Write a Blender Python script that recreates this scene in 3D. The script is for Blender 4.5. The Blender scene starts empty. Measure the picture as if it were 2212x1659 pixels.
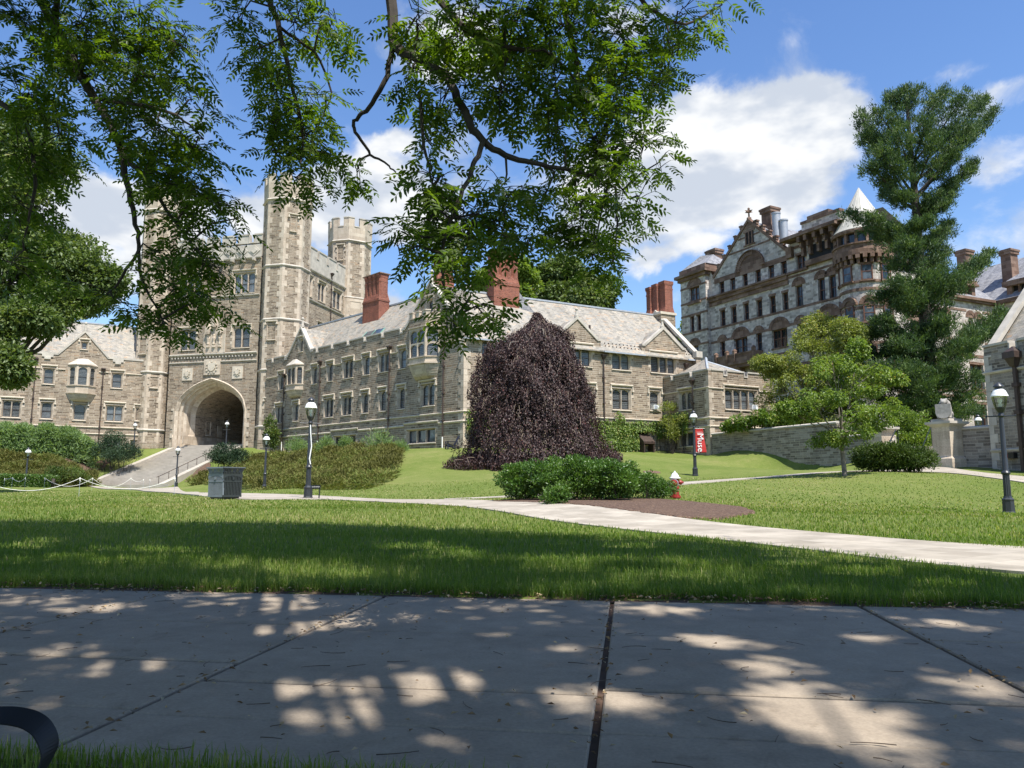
import bpy, math, random
import numpy as np
from math import sin, cos, tan, atan, radians, pi, sqrt
from mathutils import Matrix, Vector
random.seed(7)
rng = np.random.default_rng(11)
sc = bpy.context.scene
COL = sc.collection

# ------------------------------------------------------------------ camera
FPX, CXP, CYP = 1660.0, 1106.0, 829.5          # photo measured on a 2212 px wide copy
EYE = 0.9
PITCH = atan(220.5 / FPX)
cam_d = bpy.data.cameras.new('camera')
cam = bpy.data.objects.new('camera', cam_d)
COL.objects.link(cam)
cam.location = (0, 0, EYE)
cam.rotation_euler = (pi / 2 + PITCH, 0, 0)
cam_d.sensor_width = 36
cam_d.lens = 36 * FPX / 2212
cam_d.clip_start = 0.05
cam_d.clip_end = 3000
sc.camera = cam

# ------------------------------------------------------------------ light
SUN_AZ = radians(303)                           # counter-clockwise from +X
SUN_EL = radians(62)
sun_dir = Vector((cos(SUN_AZ) * cos(SUN_EL), sin(SUN_AZ) * cos(SUN_EL), sin(SUN_EL)))
sun_d = bpy.data.lights.new('sun', 'SUN')
sun_d.energy = 4.9
sun_d.angle = radians(0.53)
sun_d.color = (1.0, 0.955, 0.88)
sun = bpy.data.objects.new('sun', sun_d)
COL.objects.link(sun)
sun.rotation_euler = sun_dir.to_track_quat('Z', 'Y').to_euler()
sun.location = (10, -15, 40)
sc.view_settings.view_transform = 'Standard'
sc.view_settings.look = 'None'
sc.view_settings.gamma = 1
sc.view_settings.exposure = 0.72

world = bpy.data.worlds.new('World')
sc.world = world
world.use_nodes = True


def ray(px, py):
    a = (px - CXP) / FPX
    b = (CYP - py) / FPX
    v = np.array([a, cos(PITCH) - b * sin(PITCH), sin(PITCH) + b * cos(PITCH)])
    return v / v[1]


def at(px, py, d):
    """world point at forward distance d that the photograph shows at px,py"""
    v = ray(px, py) * d
    return np.array([v[0], v[1], v[2] + EYE])


def build_world():
    nt = world.node_tree
    N, Lk = nt.nodes, nt.links
    N.clear()
    out = N.new('ShaderNodeOutputWorld')
    sky = N.new('ShaderNodeTexSky')
    sky.sky_type = 'NISHITA'
    sky.sun_disc = False
    sky.sun_elevation = SUN_EL
    sky.sun_rotation = pi / 2 - SUN_AZ
    sky.altitude = 50
    sky.air_density = 1.15
    sky.dust_density = 0.35
    sky.ozone_density = 3.0
    bg = N.new('ShaderNodeBackground')
    bg.inputs['Strength'].default_value = 0.125
    hs = N.new('ShaderNodeHueSaturation'); hs.inputs['Hue'].default_value = .508; hs.inputs['Saturation'].default_value = 1.16; hs.inputs['Value'].default_value = 1.0
    Lk.new(sky.outputs[0], hs.inputs['Color']); Lk.new(hs.outputs[0], bg.inputs[0])
    tc = N.new('ShaderNodeTexCoord')
    # clouds live on the direction sphere: soft lobes broken up by noise
    warp = N.new('ShaderNodeTexNoise')
    warp.inputs['Scale'].default_value = 9.0
    warp.inputs['Detail'].default_value = 7
    warp.inputs['Roughness'].default_value = 0.6
    Lk.new(tc.outputs['Generated'], warp.inputs['Vector'])
    sub = N.new('ShaderNodeVectorMath'); sub.operation = 'SUBTRACT'
    sub.inputs[1].default_value = (0.5, 0.5, 0.5)
    Lk.new(warp.outputs['Color'], sub.inputs[0])
    sca = N.new('ShaderNodeVectorMath'); sca.operation = 'MULTIPLY_ADD'
    sca.inputs[1].default_value = (0.09, 0.09, 0.09)
    Lk.new(sub.outputs[0], sca.inputs[0])
    Lk.new(tc.outputs['Generated'], sca.inputs[2])
    # px, py, half width, half height, weight
    lobes = [(1560, 300, 170, 95, 1.0), (1720, 280, 140, 90, 1.0), (1640, 420, 150, 75, 1.0), (1450, 400, 140, 120, 1.0),
             (1330, 450, 120, 110, .9), (1800, 300, 90, 70, .8), (1500, 540, 90, 32, .6), (1420, 570, 70, 28, .55),
             (230, 450, 150, 75, 1.0), (130, 480, 130, 90, 1.0), (330, 500, 110, 110, .9), (150, 580, 150, 80, .85),
             (760, 420, 120, 70, .85), (690, 450, 80, 90, .8), (880, 470, 110, 70, .8), (840, 340, 70, 40, .6),
             (800, 660, 110, 45, .8), (560, 480, 80, 60, .6), (2150, 230, 190, 55, .42), (2180, 330, 120, 60, .4),
             (1990, 170, 170, 40, .33), (1350, 30, 130, 60, .5), (1700, 490, 90, 36, .5), (1000, 100, 120, 80, .6),
             (1080, 640, 260, 45, .5), (-300, 400, 260, 160, .9), (2500, 500, 260, 120, .8)]
    acc = None
    for (px, py, hw, hh, w) in lobes:
        c = Vector(ray(px, py)).normalized()
        k = c.y
        s = N.new('ShaderNodeVectorMath'); s.operation = 'SUBTRACT'
        s.inputs[1].default_value = c
        Lk.new(sca.outputs[0], s.inputs[0])
        m = N.new('ShaderNodeVectorMath'); m.operation = 'MULTIPLY'
        sx = 1 / (hw / FPX * k * 1.25); sz = 1 / (hh / FPX * k * 1.25)
        m.inputs[1].default_value = (sx, sx * .8, sz)
        Lk.new(s.outputs[0], m.inputs[0])
        ln = N.new('ShaderNodeVectorMath'); ln.operation = 'LENGTH'
        Lk.new(m.outputs[0], ln.inputs[0])
        mr = N.new('ShaderNodeMapRange')
        mr.inputs['From Min'].default_value = 1.25
        mr.inputs['From Max'].default_value = 0.25
        mr.inputs['To Max'].default_value = w
        Lk.new(ln.outputs['Value'], mr.inputs['Value'])
        if acc is None:
            acc = mr.outputs[0]
        else:
            mx = N.new('ShaderNodeMath'); mx.operation = 'SMOOTH_MAX'
            mx.inputs[2].default_value = 0.25
            Lk.new(acc, mx.inputs[0]); Lk.new(mr.outputs[0], mx.inputs[1])
            acc = mx.outputs[0]
    n2 = N.new('ShaderNodeTexNoise')
    n2.inputs['Scale'].default_value = 7.0
    n2.inputs['Detail'].default_value = 9
    n2.inputs['Roughness'].default_value = 0.58
    n2.inputs['Distortion'].default_value = 0.3
    mp = N.new('ShaderNodeMapping')
    mp.inputs['Scale'].default_value = (1, 1, 1.5)
    Lk.new(tc.outputs['Generated'], mp.inputs['Vector'])
    Lk.new(mp.outputs[0], n2.inputs['Vector'])
    ad = N.new('ShaderNodeMath'); ad.operation = 'MULTIPLY_ADD'
    ad.inputs[1].default_value = 1.15
    Lk.new(n2.outputs['Fac'], ad.inputs[0]); Lk.new(acc, ad.inputs[2])
    dens = N.new('ShaderNodeMapRange'); dens.interpolation_type = 'SMOOTHSTEP'
    dens.inputs['From Min'].default_value = 0.80
    dens.inputs['From Max'].default_value = 1.12
    Lk.new(ad.outputs[0], dens.inputs['Value'])
    # grey bellies: smooth low-frequency noise against density
    n3 = N.new('ShaderNodeTexNoise')
    n3.inputs['Scale'].default_value = 11
    n3.inputs['Detail'].default_value = 4
    mp3 = N.new('ShaderNodeMapping')
    mp3.inputs['Location'].default_value = (3.1, 1.2, 0.4)
    mp3.inputs['Scale'].default_value = (1, 1, 2.0)
    Lk.new(tc.outputs['Generated'], mp3.inputs['Vector'])
    Lk.new(mp3.outputs[0], n3.inputs['Vector'])
    shade = N.new('ShaderNodeMapRange'); shade.interpolation_type = 'SMOOTHSTEP'
    shade.inputs['From Min'].default_value = 0.40
    shade.inputs['From Max'].default_value = 0.62
    Lk.new(n3.outputs['Fac'], shade.inputs['Value'])
    cm = N.new('ShaderNodeMix'); cm.data_type = 'RGBA'
    cm.inputs['A'].default_value = (0.44, 0.485, 0.56, 1)
    cm.inputs['B'].default_value = (0.70, 0.71, 0.72, 1)
    Lk.new(shade.outputs[0], cm.inputs['Factor'])
    bgc = N.new('ShaderNodeBackground')
    bgc.inputs['Strength'].default_value = 0.88
    Lk.new(cm.outputs['Result'], bgc.inputs[0])
    mix = N.new('ShaderNodeMixShader')
    Lk.new(dens.outputs[0], mix.inputs[0])
    Lk.new(bg.outputs[0], mix.inputs[1])
    Lk.new(bgc.outputs[0], mix.inputs[2])
    Lk.new(mix.outputs[0], out.inputs[0])


build_world()

# ------------------------------------------------------------------ scene helpers


def tag(o, label=None, cat=None, group=None, kind=None):
    if label: o['label'] = label
    if cat: o['category'] = cat
    if group: o['group'] = group
    if kind: o['kind'] = kind
    return o


def thing(name, label, cat, loc=(0, 0, 0), rz=0.0, group=None):
    o = bpy.data.objects.new(name, None)
    o.empty_display_size = 0.3
    COL.objects.link(o)
    o.location = loc
    o.rotation_euler = (0, 0, rz)
    return tag(o, label, cat, group)


def link(name, me, parent=None, loc=(0, 0, 0), rz=0.0):
    o = bpy.data.objects.new(name, me)
    COL.objects.link(o)
    o.location = loc
    o.rotation_euler = (0, 0, rz)
    if parent is not None:
        o.parent = parent
    return o


def copy_tree(o, parent=None):
    c = o.copy()
    COL.objects.link(c)
    c.parent = parent
    for ch in list(o.children):
        copy_tree(ch, c)
    return c


class Frame:
    """a wall's frame: x runs to the right along the wall, y into the building"""
    def __init__(s, o, deg):
        s.o = np.array([o[0], o[1], 0.0]); s.a = radians(deg); s.deg = deg
        c, n = cos(s.a), sin(s.a)
        s.M = np.array([[c, -n, 0, s.o[0]], [n, c, 0, s.o[1]], [0, 0, 1, 0], [0, 0, 0, 1.0]])

    def p(s, x, y=0, z=0):
        return (s.M @ np.array([x, y, z, 1.0]))[:3]


I4 = np.eye(4)


class MB:
    def __init__(s, M=None):
        s.v = []; s.f = []; s.m = []; s.M = I4 if M is None else M

    def add(s, vs, fs, m=0):
        b = len(s.v)
        a = np.array(vs, float)
        a = a @ s.M[:3, :3].T + s.M[:3, 3]
        s.v.extend(map(tuple, a))
        for f in fs:
            s.f.append([b + i for i in f]); s.m.append(m)

    def poly(s, pts, m=0):
        s.add(pts, [list(range(len(pts)))], m)

    def box(s, x0, x1, y0, y1, z0, z1, m=0):
        s.add([(x0, y0, z0), (x1, y0, z0), (x1, y1, z0), (x0, y1, z0), (x0, y0, z1), (x1, y0, z1), (x1, y1, z1), (x0, y1, z1)],
              [(0, 3, 2, 1), (4, 5, 6, 7), (0, 1, 5, 4), (1, 2, 6, 5), (2, 3, 7, 6), (3, 0, 4, 7)], m)

    def prism(s, pts, z0, z1, m=0, pts2=None, caps=True):
        n = len(pts); p2 = pts2 or pts
        vs = [(x, y, z0) for x, y in pts] + [(x, y, z1) for x, y in p2]
        fs = [(i, (i + 1) % n, n + (i + 1) % n, n + i) for i in range(n)]
        if caps: fs += [list(range(n))[::-1], list(range(n, 2 * n))]
        s.add(vs, fs, m)

    def extrude_y(s, pts, y0, y1, m=0):
        """polygon of (x,z), counter-clockwise seen from the front, pushed from y0 back to y1"""
        n = len(pts)
        vs = [(x, y0, z) for x, z in pts] + [(x, y1, z) for x, z in pts]
        fs = [list(range(n)), list(range(n, 2 * n))[::-1]] + [(i, n + i, n + (i + 1) % n, (i + 1) % n) for i in range(n)]
        s.add(vs, fs, m)

    def tube(s, p, q, r0, r1=None, n=8, m=0, cap=True):
        r1 = r0 if r1 is None else r1
        p = np.array(p, float); q = np.array(q, float); d = q - p
        L = np.linalg.norm(d)
        if L < 1e-6: return
        d /= L
        a = np.cross(d, (0, 0, 1.0))
        if np.linalg.norm(a) < .05: a = np.cross(d, (1.0, 0, 0))
        a /= np.linalg.norm(a); b = np.cross(d, a)
        t = np.arange(n) * 2 * pi / n
        ring = np.outer(np.cos(t), a) + np.outer(np.sin(t), b)
        vs = np.vstack([p + ring * r0, q + ring * r1])
        fs = [(i, (i + 1) % n, n + (i + 1) % n, n + i) for i in range(n)]
        if cap: fs += [list(range(n))[::-1], list(range(n, 2 * n))]
        s.add(vs, fs, m)

    def path(s, pts, r0, r1, n=6, m=0):
        P = np.array(pts, float); k = len(P)
        prev = None; rings = []
        for i in range(k):
            d = P[min(i + 1, k - 1)] - P[max(i - 1, 0)]
            d = d / (np.linalg.norm(d) + 1e-9)
            a = np.cross(d, (0.31, 0.2, 1.0)) if prev is None else prev - d * np.dot(prev, d)
            a /= (np.linalg.norm(a) + 1e-9); prev = a
            b = np.cross(d, a)
            t = np.arange(n) * 2 * pi / n
            r = r0 + (r1 - r0) * i / max(1, k - 1)
            rings.append(P[i] + (np.outer(np.cos(t), a) + np.outer(np.sin(t), b)) * r)
        fs = []
        for i in range(k - 1):
            for j in range(n):
                fs.append((i * n + j, i * n + (j + 1) % n, (i + 1) * n + (j + 1) % n, (i + 1) * n + j))
        fs.append(list(range(n))[::-1]); fs.append([(k - 1) * n + j for j in range(n)])
        s.add(np.vstack(rings), fs, m)

    def lathe(s, prof, n=16, m=0, c=(0, 0), ph=0.0):
        k = len(prof); vs = []
        for r, z in prof:
            for j in range(n):
                t = 2 * pi * j / n + ph
                vs.append((c[0] + r * cos(t), c[1] + r * sin(t), z))
        fs = []
        for i in range(k - 1):
            for j in range(n):
                fs.append((i * n + j, i * n + (j + 1) % n, (i + 1) * n + (j + 1) % n, (i + 1) * n + j))
        if prof[0][0] > 1e-4: fs.append(list(range(n))[::-1])
        if prof[-1][0] > 1e-4: fs.append([(k - 1) * n + j for j in range(n)])
        s.add(vs, fs, m)

    def mesh(s, name, mats, base=(0, 0, 0), smooth=False):
        V = np.array(s.v, float) - np.array(base, float) if s.v else np.zeros((0, 3))
        me = bpy.data.meshes.new(name)
        me.from_pydata(V.tolist(), [], s.f)
        if not isinstance(mats, (list, tuple)): mats = [mats]
        for mt in mats: me.materials.append(mt)
        if len(mats) > 1: me.polygons.foreach_set('material_index', s.m)
        uv = me.uv_layers.new(name='UVMap').data
        out = np.zeros((len(me.loops), 2), np.float32)
        li = 0
        W = np.array(s.v, float)
        for f in s.f:
            p = W[f]
            nx = np.zeros(3)
            for i in range(len(f)):
                a, b = p[i], p[(i + 1) % len(f)]
                nx += np.cross(a, b)
            L = np.linalg.norm(nx)
            nx = nx / L if L > 1e-12 else np.array([0, 0, 1.0])
            if abs(nx[2]) > .96:
                out[li:li + len(f)] = p[:, :2]
            else:
                t = np.array([-nx[1], nx[0], 0]); t /= np.linalg.norm(t)
                b = np.cross(nx, t)
                out[li:li + len(f), 0] = p @ t; out[li:li + len(f), 1] = p @ b
            li += len(f)
        uv.foreach_set('uv', out.ravel())
        if smooth:
            me.polygons.foreach_set('use_smooth', [True] * len(me.polygons))
            try: me.set_sharp_from_angle(angle=radians(42))
            except Exception: pass
        me.update()
        return me

    def build(s, name, mats, parent=None, smooth=False):
        base = (0, 0, 0) if parent is None else root_loc(parent)
        return link(name, s.mesh(name, mats, base, smooth), parent)


def root_loc(o):
    p = np.zeros(3)
    while o is not None:
        p = p + np.array(o.location); o = o.parent
    return p


def facing(m_out, w):
    pass


# ------------------------------------------------------------------ materials
def newmat(name):
    m = bpy.data.materials.new(name)
    m.use_nodes = True
    nt = m.node_tree
    return m, nt.nodes, nt.links, nt.nodes['Principled BSDF']


def ramp(N, cols, inter='LINEAR'):
    r = N.new('ShaderNodeValToRGB')
    e = r.color_ramp.elements
    r.color_ramp.interpolation = inter
    while len(e) > 1: e.remove(e[-1])
    e[0].position = cols[0][0]; e[0].color = (*cols[0][1], 1)
    for p, c in cols[1:]:
        x = e.new(p); x.color = (*c, 1)
    return r


def noise(N, Lk, src, scale, detail=4, rough=.55, dist=0.0):
    n = N.new('ShaderNodeTexNoise')
    n.inputs['Scale'].default_value = scale
    n.inputs['Detail'].default_value = detail
    n.inputs['Roughness'].default_value = rough
    n.inputs['Distortion'].default_value = dist
    if src is not None: Lk.new(src, n.inputs['Vector'])
    return n


def mixc(N, Lk, fac, a, b, mode='MIX'):
    m = N.new('ShaderNodeMix'); m.data_type = 'RGBA'; m.blend_type = mode
    for key, v in (('Factor', fac), ('A', a), ('B', b)):
        if isinstance(v, (int, float)): m.inputs[key].default_value = v
        elif isinstance(v, tuple): m.inputs[key].default_value = (*v, 1)
        else: Lk.new(v, m.inputs[key])
    return m.outputs['Result']


def bump(N, Lk, bs, h, strength=.4, dist=.02):
    b = N.new('ShaderNodeBump')
    b.inputs['Strength'].default_value = strength
    b.inputs['Distance'].default_value = dist
    Lk.new(h, b.inputs['Height']); Lk.new(b.outputs[0], bs.inputs['Normal'])


def plain(name, col, rough=.6, var=.15, scale=6, metal=0.0, spec=.5, bmp=0.0):
    m, N, Lk, bs = newmat(name)
    tc = N.new('ShaderNodeTexCoord')
    n = noise(N, Lk, tc.outputs['Object'], scale, 5)
    lo = tuple(c * (1 - var) for c in col); hi = tuple(min(1, c * (1 + var)) for c in col)
    r = ramp(N, [(.3, lo), (.7, hi)])
    Lk.new(n.outputs['Fac'], r.inputs[0]); Lk.new(r.outputs[0], bs.inputs['Base Color'])
    bs.inputs['Roughness'].default_value = rough
    bs.inputs['Metallic'].default_value = metal
    bs.inputs['Specular IOR Level'].default_value = spec
    if bmp: bump(N, Lk, bs, n.outputs['Fac'], bmp, .01)
    return m


def masonry(name, cols, mortar, bw, bh, ms, wob_u=.25, wob_v=.05, stain=(.55, .5), rough=.9, squash=1.0, blen=(.5, 2), tex_bump=.6):
    """coursed stone or brick on metre UVs; courses and lengths made uneven by noise"""
    m, N, Lk, bs = newmat(name)
    uv = N.new('ShaderNodeUVMap')
    sep = N.new('ShaderNodeSeparateXYZ'); Lk.new(uv.outputs[0], sep.inputs[0])
    # uneven course heights: noise of height with a slow drift along the wall
    cv = N.new('ShaderNodeCombineXYZ')
    sl = N.new('ShaderNodeMath'); sl.operation = 'MULTIPLY'; sl.inputs[1].default_value = .35
    Lk.new(sep.outputs[0], sl.inputs[0]); Lk.new(sl.outputs[0], cv.inputs[0])
    sv = N.new('ShaderNodeMath'); sv.operation = 'MULTIPLY'; sv.inputs[1].default_value = .55 / bh
    Lk.new(sep.outputs[1], sv.inputs[0]); Lk.new(sv.outputs[0], cv.inputs[1])
    nv = noise(N, Lk, cv.outputs[0], 1.0, 2, .5)
    v2 = N.new('ShaderNodeMath'); v2.operation = 'MULTIPLY_ADD'; v2.inputs[1].default_value = wob_v * 2
    Lk.new(nv.outputs['Fac'], v2.inputs[0]); Lk.new(sep.outputs[1], v2.inputs[2])
    cu = N.new('ShaderNodeCombineXYZ')
    su = N.new('ShaderNodeMath'); su.operation = 'MULTIPLY'; su.inputs[1].default_value = .6 / bw
    Lk.new(sep.outputs[0], su.inputs[0]); Lk.new(su.outputs[0], cu.inputs[0])
    fl = N.new('ShaderNodeMath'); fl.operation = 'DIVIDE'; fl.inputs[1].default_value = bh
    Lk.new(v2.outputs[0], fl.inputs[0])
    fl2 = N.new('ShaderNodeMath'); fl2.operation = 'FLOOR'; Lk.new(fl.outputs[0], fl2.inputs[0])
    fl3 = N.new('ShaderNodeMath'); fl3.operation = 'MULTIPLY'; fl3.inputs[1].default_value = 3.7
    Lk.new(fl2.outputs[0], fl3.inputs[0]); Lk.new(fl3.outputs[0], cu.inputs[1])
    nu = noise(N, Lk, cu.outputs[0], 1.0, 2, .5)
    u2 = N.new('ShaderNodeMath'); u2.operation = 'MULTIPLY_ADD'; u2.inputs[1].default_value = wob_u * 4
    Lk.new(nu.outputs['Fac'], u2.inputs[0]); Lk.new(sep.outputs[0], u2.inputs[2])
    cb = N.new('ShaderNodeCombineXYZ')
    Lk.new(u2.outputs[0], cb.inputs[0]); Lk.new(v2.outputs[0], cb.inputs[1])
    br = N.new('ShaderNodeTexBrick')
    br.inputs['Color1'].default_value = (0, 0, 0, 1); br.inputs['Color2'].default_value = (1, 1, 1, 1)
    br.inputs['Mortar'].default_value = (.5, .5, .5, 1)
    br.inputs['Scale'].default_value = 1
    br.inputs['Mortar Size'].default_value = ms
    br.inputs['Mortar Smooth'].default_value = .25
    br.inputs['Brick Width'].default_value = bw
    br.inputs['Row Height'].default_value = bh
    br.squash = squash; br.squash_frequency = 2
    Lk.new(cb.outputs[0], br.inputs['Vector'])
    r = ramp(N, cols)
    Lk.new(br.outputs['Color'], r.inputs[0])
    fine = noise(N, Lk, uv.outputs[0], 14, 5, .65)
    fr = ramp(N, [(.3, (.72, .72, .72)), (.7, (1.18, 1.18, 1.18))])
    Lk.new(fine.outputs['Fac'], fr.inputs[0])
    col = mixc(N, Lk, 1.0, r.outputs[0], fr.outputs[0], 'MULTIPLY')
    col = mixc(N, Lk, br.outputs['Fac'], col, mortar)
    big = noise(N, Lk, uv.outputs[0], .33, 5, .6)
    mps = N.new('ShaderNodeMapping'); mps.inputs['Scale'].default_value = (1.5, .13, 1); Lk.new(uv.outputs[0], mps.inputs[0])
    sk = noise(N, Lk, mps.outputs[0], 1.0, 5, .65); skr = ramp(N, [(.34, (.66, .65, .63)), (.5, (1, 1, 1)), (.75, (1.06, 1.05, 1.03))]); Lk.new(sk.outputs['Fac'], skr.inputs[0])
    col = mixc(N, Lk, .7, col, mixc(N, Lk, 1.0, col, skr.outputs[0], 'MULTIPLY'))
    brp = ramp(N, [(.32, (stain[0] + .2,) * 3), (.5, (.97, .97, .97)), (.72, (1.1, 1.09, 1.06))])
    Lk.new(big.outputs['Fac'], brp.inputs[0])
    col = mixc(N, Lk, stain[1], col, mixc(N, Lk, 1.0, col, brp.outputs[0], 'MULTIPLY'))
    Lk.new(col, bs.inputs['Base Color'])
    bs.inputs['Roughness'].default_value = rough
    bs.inputs['Specular IOR Level'].default_value = .25
    inv = N.new('ShaderNodeMath'); inv.operation = 'SUBTRACT'; inv.inputs[0].default_value = 1.0
    Lk.new(br.outputs['Fac'], inv.inputs[1])
    hm = N.new('ShaderNodeMath'); hm.operation = 'MULTIPLY_ADD'; hm.inputs[1].default_value = .5
    Lk.new(fine.outputs['Fac'], hm.inputs[0]); Lk.new(inv.outputs[0], hm.inputs[2])
    bump(N, Lk, bs, hm.outputs[0], tex_bump, .03)
    return m


M = {}
M['rubble'] = masonry('coursed_rubble', [(0, (.14, .105, .074)), (.2, (.225, .172, .122)), (.45, (.32, .252, .182)), (.7, (.27, .22, .165)), (.88, (.39, .315, .232)), (1, (.33, .225, .145))],
                      (.49, .42, .335), .62, .18, .019, .3, .07)
M['greyrubble'] = masonry('grey_rubble', [(0, (.14, .12, .10)), (.3, (.23, .20, .17)), (.6, (.30, .265, .225)), (.85, (.37, .33, .285)), (1, (.27, .22, .165))],
                          (.40, .36, .30), .55, .17, .016, .3, .07)
M['granite'] = masonry('pale_granite', [(0, (.28, .25, .225)), (.3, (.43, .385, .35)), (.6, (.55, .495, .45)), (.85, (.68, .615, .56)), (1, (.47, .39, .34))],
                       (.48, .43, .39), .52, .30, .022, .35, .12)
M['brick'] = masonry('red_brick', [(0, (.17, .05, .033)), (.4, (.27, .078, .048)), (.75, (.33, .105, .065)), (1, (.22, .07, .05))],
                     (.33, .22, .17), .23, .078, .009, .0, .0, stain=(.5, .6))
M['slate'] = masonry('mottled_slate', [(0, (.22, .205, .175)), (.3, (.32, .295, .25)), (.55, (.37, .33, .27)), (.75, (.29, .28, .255)), (.9, (.41, .355, .28)), (1, (.36, .26, .18))],
                     (.15, .14, .125), .34, .21, .008, .0, .0, stain=(.6, .5), rough=.62, tex_bump=.35)
M['greyslate'] = masonry('grey_slate', [(0, (.20, .20, .215)), (.5, (.27, .27, .285)), (1, (.34, .335, .34))],
                         (.14, .14, .15), .34, .2, .008, .0, .0, rough=.55, tex_bump=.3)
M['brownstone'] = masonry('brownstone', [(0, (.14, .088, .064)), (.5, (.21, .132, .098)), (1, (.28, .19, .145))],
                          (.17, .12, .09), .9, .42, .008, .0, .0, stain=(.4, .8), tex_bump=.3)
M['ashlar'] = masonry('buff_ashlar', [(0, (.45, .37, .285)), (.5, (.55, .46, .36)), (1, (.61, .525, .42))],
                      (.42, .35, .28), 1.0, .45, .006, .0, .0, stain=(.5, .65), tex_bump=.2)
M['lime'] = plain('limestone', (.56, .49, .39), .85, .16, 1.6, bmp=.15)
M['greylime'] = plain('weathered_limestone', (.45, .41, .35), .85, .22, 1.3, bmp=.2)
M['statue'] = plain('statue_stone', (.30, .285, .26), .9, .28, 4, bmp=.3)
M['copper'] = plain('green_copper', (.20, .36, .30), .6, .3, 3)
M['lead'] = plain('lead_sheet', (.33, .36, .40), .5, .15, 3)
M['creamlead'] = plain('cream_roof_sheet', (.44, .42, .365), .5, .07, 1.0)
M['iron'] = plain('brown_iron', (.055, .035, .028), .5, .3, 4)
M['white'] = plain('white_paint', (.82, .82, .80), .4, .04, 3)
M['steel'] = plain('stainless_steel', (.42, .42, .42), .45, .08, 3, metal=.5)
M['sash'] = plain('dark_sash', (.055, .045, .04), .5, .2, 3)
M['brownsash'] = plain('brown_sash', (.13, .055, .032), .5, .2, 3)
M['dark'] = plain('painted_opening_shade', (.012, .012, .013), .8, .2, 3)  # near-black colour stands for the shade inside openings
M['black'] = plain('black_paint', (.012, .013, .015), .35, .3, 5)
M['concrete'] = plain('cheek_concrete', (.38, .345, .29), .9, .14, 1.4, bmp=.2)


def glass_mat(name, base, grid=True, gx=.11, gy=.16, line=(.30, .32, .33)):
    m, N, Lk, bs = newmat(name)
    tc = N.new('ShaderNodeTexCoord')
    oi = N.new('ShaderNodeObjectInfo')
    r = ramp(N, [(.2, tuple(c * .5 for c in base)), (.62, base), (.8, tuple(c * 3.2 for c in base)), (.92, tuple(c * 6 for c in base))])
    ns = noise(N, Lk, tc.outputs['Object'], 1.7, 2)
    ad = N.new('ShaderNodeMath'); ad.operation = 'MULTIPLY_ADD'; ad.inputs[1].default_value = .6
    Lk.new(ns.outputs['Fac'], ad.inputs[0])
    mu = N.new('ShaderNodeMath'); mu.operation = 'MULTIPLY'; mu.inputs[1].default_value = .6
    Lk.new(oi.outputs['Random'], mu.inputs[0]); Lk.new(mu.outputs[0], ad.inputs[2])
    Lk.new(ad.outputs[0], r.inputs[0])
    col = r.outputs[0]
    bs.inputs['Roughness'].default_value = .06
    bs.inputs['Specular IOR Level'].default_value = .6
    if grid:
        br = N.new('ShaderNodeTexBrick')
        br.offset = 0.0
        br.inputs['Scale'].default_value = 1
        br.inputs['Mortar Size'].default_value = .011
        br.inputs['Brick Width'].default_value = gx
        br.inputs['Row Height'].default_value = gy
        br.inputs['Mortar Smooth'].default_value = .1
        uv = N.new('ShaderNodeUVMap')
        Lk.new(uv.outputs[0], br.inputs['Vector'])
        col = mixc(N, Lk, br.outputs['Fac'], col, line)
        rr = N.new('ShaderNodeMath'); rr.operation = 'MULTIPLY_ADD'
        rr.inputs[1].default_value = .4; rr.inputs[2].default_value = .06
        Lk.new(br.outputs['Fac'], rr.inputs[0]); Lk.new(rr.outputs[0], bs.inputs['Roughness'])
        # each little pane sits at a slightly different tilt
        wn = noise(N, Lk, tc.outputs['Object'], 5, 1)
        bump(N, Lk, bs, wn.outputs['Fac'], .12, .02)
    Lk.new(col, bs.inputs['Base Color'])
    return m


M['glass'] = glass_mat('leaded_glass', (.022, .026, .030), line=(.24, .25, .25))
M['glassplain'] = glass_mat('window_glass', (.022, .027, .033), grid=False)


def leaf_mat(name, cols, rough=.5, trans=.3, spec=.35, tcol=None):
    m, N, Lk, bs = newmat(name)
    a = N.new('ShaderNodeAttribute'); a.attribute_name = 'tint'
    r = ramp(N, cols)
    Lk.new(a.outputs['Fac'], r.inputs[0])
    Lk.new(r.outputs[0], bs.inputs['Base Color'])
    bs.inputs['Roughness'].default_value = rough
    bs.inputs['Specular IOR Level'].default_value = spec
    if trans > 0:
        t = N.new('ShaderNodeBsdfTranslucent')
        c = mixc(N, Lk, 1.0, r.outputs[0], tcol or (1.5, 1.6, .7), 'MULTIPLY')
        Lk.new(c, t.inputs[0])
        mx = N.new('ShaderNodeMixShader'); mx.inputs[0].default_value = trans
        Lk.new(bs.outputs[0], mx.inputs[1]); Lk.new(t.outputs[0], mx.inputs[2])
        out = N['Material Output'] if 'Material Output' in N else [n for n in N if n.type == 'OUTPUT_MATERIAL'][0]
        Lk.new(mx.outputs[0], out.inputs[0])
    return m


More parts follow.
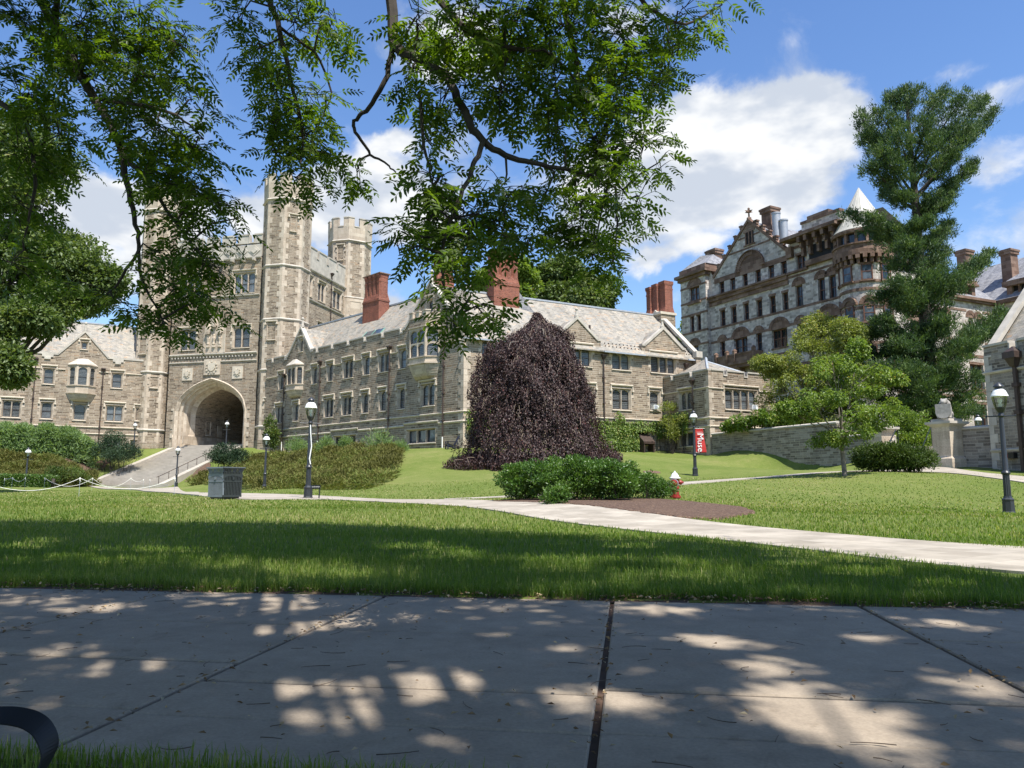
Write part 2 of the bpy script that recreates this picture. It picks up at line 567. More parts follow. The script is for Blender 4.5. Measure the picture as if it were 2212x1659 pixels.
G = lambda *c: c
M['ashleaf'] = leaf_mat('pinnate_leaf', [(0, (0.037, .072, .014)), (.5, (0.071, .122, .020)), (.85, (0.115, .17, .026)), (1, (0.178, .215, .034))], .42, .5, .4, (2.0, 2.1, .45))
M['beech'] = leaf_mat('purple_beech_leaf', [(0, (.016, .008, .009)), (.45, (.038, .020, .020)), (.8, (.078, .043, .040)), (.95, (.155, .105, .085)), (1, (.12, .028, .025))], .5, .12, .35, (1.5, .8, .8))
M['pine'] = leaf_mat('pine_needle', [(0, (.026, .054, .026)), (.45, (.058, .104, .040)), (.8, (.115, .170, .052)), (1, (.18, .23, .07))], .55, .25, .3)
M['maple'] = leaf_mat('mid_green_leaf', [(0, (0.050, .085, .026)), (.5, (0.103, .150, .042)), (.85, (0.162, .205, .058)), (.96, (0.213, .23, .075)), (1, (0.336, .13, .05))], .5, .3, .4)
M['yellowgreen'] = leaf_mat('yellow_green_leaf', [(0, (.12, .15, .035)), (.5, (.20, .235, .055)), (.9, (.28, .29, .075)), (1, (.40, .22, .08))], .5, .35, .4)
M['redbud'] = leaf_mat('redbud_leaf', [(0, (0.081, .135, .026)), (.5, (0.140, .210, .038)), (.93, (0.216, .27, .05)), (1, (0.389, .16, .05))], .45, .38, .4)
M['box'] = leaf_mat('glossy_shrub_leaf', [(0, (0.033, .082, .014)), (.5, (0.073, .150, .024)), (.85, (0.127, .215, .034)), (1, (0.297, .34, .16))], .38, .25, .5)
M['yew'] = leaf_mat('yew_needle', [(0, (0.029, .054, .012)), (.5, (0.063, .104, .018)), (.9, (0.112, .155, .028)), (1, (0.146, .18, .04))], .55, .2, .3)
M['darkyew'] = leaf_mat('dark_yew_needle', [(0, (.014, .034, .018)), (.5, (.030, .060, .028)), (1, (.06, .10, .04))], .55, .1, .3)
M['juniper'] = leaf_mat('juniper_scale', [(0, (.060, .060, .018)), (.3, (.105, .105, .028)), (.6, (.155, .150, .040)), (.85, (.125, .17, .040)), (.93, (.19, .21, .05)), (1, (.25, .18, .11))], .65, .2, .2)
M['sage'] = leaf_mat('tall_herb_leaf', [(0, (.13, .20, .08)), (.5, (.21, .30, .13)), (.9, (.29, .38, .19)), (1, (.23, .38, .07))], .6, .4, .2)
M['ivy'] = leaf_mat('ivy_leaf', [(0, (0.077, .135, .022)), (.5, (0.138, .215, .034)), (.9, (0.209, .28, .05)), (1, (0.330, .26, .06))], .45, .25, .4)
M['grassblade'] = leaf_mat('grass_blade', [(0, (.066, .120, .018)), (.4, (.112, .178, .028)), (.72, (.185, .230, .052)), (.9, (.26, .26, .09)), (1, (.42, .36, .19))], .5, .42, .25, (1.5, 1.75, .5))
M['deadleaf'] = leaf_mat('fallen_leaf', [(0, (.10, .06, .03)), (.4, (.24, .155, .075)), (.75, (.40, .29, .16)), (1, (.50, .44, .30))], .7, .15, .3, (1.2, 1.1, .9))
M['cream'] = leaf_mat('cream_flower', [(0, (.45, .33, .20)), (.6, (.62, .52, .36)), (1, (.70, .66, .52))], .7, .2, .2, (1, 1, .9))
M['whiteflower'] = leaf_mat('white_flower', [(0, (.62, .62, .56)), (1, (.8, .8, .76))], .7, .2, .2, (1, 1, 1))
M['bark'] = plain('dark_bark', (.05, .04, .033), .9, .4, 6, bmp=.6)
M['greybark'] = plain('grey_bark', (.16, .135, .11), .9, .35, 5, bmp=.6)
M['palebark'] = plain('pale_twig', (.27, .205, .15), .8, .3, 5)
M['soil'] = plain('soil', (.085, .05, .033), .95, .35, 5, bmp=.6)

# ------------------------------------------------------------------ terrain
def _cp(px, py, d):
    p = at(px, py, d); return (p[0], p[1], p[2])


CTRL = [(x, y, 0.0) for x in (-60, -30, -14, -6, 0, 6, 14, 30, 60) for y in (-14, -4, 2, 6.5)]
CTRL += [(0, 12, .05), (-8, 13, .06), (-20, 14, .1), (8, 11, .03), (14, 14, .05), (24, 16, .05), (0, 17, .15), (-10, 20, .26), (-25, 28, .4), (10, 17, .12),
         (-40, 30, .5), (-50, 45, .8), (-60, 60, 1.2)]
CTRL += [_cp(*c) for c in [
    (485, 1078, 27.5), (665, 1077, 28.5), (1458, 1077, 24.3), (2180, 1110, 22), (1250, 1094, 19.5), (850, 1079, 30), (1060, 1078, 27),
    (1500, 1028, 44), (1480, 1046, 33), (1600, 1037, 36), (1700, 1030, 38), (1825, 1028, 36), (1835, 1019, 41), (1940, 1019, 38), (1960, 1015, 43.5), (2050, 1008, 45),
    (2140, 1013, 43), (2212, 1019, 41), (2212, 1041, 33), (2050, 1022, 40), (2000, 1062, 30), (1700, 1078, 26), (1700, 1125, 17), (2100, 1105, 21),
    (1535, 983, 66.3), (1630, 990, 60), (1728, 997, 57.1), (1822, 1004, 53), (1600, 1010, 51), (1400, 985, 58),
    (1160, 1013, 48), (1000, 1060, 36), (1000, 1012, 50), (900, 1052, 40), (900, 1005, 52), (1150, 1062, 33.5), (1300, 1025, 44), (1350, 1000, 50), (1250, 1060, 31),
    (700, 1066, 36), (700, 1058, 42), (560, 1060, 46), (571, 1063, 49.5), (450, 1056, 56), (780, 1058, 41),
    (280, 1051, 75), (380, 1053, 70), (180, 1050, 70), (60, 1052, 60), (0, 1060, 45), (-120, 1052, 60), (420, 1052, 68), (200, 1060, 46), (300, 1075, 30),
]]
# foot of the buildings
CTRL += [(-3.95, 61.8, 3.93), (5, 66, 4.0), (14.4, 71, 4.1), (-14.5, 72.3, 4.3), (-26.5, 84.5, 4.65), (-9, 66.8, 4.1), (-20, 77.6, 4.5),
         (-6, 60.3, 3.75), (-16.5, 70, 3.9), (-26.5, 79.0, 3.4), (-30, 84, 4.7),
         (-42.5, 87, 4.85), (-52, 82, 4.8), (-62, 76, 4.8), (-48, 80, 4.1), (-56, 75, 3.9), (-47, 76, 2.9), (-55, 70, 2.7), (-44, 80, 2.6), (-45, 71, 1.0), (-56, 64, 1.1),
         (-32.3, 83.2, 4.3), (-32.6, 80, 2.9), (-33.2, 77.5, 1.4), (-43.3, 84.5, 4.1), (-43.6, 81.5, 2.6),
         (-34, 88, 5.3), (-38, 88.5, 5.3), (-40, 92, 5.4), (-20, 95, 6), (0, 90, 6), (25, 95, 7), (-70, 95, 6), (35, 75, 5), (45, 75, 5.5), (30, 60, 4.2), (40, 60, 5), (27, 47.5, 2.4), (33, 47, 2.8),
         (60, 80, 6), (60, 40, 2.5), (45, 30, 1.2), (60, 20, .6), (24, 55, 3.2), (27, 68, 5.2), (50, 50, 3.5), (20.5, 66, 5.0), (24, 60, 4.9), (27, 54.5, 4.5), (22.3, 57.5, 4.7), (25.2, 69.2, 5.2),
         (-80, 80, 4), (0, 120, 6), (-60, 120, 6), (60, 120, 8), (-90, 40, 1), (90, 60, 4)]
_cp_a = np.array(CTRL)
_d = np.sqrt(((_cp_a[:, None, :2] - _cp_a[None, :, :2]) ** 2).sum(-1) + 1.5 ** 2)
_w = np.linalg.solve(np.block([[_d - 2.2 * np.eye(len(_cp_a)) * 0, np.ones((len(_cp_a), 1))], [np.ones((1, len(_cp_a))), np.zeros((1, 1))]]),
                     np.append(_cp_a[:, 2], 0))


def gz(x, y):
    x = np.asarray(x, float); y = np.asarray(y, float)
    sh = x.shape; x = x.ravel(); y = y.ravel()
    xc = np.clip(x, -95, 95); yc = np.clip(y, -14, 125)
    out = np.empty(len(x))
    for i in range(0, len(x), 20000):
        s = slice(i, i + 20000)
        d = np.sqrt((xc[s, None] - _cp_a[None, :, 0]) ** 2 + (yc[s, None] - _cp_a[None, :, 1]) ** 2 + 1.5 ** 2)
        out[s] = d @ _w[:-1] + _w[-1]
    # the pavement strip itself is dead level
    u = along(x, y)
    k = np.clip((u - 6.35) / 2.0, 0, 1); k = k * k * (3 - 2 * k)
    out = out * k
    # cut for the stairs below the tower
    sx = (x + 29.3415) * .9703 - (y - 87.0) * .2419; sy = (x + 29.3415) * .2419 + (y - 87.0) * .9703
    zs = .86 + 4.76 * np.clip((sy + 12.6) / 13.9, 0, 1)
    dx = np.maximum(np.maximum(-10.0 - sx, sx + 1.4), 0)
    lim = np.where(dx <= 0, zs - .75, zs + .15 + (dx - .3) * .9)
    on = (sy > -14.5) & (sy < 1.6) & (dx < 4)
    out = np.where(on, np.minimum(out, lim), out)
    return out.reshape(sh) if sh else float(out[0])


WALK_A = radians(-8.4)          # the pavement runs almost square across the view


def along(x, y):
    """distance forward, square to the pavement"""
    return np.asarray(x) * sin(-WALK_A) * 1.0 + np.asarray(y) * cos(WALK_A)


def walk_pt(s, t, z=0.0):
    """s along the pavement to the right, t forward"""
    return (s * cos(WALK_A) + t * sin(-WALK_A), s * sin(WALK_A) + t * cos(WALK_A), z)


def lawn_mat():
    m, N, Lk, bs = newmat('lawn')
    tc = N.new('ShaderNodeTexCoord')
    P = tc.outputs['Object']
    a = noise(N, Lk, P, .22, 5, .6)
    b = noise(N, Lk, P, 2.2, 6, .7)
    c = noise(N, Lk, P, 30, 4, .7)
    r1 = ramp(N, [(.30, (.088, .130, .027)), (.46, (.125, .168, .037)), (.60, (.165, .195, .055)), (.74, (.23, .222, .09))])
    mx = N.new('ShaderNodeMath'); mx.operation = 'MULTIPLY_ADD'; mx.inputs[1].default_value = .45
    Lk.new(b.outputs['Fac'], mx.inputs[0])
    m2 = N.new('ShaderNodeMath'); m2.operation = 'MULTIPLY_ADD'; m2.inputs[1].default_value = .62; m2.inputs[2].default_value = 0.0
    Lk.new(a.outputs['Fac'], m2.inputs[0]); Lk.new(m2.outputs[0], mx.inputs[2])
    Lk.new(mx.outputs[0], r1.inputs[0])
    cr = ramp(N, [(.3, (.62, .66, .6)), (.7, (1.3, 1.25, 1.2))])
    Lk.new(c.outputs['Fac'], cr.inputs[0])
    col = mixc(N, Lk, .8, r1.outputs[0], mixc(N, Lk, 1.0, r1.outputs[0], cr.outputs[0], 'MULTIPLY'))
    Lk.new(col, bs.inputs['Base Color'])
    bs.inputs['Roughness'].default_value = .95
    bs.inputs['Specular IOR Level'].default_value = .15
    bump(N, Lk, bs, c.outputs['Fac'], .9, .05)
    return m


M['lawn'] = lawn_mat()


def build_ground():
    def axis(lo, hi, step, far):
        core = np.arange(lo, hi + .01, step)
        ext = np.geomspace(1, far, 14)
        return np.concatenate([lo - ext[::-1] * 1.0, core, hi + ext])
    X = axis(-75, 60, .6, 900); Y = np.unique(np.concatenate([axis(-12, 108, .6, 900), np.arange(.4, 9.6, .1)]).round(4))
    X = np.unique(np.concatenate([X, np.arange(-10, 11, .3)]).round(4))
    nx, ny = len(X), len(Y)
    gx, gy = np.meshgrid(X, Y)
    z = gz(gx, gy)
    # the ground drops away below slab level under the pavement
    t = along(gx, gy)
    under = (t > 2.0) & (t < 7.0)
    z = np.where((t < 6.33) & (t > 2.52), -.16, z)
    V = np.stack([gx, gy, z], -1).reshape(-1, 3)
    F = []
    idx = np.arange(nx * ny).reshape(ny, nx)
    F = np.stack([idx[:-1, :-1], idx[:-1, 1:], idx[1:, 1:], idx[1:, :-1]], -1).reshape(-1, 4)
    me = bpy.data.meshes.new('ground')
    me.vertices.add(len(V)); me.vertices.foreach_set('co', V.astype(np.float32).ravel())
    me.loops.add(F.size); me.loops.foreach_set('vertex_index', F.astype(np.int32).ravel())
    me.polygons.add(len(F)); me.polygons.foreach_set('loop_start', np.arange(0, F.size, 4, dtype=np.int32))
    me.polygons.foreach_set('use_smooth', [True] * len(F))
    me.update(); me.validate()
    me.materials.append(M['lawn'])
    tag(link('ground', me), kind='structure')


build_ground()


def ribbon(name, left, right, mat, lift=.03, nlen=120, nwid=6, kind='structure', side=.15):
    """a paved strip draped on the ground between two edge lines of (x, y)"""
    def res(P):
        P = np.array(P, float); d = np.r_[0, np.cumsum(np.linalg.norm(np.diff(P, axis=0), axis=1))]
        # smooth corner rounding by dense linear sampling and a moving average
        t = np.linspace(0, d[-1], nlen)
        Q = np.stack([np.interp(t, d, P[:, 0]), np.interp(t, d, P[:, 1])], -1)
        k = max(3, nlen // 24); W = np.pad(Q, ((k, k), (0, 0)), mode='edge')
        W[:k] = Q[0] - (Q[k:0:-1] - Q[0]); W[-k:] = Q[-1] + (Q[-1] - Q[-2:-k - 2:-1])
        return np.stack([np.convolve(W[:, i], np.ones(2 * k + 1) / (2 * k + 1), 'valid') for i in (0, 1)], -1)
    A, B = res(left), res(right)
    w = np.linspace(0, 1, nwid)[None, :, None]
    G_ = A[:, None] * (1 - w) + B[:, None] * w
    z = gz(G_[..., 0], G_[..., 1]) + lift
    V = np.concatenate([G_, z[..., None]], -1)
    low = V[:, [0, -1]].copy(); low[..., 2] -= side
    V = np.concatenate([low[:, :1], V, low[:, 1:]], 1)
    n2 = nwid + 2
    mb = MB()
    fs = []
    for i in range(nlen - 1):
        for j in range(n2 - 1):
            fs.append((i * n2 + j, i * n2 + j + 1, (i + 1) * n2 + j + 1, (i + 1) * n2 + j))
    mb.add(V.reshape(-1, 3), fs)
    o = mb.build(name, mat)
    return tag(o, kind=kind)


def paving_mat():
    m, N, Lk, bs = newmat('pale_paving')
    tc = N.new('ShaderNodeTexCoord'); P = tc.outputs['Object']
    br = N.new('ShaderNodeTexBrick')
    br.inputs['Scale'].default_value = 1; br.inputs['Brick Width'].default_value = .62; br.inputs['Row Height'].default_value = .45
    br.inputs['Mortar Size'].default_value = .008
    br.inputs['Color1'].default_value = (.31, .275, .225, 1); br.inputs['Color2'].default_value = (.42, .38, .32, 1)
    br.inputs['Mortar'].default_value = (.27, .24, .20, 1)
    mp = N.new('ShaderNodeMapping'); mp.inputs['Rotation'].default_value = (0, 0, radians(-33))
    Lk.new(P, mp.inputs[0]); Lk.new(mp.outputs[0], br.inputs['Vector'])
    n = noise(N, Lk, P, 1.4, 6, .7)
    r = ramp(N, [(.3, (.72, .71, .69)), (.7, (1.15, 1.13, 1.1))])
    Lk.new(n.outputs['Fac'], r.inputs[0])
    Lk.new(mixc(N, Lk, 1.0, br.outputs['Color'], r.outputs[0], 'MULTIPLY'), bs.inputs['Base Color'])
    bs.inputs['Roughness'].default_value = .88
    bump(N, Lk, bs, br.outputs['Fac'], -.25, .01)
    return m


M['paving'] = paving_mat()
E = lambda px, py, d: tuple(at(px, py, d)[:2])
# main path: from the right foreground back to the litter bin and on towards the stairs
near_edge = [(16.0, 4.2), E(2212, 1238, 7.55), E(1900, 1200, 9.6), E(1500, 1159, 12.8), E(1200, 1128, 16.6), E(1000, 1106, 20.6), E(800, 1087, 25.6), E(700, 1081, 28.2), E(610, 1084, 26.8), E(525, 1089, 26.0), E(430, 1080, 32)]
far_edge = [(17.2, 6.9), E(2212, 1180, 10.6), E(1900, 1155, 12.8), E(1500, 1126, 16.6), E(1250, 1105, 20.2), E(1070, 1090, 23.8), E(960, 1079, 28.2), E(800, 1078, 30.0), E(660, 1073, 33), E(530, 1068, 38), E(430, 1066, 41)]
ribbon('path', near_edge, far_edge, M['paving'], .03)
ribbon('path', [E(430, 1080, 32), E(300, 1058, 56), E(190, 1053, 70)], [E(430, 1066, 41), E(395, 1058, 52), E(375, 1054, 69)], M['paving'], .06, 90)
# side path climbing from behind the shrubs to the gate
ribbon('path', [E(960, 1079.5, 28.0), E(1090, 1076, 27.5), E(1200, 1072, 28), E(1340, 1060, 29.5), E(1440, 1052, 31.5), E(1500, 1047, 33), E(1600, 1039, 36), E(1700, 1032, 38.5), E(1830, 1022, 40.3), E(1960, 1019, 41.5)],
       [E(960, 1077.8, 28.9), E(1090, 1072, 29.2), E(1200, 1065, 30.5), E(1340, 1052, 32.5), E(1440, 1045, 34.0), E(1500, 1041.5, 35.2), E(1600, 1034, 38), E(1700, 1027, 40.3), E(1830, 1018, 42.3), E(1960, 1015, 44.0)],
       M['paving'], .03)
ribbon('path', [E(1955, 1019, 41.0), E(2010, 1021, 40), E(2090, 1030, 36.5), E(2212, 1043, 32.5), E(2330, 1060, 28)],
       [E(1960, 1013, 45.5), E(2040, 1010, 44.6), E(2120, 1020, 40.6), E(2212, 1032, 36.2), E(2330, 1045, 32)], M['paving'], .04, 60)


def concrete_mat():
    m, N, Lk, bs = newmat('pavement_slab')
    tc = N.new('ShaderNodeTexCoord'); P = tc.outputs['Object']
    oi = N.new('ShaderNodeAttribute'); oi.attribute_name = 'tint'
    a = noise(N, Lk, P, .9, 6, .65); b = noise(N, Lk, P, 60, 3, .7); c = noise(N, Lk, P, 6, 5, .7)
    r = ramp(N, [(.28, (.245, .20, .153)), (.5, (.315, .26, .20)), (.72, (.37, .308, .24))])
    Lk.new(a.outputs['Fac'], r.inputs[0])
    rb = ramp(N, [(.3, (.86, .86, .86)), (.7, (1.12, 1.12, 1.12))]); Lk.new(b.outputs['Fac'], rb.inputs[0])
    rc = ramp(N, [(.35, (.9, .9, .9)), (.65, (1.06, 1.06, 1.06))]); Lk.new(c.outputs['Fac'], rc.inputs[0])
    col = mixc(N, Lk, 1.0, mixc(N, Lk, 1.0, r.outputs[0], rb.outputs[0], 'MULTIPLY'), rc.outputs[0], 'MULTIPLY')
    Lk.new(col, bs.inputs['Base Color'])
    bs.inputs['Roughness'].default_value = .85
    bs.inputs['Specular IOR Level'].default_value = .3
    st = noise(N, Lk, P, 2.3, 7, .75, 1.2); sr = ramp(N, [(.30, (.70, .68, .64)), (.42, (1, 1, 1)), (.66, (1, 1, 1)), (.74, (.82, .80, .77))]); Lk.new(st.outputs['Fac'], sr.inputs[0])
    col = mixc(N, Lk, .8, col, mixc(N, Lk, 1.0, col, sr.outputs[0], 'MULTIPLY')); Lk.new(col, bs.inputs['Base Color'])
    ad = N.new('ShaderNodeMath'); ad.operation = 'ADD'
    Lk.new(b.outputs['Fac'], ad.inputs[0]); Lk.new(c.outputs['Fac'], ad.inputs[1])
    bump(N, Lk, bs, ad.outputs[0], .25, .006)
    return m


M['slab'] = concrete_mat()


def build_walk():
    mb = MB(); soil = MB()
    T0, T1, T2 = 1.05, 3.86, 6.30           # near edge, long joint, far edge
    w = 1.86; g = .016
    for k in range(-9, 10):
        s0 = -.13 + k * w + g; s1 = -.13 + (k + 1) * w - g
        off = {0: .1, -1: 0, -2: .36, 1: .28}.get(k, .2 * sin(k * 2.3)) - .36
        J = 3.86 + off; q = .023; c1 = 4.9 + .1 * sin(k * 1.7); c0 = 2.98 + .08 * sin(k * 2.9); e2 = .004
        for (a, b) in ((2.4, c0 - e2), (c0 + e2, J - q), (J + q, c1 - e2), (c1 + e2, T2)):
            dz = random.uniform(-.002, .002); tl = random.uniform(-.003, .003)
            c = [walk_pt(s0, a), walk_pt(s1, a), walk_pt(s1, b), walk_pt(s0, b)]
            e = .008
            ci = [walk_pt(s0 + e, a + e), walk_pt(s1 - e, a + e), walk_pt(s1 - e, b - e), walk_pt(s0 + e, b - e)]
            zz = [dz, dz + tl, dz + tl, dz]
            V = [(x, y, -.12) for x, y, _ in c] + [(x, y, zz[i] - e) for i, (x, y, _) in enumerate(c)] + [(x, y, zz[i]) for i, (x, y, _) in enumerate(ci)]
            F = [(i, (i + 1) % 4, 4 + (i + 1) % 4, 4 + i) for i in range(4)] + [(4 + i, 4 + (i + 1) % 4, 8 + (i + 1) % 4, 8 + i) for i in range(4)] + [(8, 9, 10, 11)]
            mb.add(V, F)
    tag(mb.build('sidewalk', M['slab']), kind='structure')
    q = [walk_pt(-17, 2.36, -.022), walk_pt(18, 2.36, -.022), walk_pt(18, 6.5, -.022), walk_pt(-17, 6.5, -.022)]
    n = 140
    for i in range(n):
        s0 = -17 + 35 * i / n; s1 = -17 + 35 * (i + 1) / n
        soil.poly([walk_pt(s0, 2.36, -.02), walk_pt(s1, 2.36, -.02), walk_pt(s1, 6.28, -.02), walk_pt(s0, 6.28, -.02)])
        j0 = 6.56 + .05 * sin(s0 * 3.1) + .04 * sin(s0 * 7.7); j1 = 6.56 + .05 * sin(s1 * 3.1) + .04 * sin(s1 * 7.7)
        soil.poly([walk_pt(s0, 6.285, -.012), walk_pt(s1, 6.285, -.012), walk_pt(s1, j1, .012), walk_pt(s0, j0, .012)])
    tag(soil.build('soil', M['soil']), kind='structure')


build_walk()


def bed(name, pts, mat, lift=.05):
    """a bed of mulch: an irregular patch lying on the ground, thin at its rim"""
    P = np.array(pts, float); c = P.mean(0)
    d = np.r_[P, P[:1]]
    L = np.r_[0, np.cumsum(np.linalg.norm(np.diff(d, axis=0), axis=1))]
    t = np.linspace(0, L[-1], 121)[:-1]
    Q = np.stack([np.interp(t, L, d[:, 0]), np.interp(t, L, d[:, 1])], -1)
    Q += (np.random.default_rng(3).normal(0, .04, Q.shape))
    mb = MB(); rings = [1.0, .98, .9, .75, .5, .25]
    V = []
    for k, s in enumerate(rings):
        R = c + (Q - c) * s
        V.append(np.c_[R, gz(R[:, 0], R[:, 1]) + (-.03 if k == 0 else lift)])
    V.append(np.array([[c[0], c[1], gz(c[0], c[1]) + lift]]))
    n = len(Q); F = []
    for k in range(len(rings) - 1):
        for i in range(n):
            F.append((k * n + i, k * n + (i + 1) % n, (k + 1) * n + (i + 1) % n, (k + 1) * n + i))
    k = len(rings) - 1
    for i in range(n): F.append((k * n + i, k * n + (i + 1) % n, (k + 1) * n))
    mb.add(np.vstack(V), F)
    return tag(mb.build(name, mat), kind='structure')


def mulch_mat():
    m, N, Lk, bs = newmat('bark_mulch')
    tc = N.new('ShaderNodeTexCoord'); P = tc.outputs['Object']
    v = N.new('ShaderNodeTexVoronoi'); v.inputs['Scale'].default_value = 26
    mp = N.new('ShaderNodeMapping'); mp.inputs['Scale'].default_value = (1, 1.8, 1); Lk.new(P, mp.inputs[0]); Lk.new(mp.outputs[0], v.inputs['Vector'])
    sp = N.new('ShaderNodeSeparateColor'); Lk.new(v.outputs['Color'], sp.inputs[0])
    r = ramp(N, [(0, (.055, .030, .020)), (.5, (.115, .065, .042)), (.85, (.18, .11, .072)), (1, (.26, .18, .12))])
    Lk.new(sp.outputs[0], r.inputs[0]); Lk.new(r.outputs[0], bs.inputs['Base Color'])
    bs.inputs['Roughness'].default_value = .95
    bump(N, Lk, bs, v.outputs['Distance'], .9, .04)
    return m


M['mulch'] = mulch_mat()
bed('mulch_bed', [E(1055, 1092, 23.2), E(1250, 1106.5, 19.7), E(1480, 1123, 16.9), E(1560, 1122, 16.9), E(1640, 1108, 18.8), E(1600, 1098, 20.3), E(1480, 1085, 22.3), E(1350, 1080, 24.5), E(1150, 1078, 25.6)], M['mulch'], .045)
bed('soil_patch', [(-44.2, 83.5), (-43.3, 84.4), (-43.4, 81), (-43.7, 78), (-44.3, 76.6), (-46, 77.5), (-47, 80), (-46.2, 82.5)], M['mulch'], .05)
bed('soil_patch', [(-32.4, 76.6), (-31.2, 76.8), (-30.6, 78.5), (-31.4, 80.4), (-32.3, 80.6)], M['mulch'], .05)

# ------------------------------------------------------------------ masonry building kit
def wall_panel(mb, x0, x1, z0, z1, openings, depth=.36, y=0.0, m=0):
    """front face of a wall with rectangular holes (a,b,c,d) and their reveals"""
    ops = [(max(a, x0), min(b, x1), max(c, z0), min(d, z1)) for a, b, c, d in openings if b > x0 and a < x1 and d > z0 and c < z1]
    xs = sorted({x0, x1, *[o[0] for o in ops], *[o[1] for o in ops]})
    for i in range(len(xs) - 1):
        a, b = xs[i], xs[i + 1]
        if b - a < 1e-6: continue
        mid = (a + b) / 2
        cuts = sorted([(o[2], o[3]) for o in ops if o[0] < mid < o[1]])
        z = z0
        for c, d in cuts + [(z1, z1)]:
            if c - z > 1e-6: mb.poly([(a, y, z), (b, y, z), (b, y, c), (a, y, c)], m)
            z = max(z, d)
    for a, b, c, d in ops:
        mb.poly([(a, y, c), (a, y, d), (a, y + depth, d), (a, y + depth, c)][::-1], m)
        mb.poly([(b, y, c), (b, y, d), (b, y + depth, d), (b, y + depth, c)], m)
        mb.poly([(a, y, d), (b, y, d), (b, y + depth, d), (a, y + depth, d)], m)
        mb.poly([(a, y, c), (b, y, c), (b, y + depth, c), (a, y + depth, c)][::-1], m)


def arch_z(t, rise, point=.18):
    """height of a depressed pointed arch at t in -1..1"""
    t = min(1.0, abs(t))
    return rise * ((1 - point) * sqrt(max(0, 1 - t ** 2.4)) + point * (1 - t))


_mc = {}


def cached(key, fn):
    if key not in _mc: _mc[key] = fn()
    return _mc[key]


def quoin_plates(mb, side, x, z0, z1, wa=.14, wb=.34, hh=.42, y=-.022, th=.03):
    """toothed dressed stones beside an opening or a corner; side is +1 or -1"""
    z = z0; k = 0
    while z < z1 - .08:
        zt = min(z1, z + hh * (1.0 if k % 2 else .92)); w = wb if k % 2 else wa
        a, b = (x, x + side * w) if side > 0 else (x - w, x)
        mb.box(a, b, y, y + th, z + .006, zt - .006)
        z = zt; k += 1


def win_surround(w, h, n, arched, quoin, transom):
    mb = MB(); W = w / 2
    for s in (-1, 1):
        pl = [(s * (W + .17), -.025), (s * (W + .14), -.025), (s * W, .19), (s * W, .34), (s * (W + .17), .34)]
        if s > 0: pl = pl[::-1]
        mb.prism(pl[::-1], 0, h, 0)
    # head
    mb.add([(-W - .17, -.025, h + .17), (W + .17, -.025, h + .17), (W + .17, -.025, h + .10), (-W - .17, -.025, h + .10),
            (-W - .17, .19, h), (W + .17, .19, h), (W + .17, .34, h), (-W - .17, .34, h), (-W - .17, .34, h + .17), (W + .17, .34, h + .17)],
           [(3, 2, 1, 0), (4, 5, 2, 3), (7, 6, 5, 4), (8, 9, 6, 7), (0, 1, 9, 8), (0, 8, 7, 4, 3), (1, 2, 5, 6, 9)])
    mw = .12; lw = (w - mw * (n - 1)) / n
    lights = [(-W + i * (lw + mw), -W + i * (lw + mw) + lw) for i in range(n)]
    for i in range(n - 1):
        a = lights[i][1]; b = lights[i + 1][0]; c = (a + b) / 2
        mb.prism([(c - .03, .05), (c + .03, .05), (b, .16), (b, .33), (a, .33), (a, .16)], 0, h)
    tiers = [(0, h)] if not transom else [(0, h * .5 - .06), (h * .5 + .06, h)]
    if transom:
        for a, b in lights: mb.box(a, b, .1, .33, h * .5 - .06, h * .5 + .06)
    if arched:
        for zb, zt in tiers:
            for a, b in lights:
                c = (a + b) / 2; r = (b - a) / 2; rise = min(.30, r * .75)
                for sgn in (-1, 1):
                    pts = [(c + sgn * r, zt), ]
                    for k in range(7):
                        t = 1 - k / 6
                        pts.append((c + sgn * r * t, zt - rise + arch_z(t, rise - .02, .22)))
                    pts.append((c, zt))
                    if sgn > 0: pts = pts[::-1]
                    mb.extrude_y(pts, .15, .30)
    if quoin:
        for s in (-1, 1):
            quoin_plates(mb, s, s * (W + .165), -.02, h + .17, .07, .27, .38)
    return mb.mesh('window', M['ashlar'])


def win_parts(w, h, n, rail, transom):
    W = w / 2; mw = .12; lw = (w - mw * (n - 1)) / n
    sash = MB(); pane = MB()
    for i in range(n):
        a = -W + i * (lw + mw); b = a + lw; f = .045
        for x0, x1, z0, z1 in ((a, a + f, 0, h), (b - f, b, 0, h), (a + f, b - f, 0, f + .02), (a + f, b - f, h - f, h)):
            sash.box(x0, x1, .225, .285, z0, z1)
        if rail and not transom: sash.box(a + f, b - f, .22, .285, h * .46 - .03, h * .46 + .03)
        t = random.uniform(-.012, .012)
        pane.poly([(a, .27 + t, 0), (b, .27 - t, 0), (b, .27 - t, h), (a, .27 + t, h)])
    return sash.mesh('sash', M['sash']), pane


def sill_mesh(w):
    mb = MB(); W = w / 2 + .2
    mb.add([(-W, -.10, -.16), (W, -.10, -.16), (W, .26, -.16), (-W, .26, -.16), (-W, -.10, -.09), (W, -.10, -.09), (W, .26, .002), (-W, .26, .002)],
           [(0, 3, 2, 1), (4, 5, 6, 7), (0, 1, 5, 4), (1, 2, 6, 5), (2, 3, 7, 6), (3, 0, 4, 7)])
    return mb.mesh('sill', M['lime'])


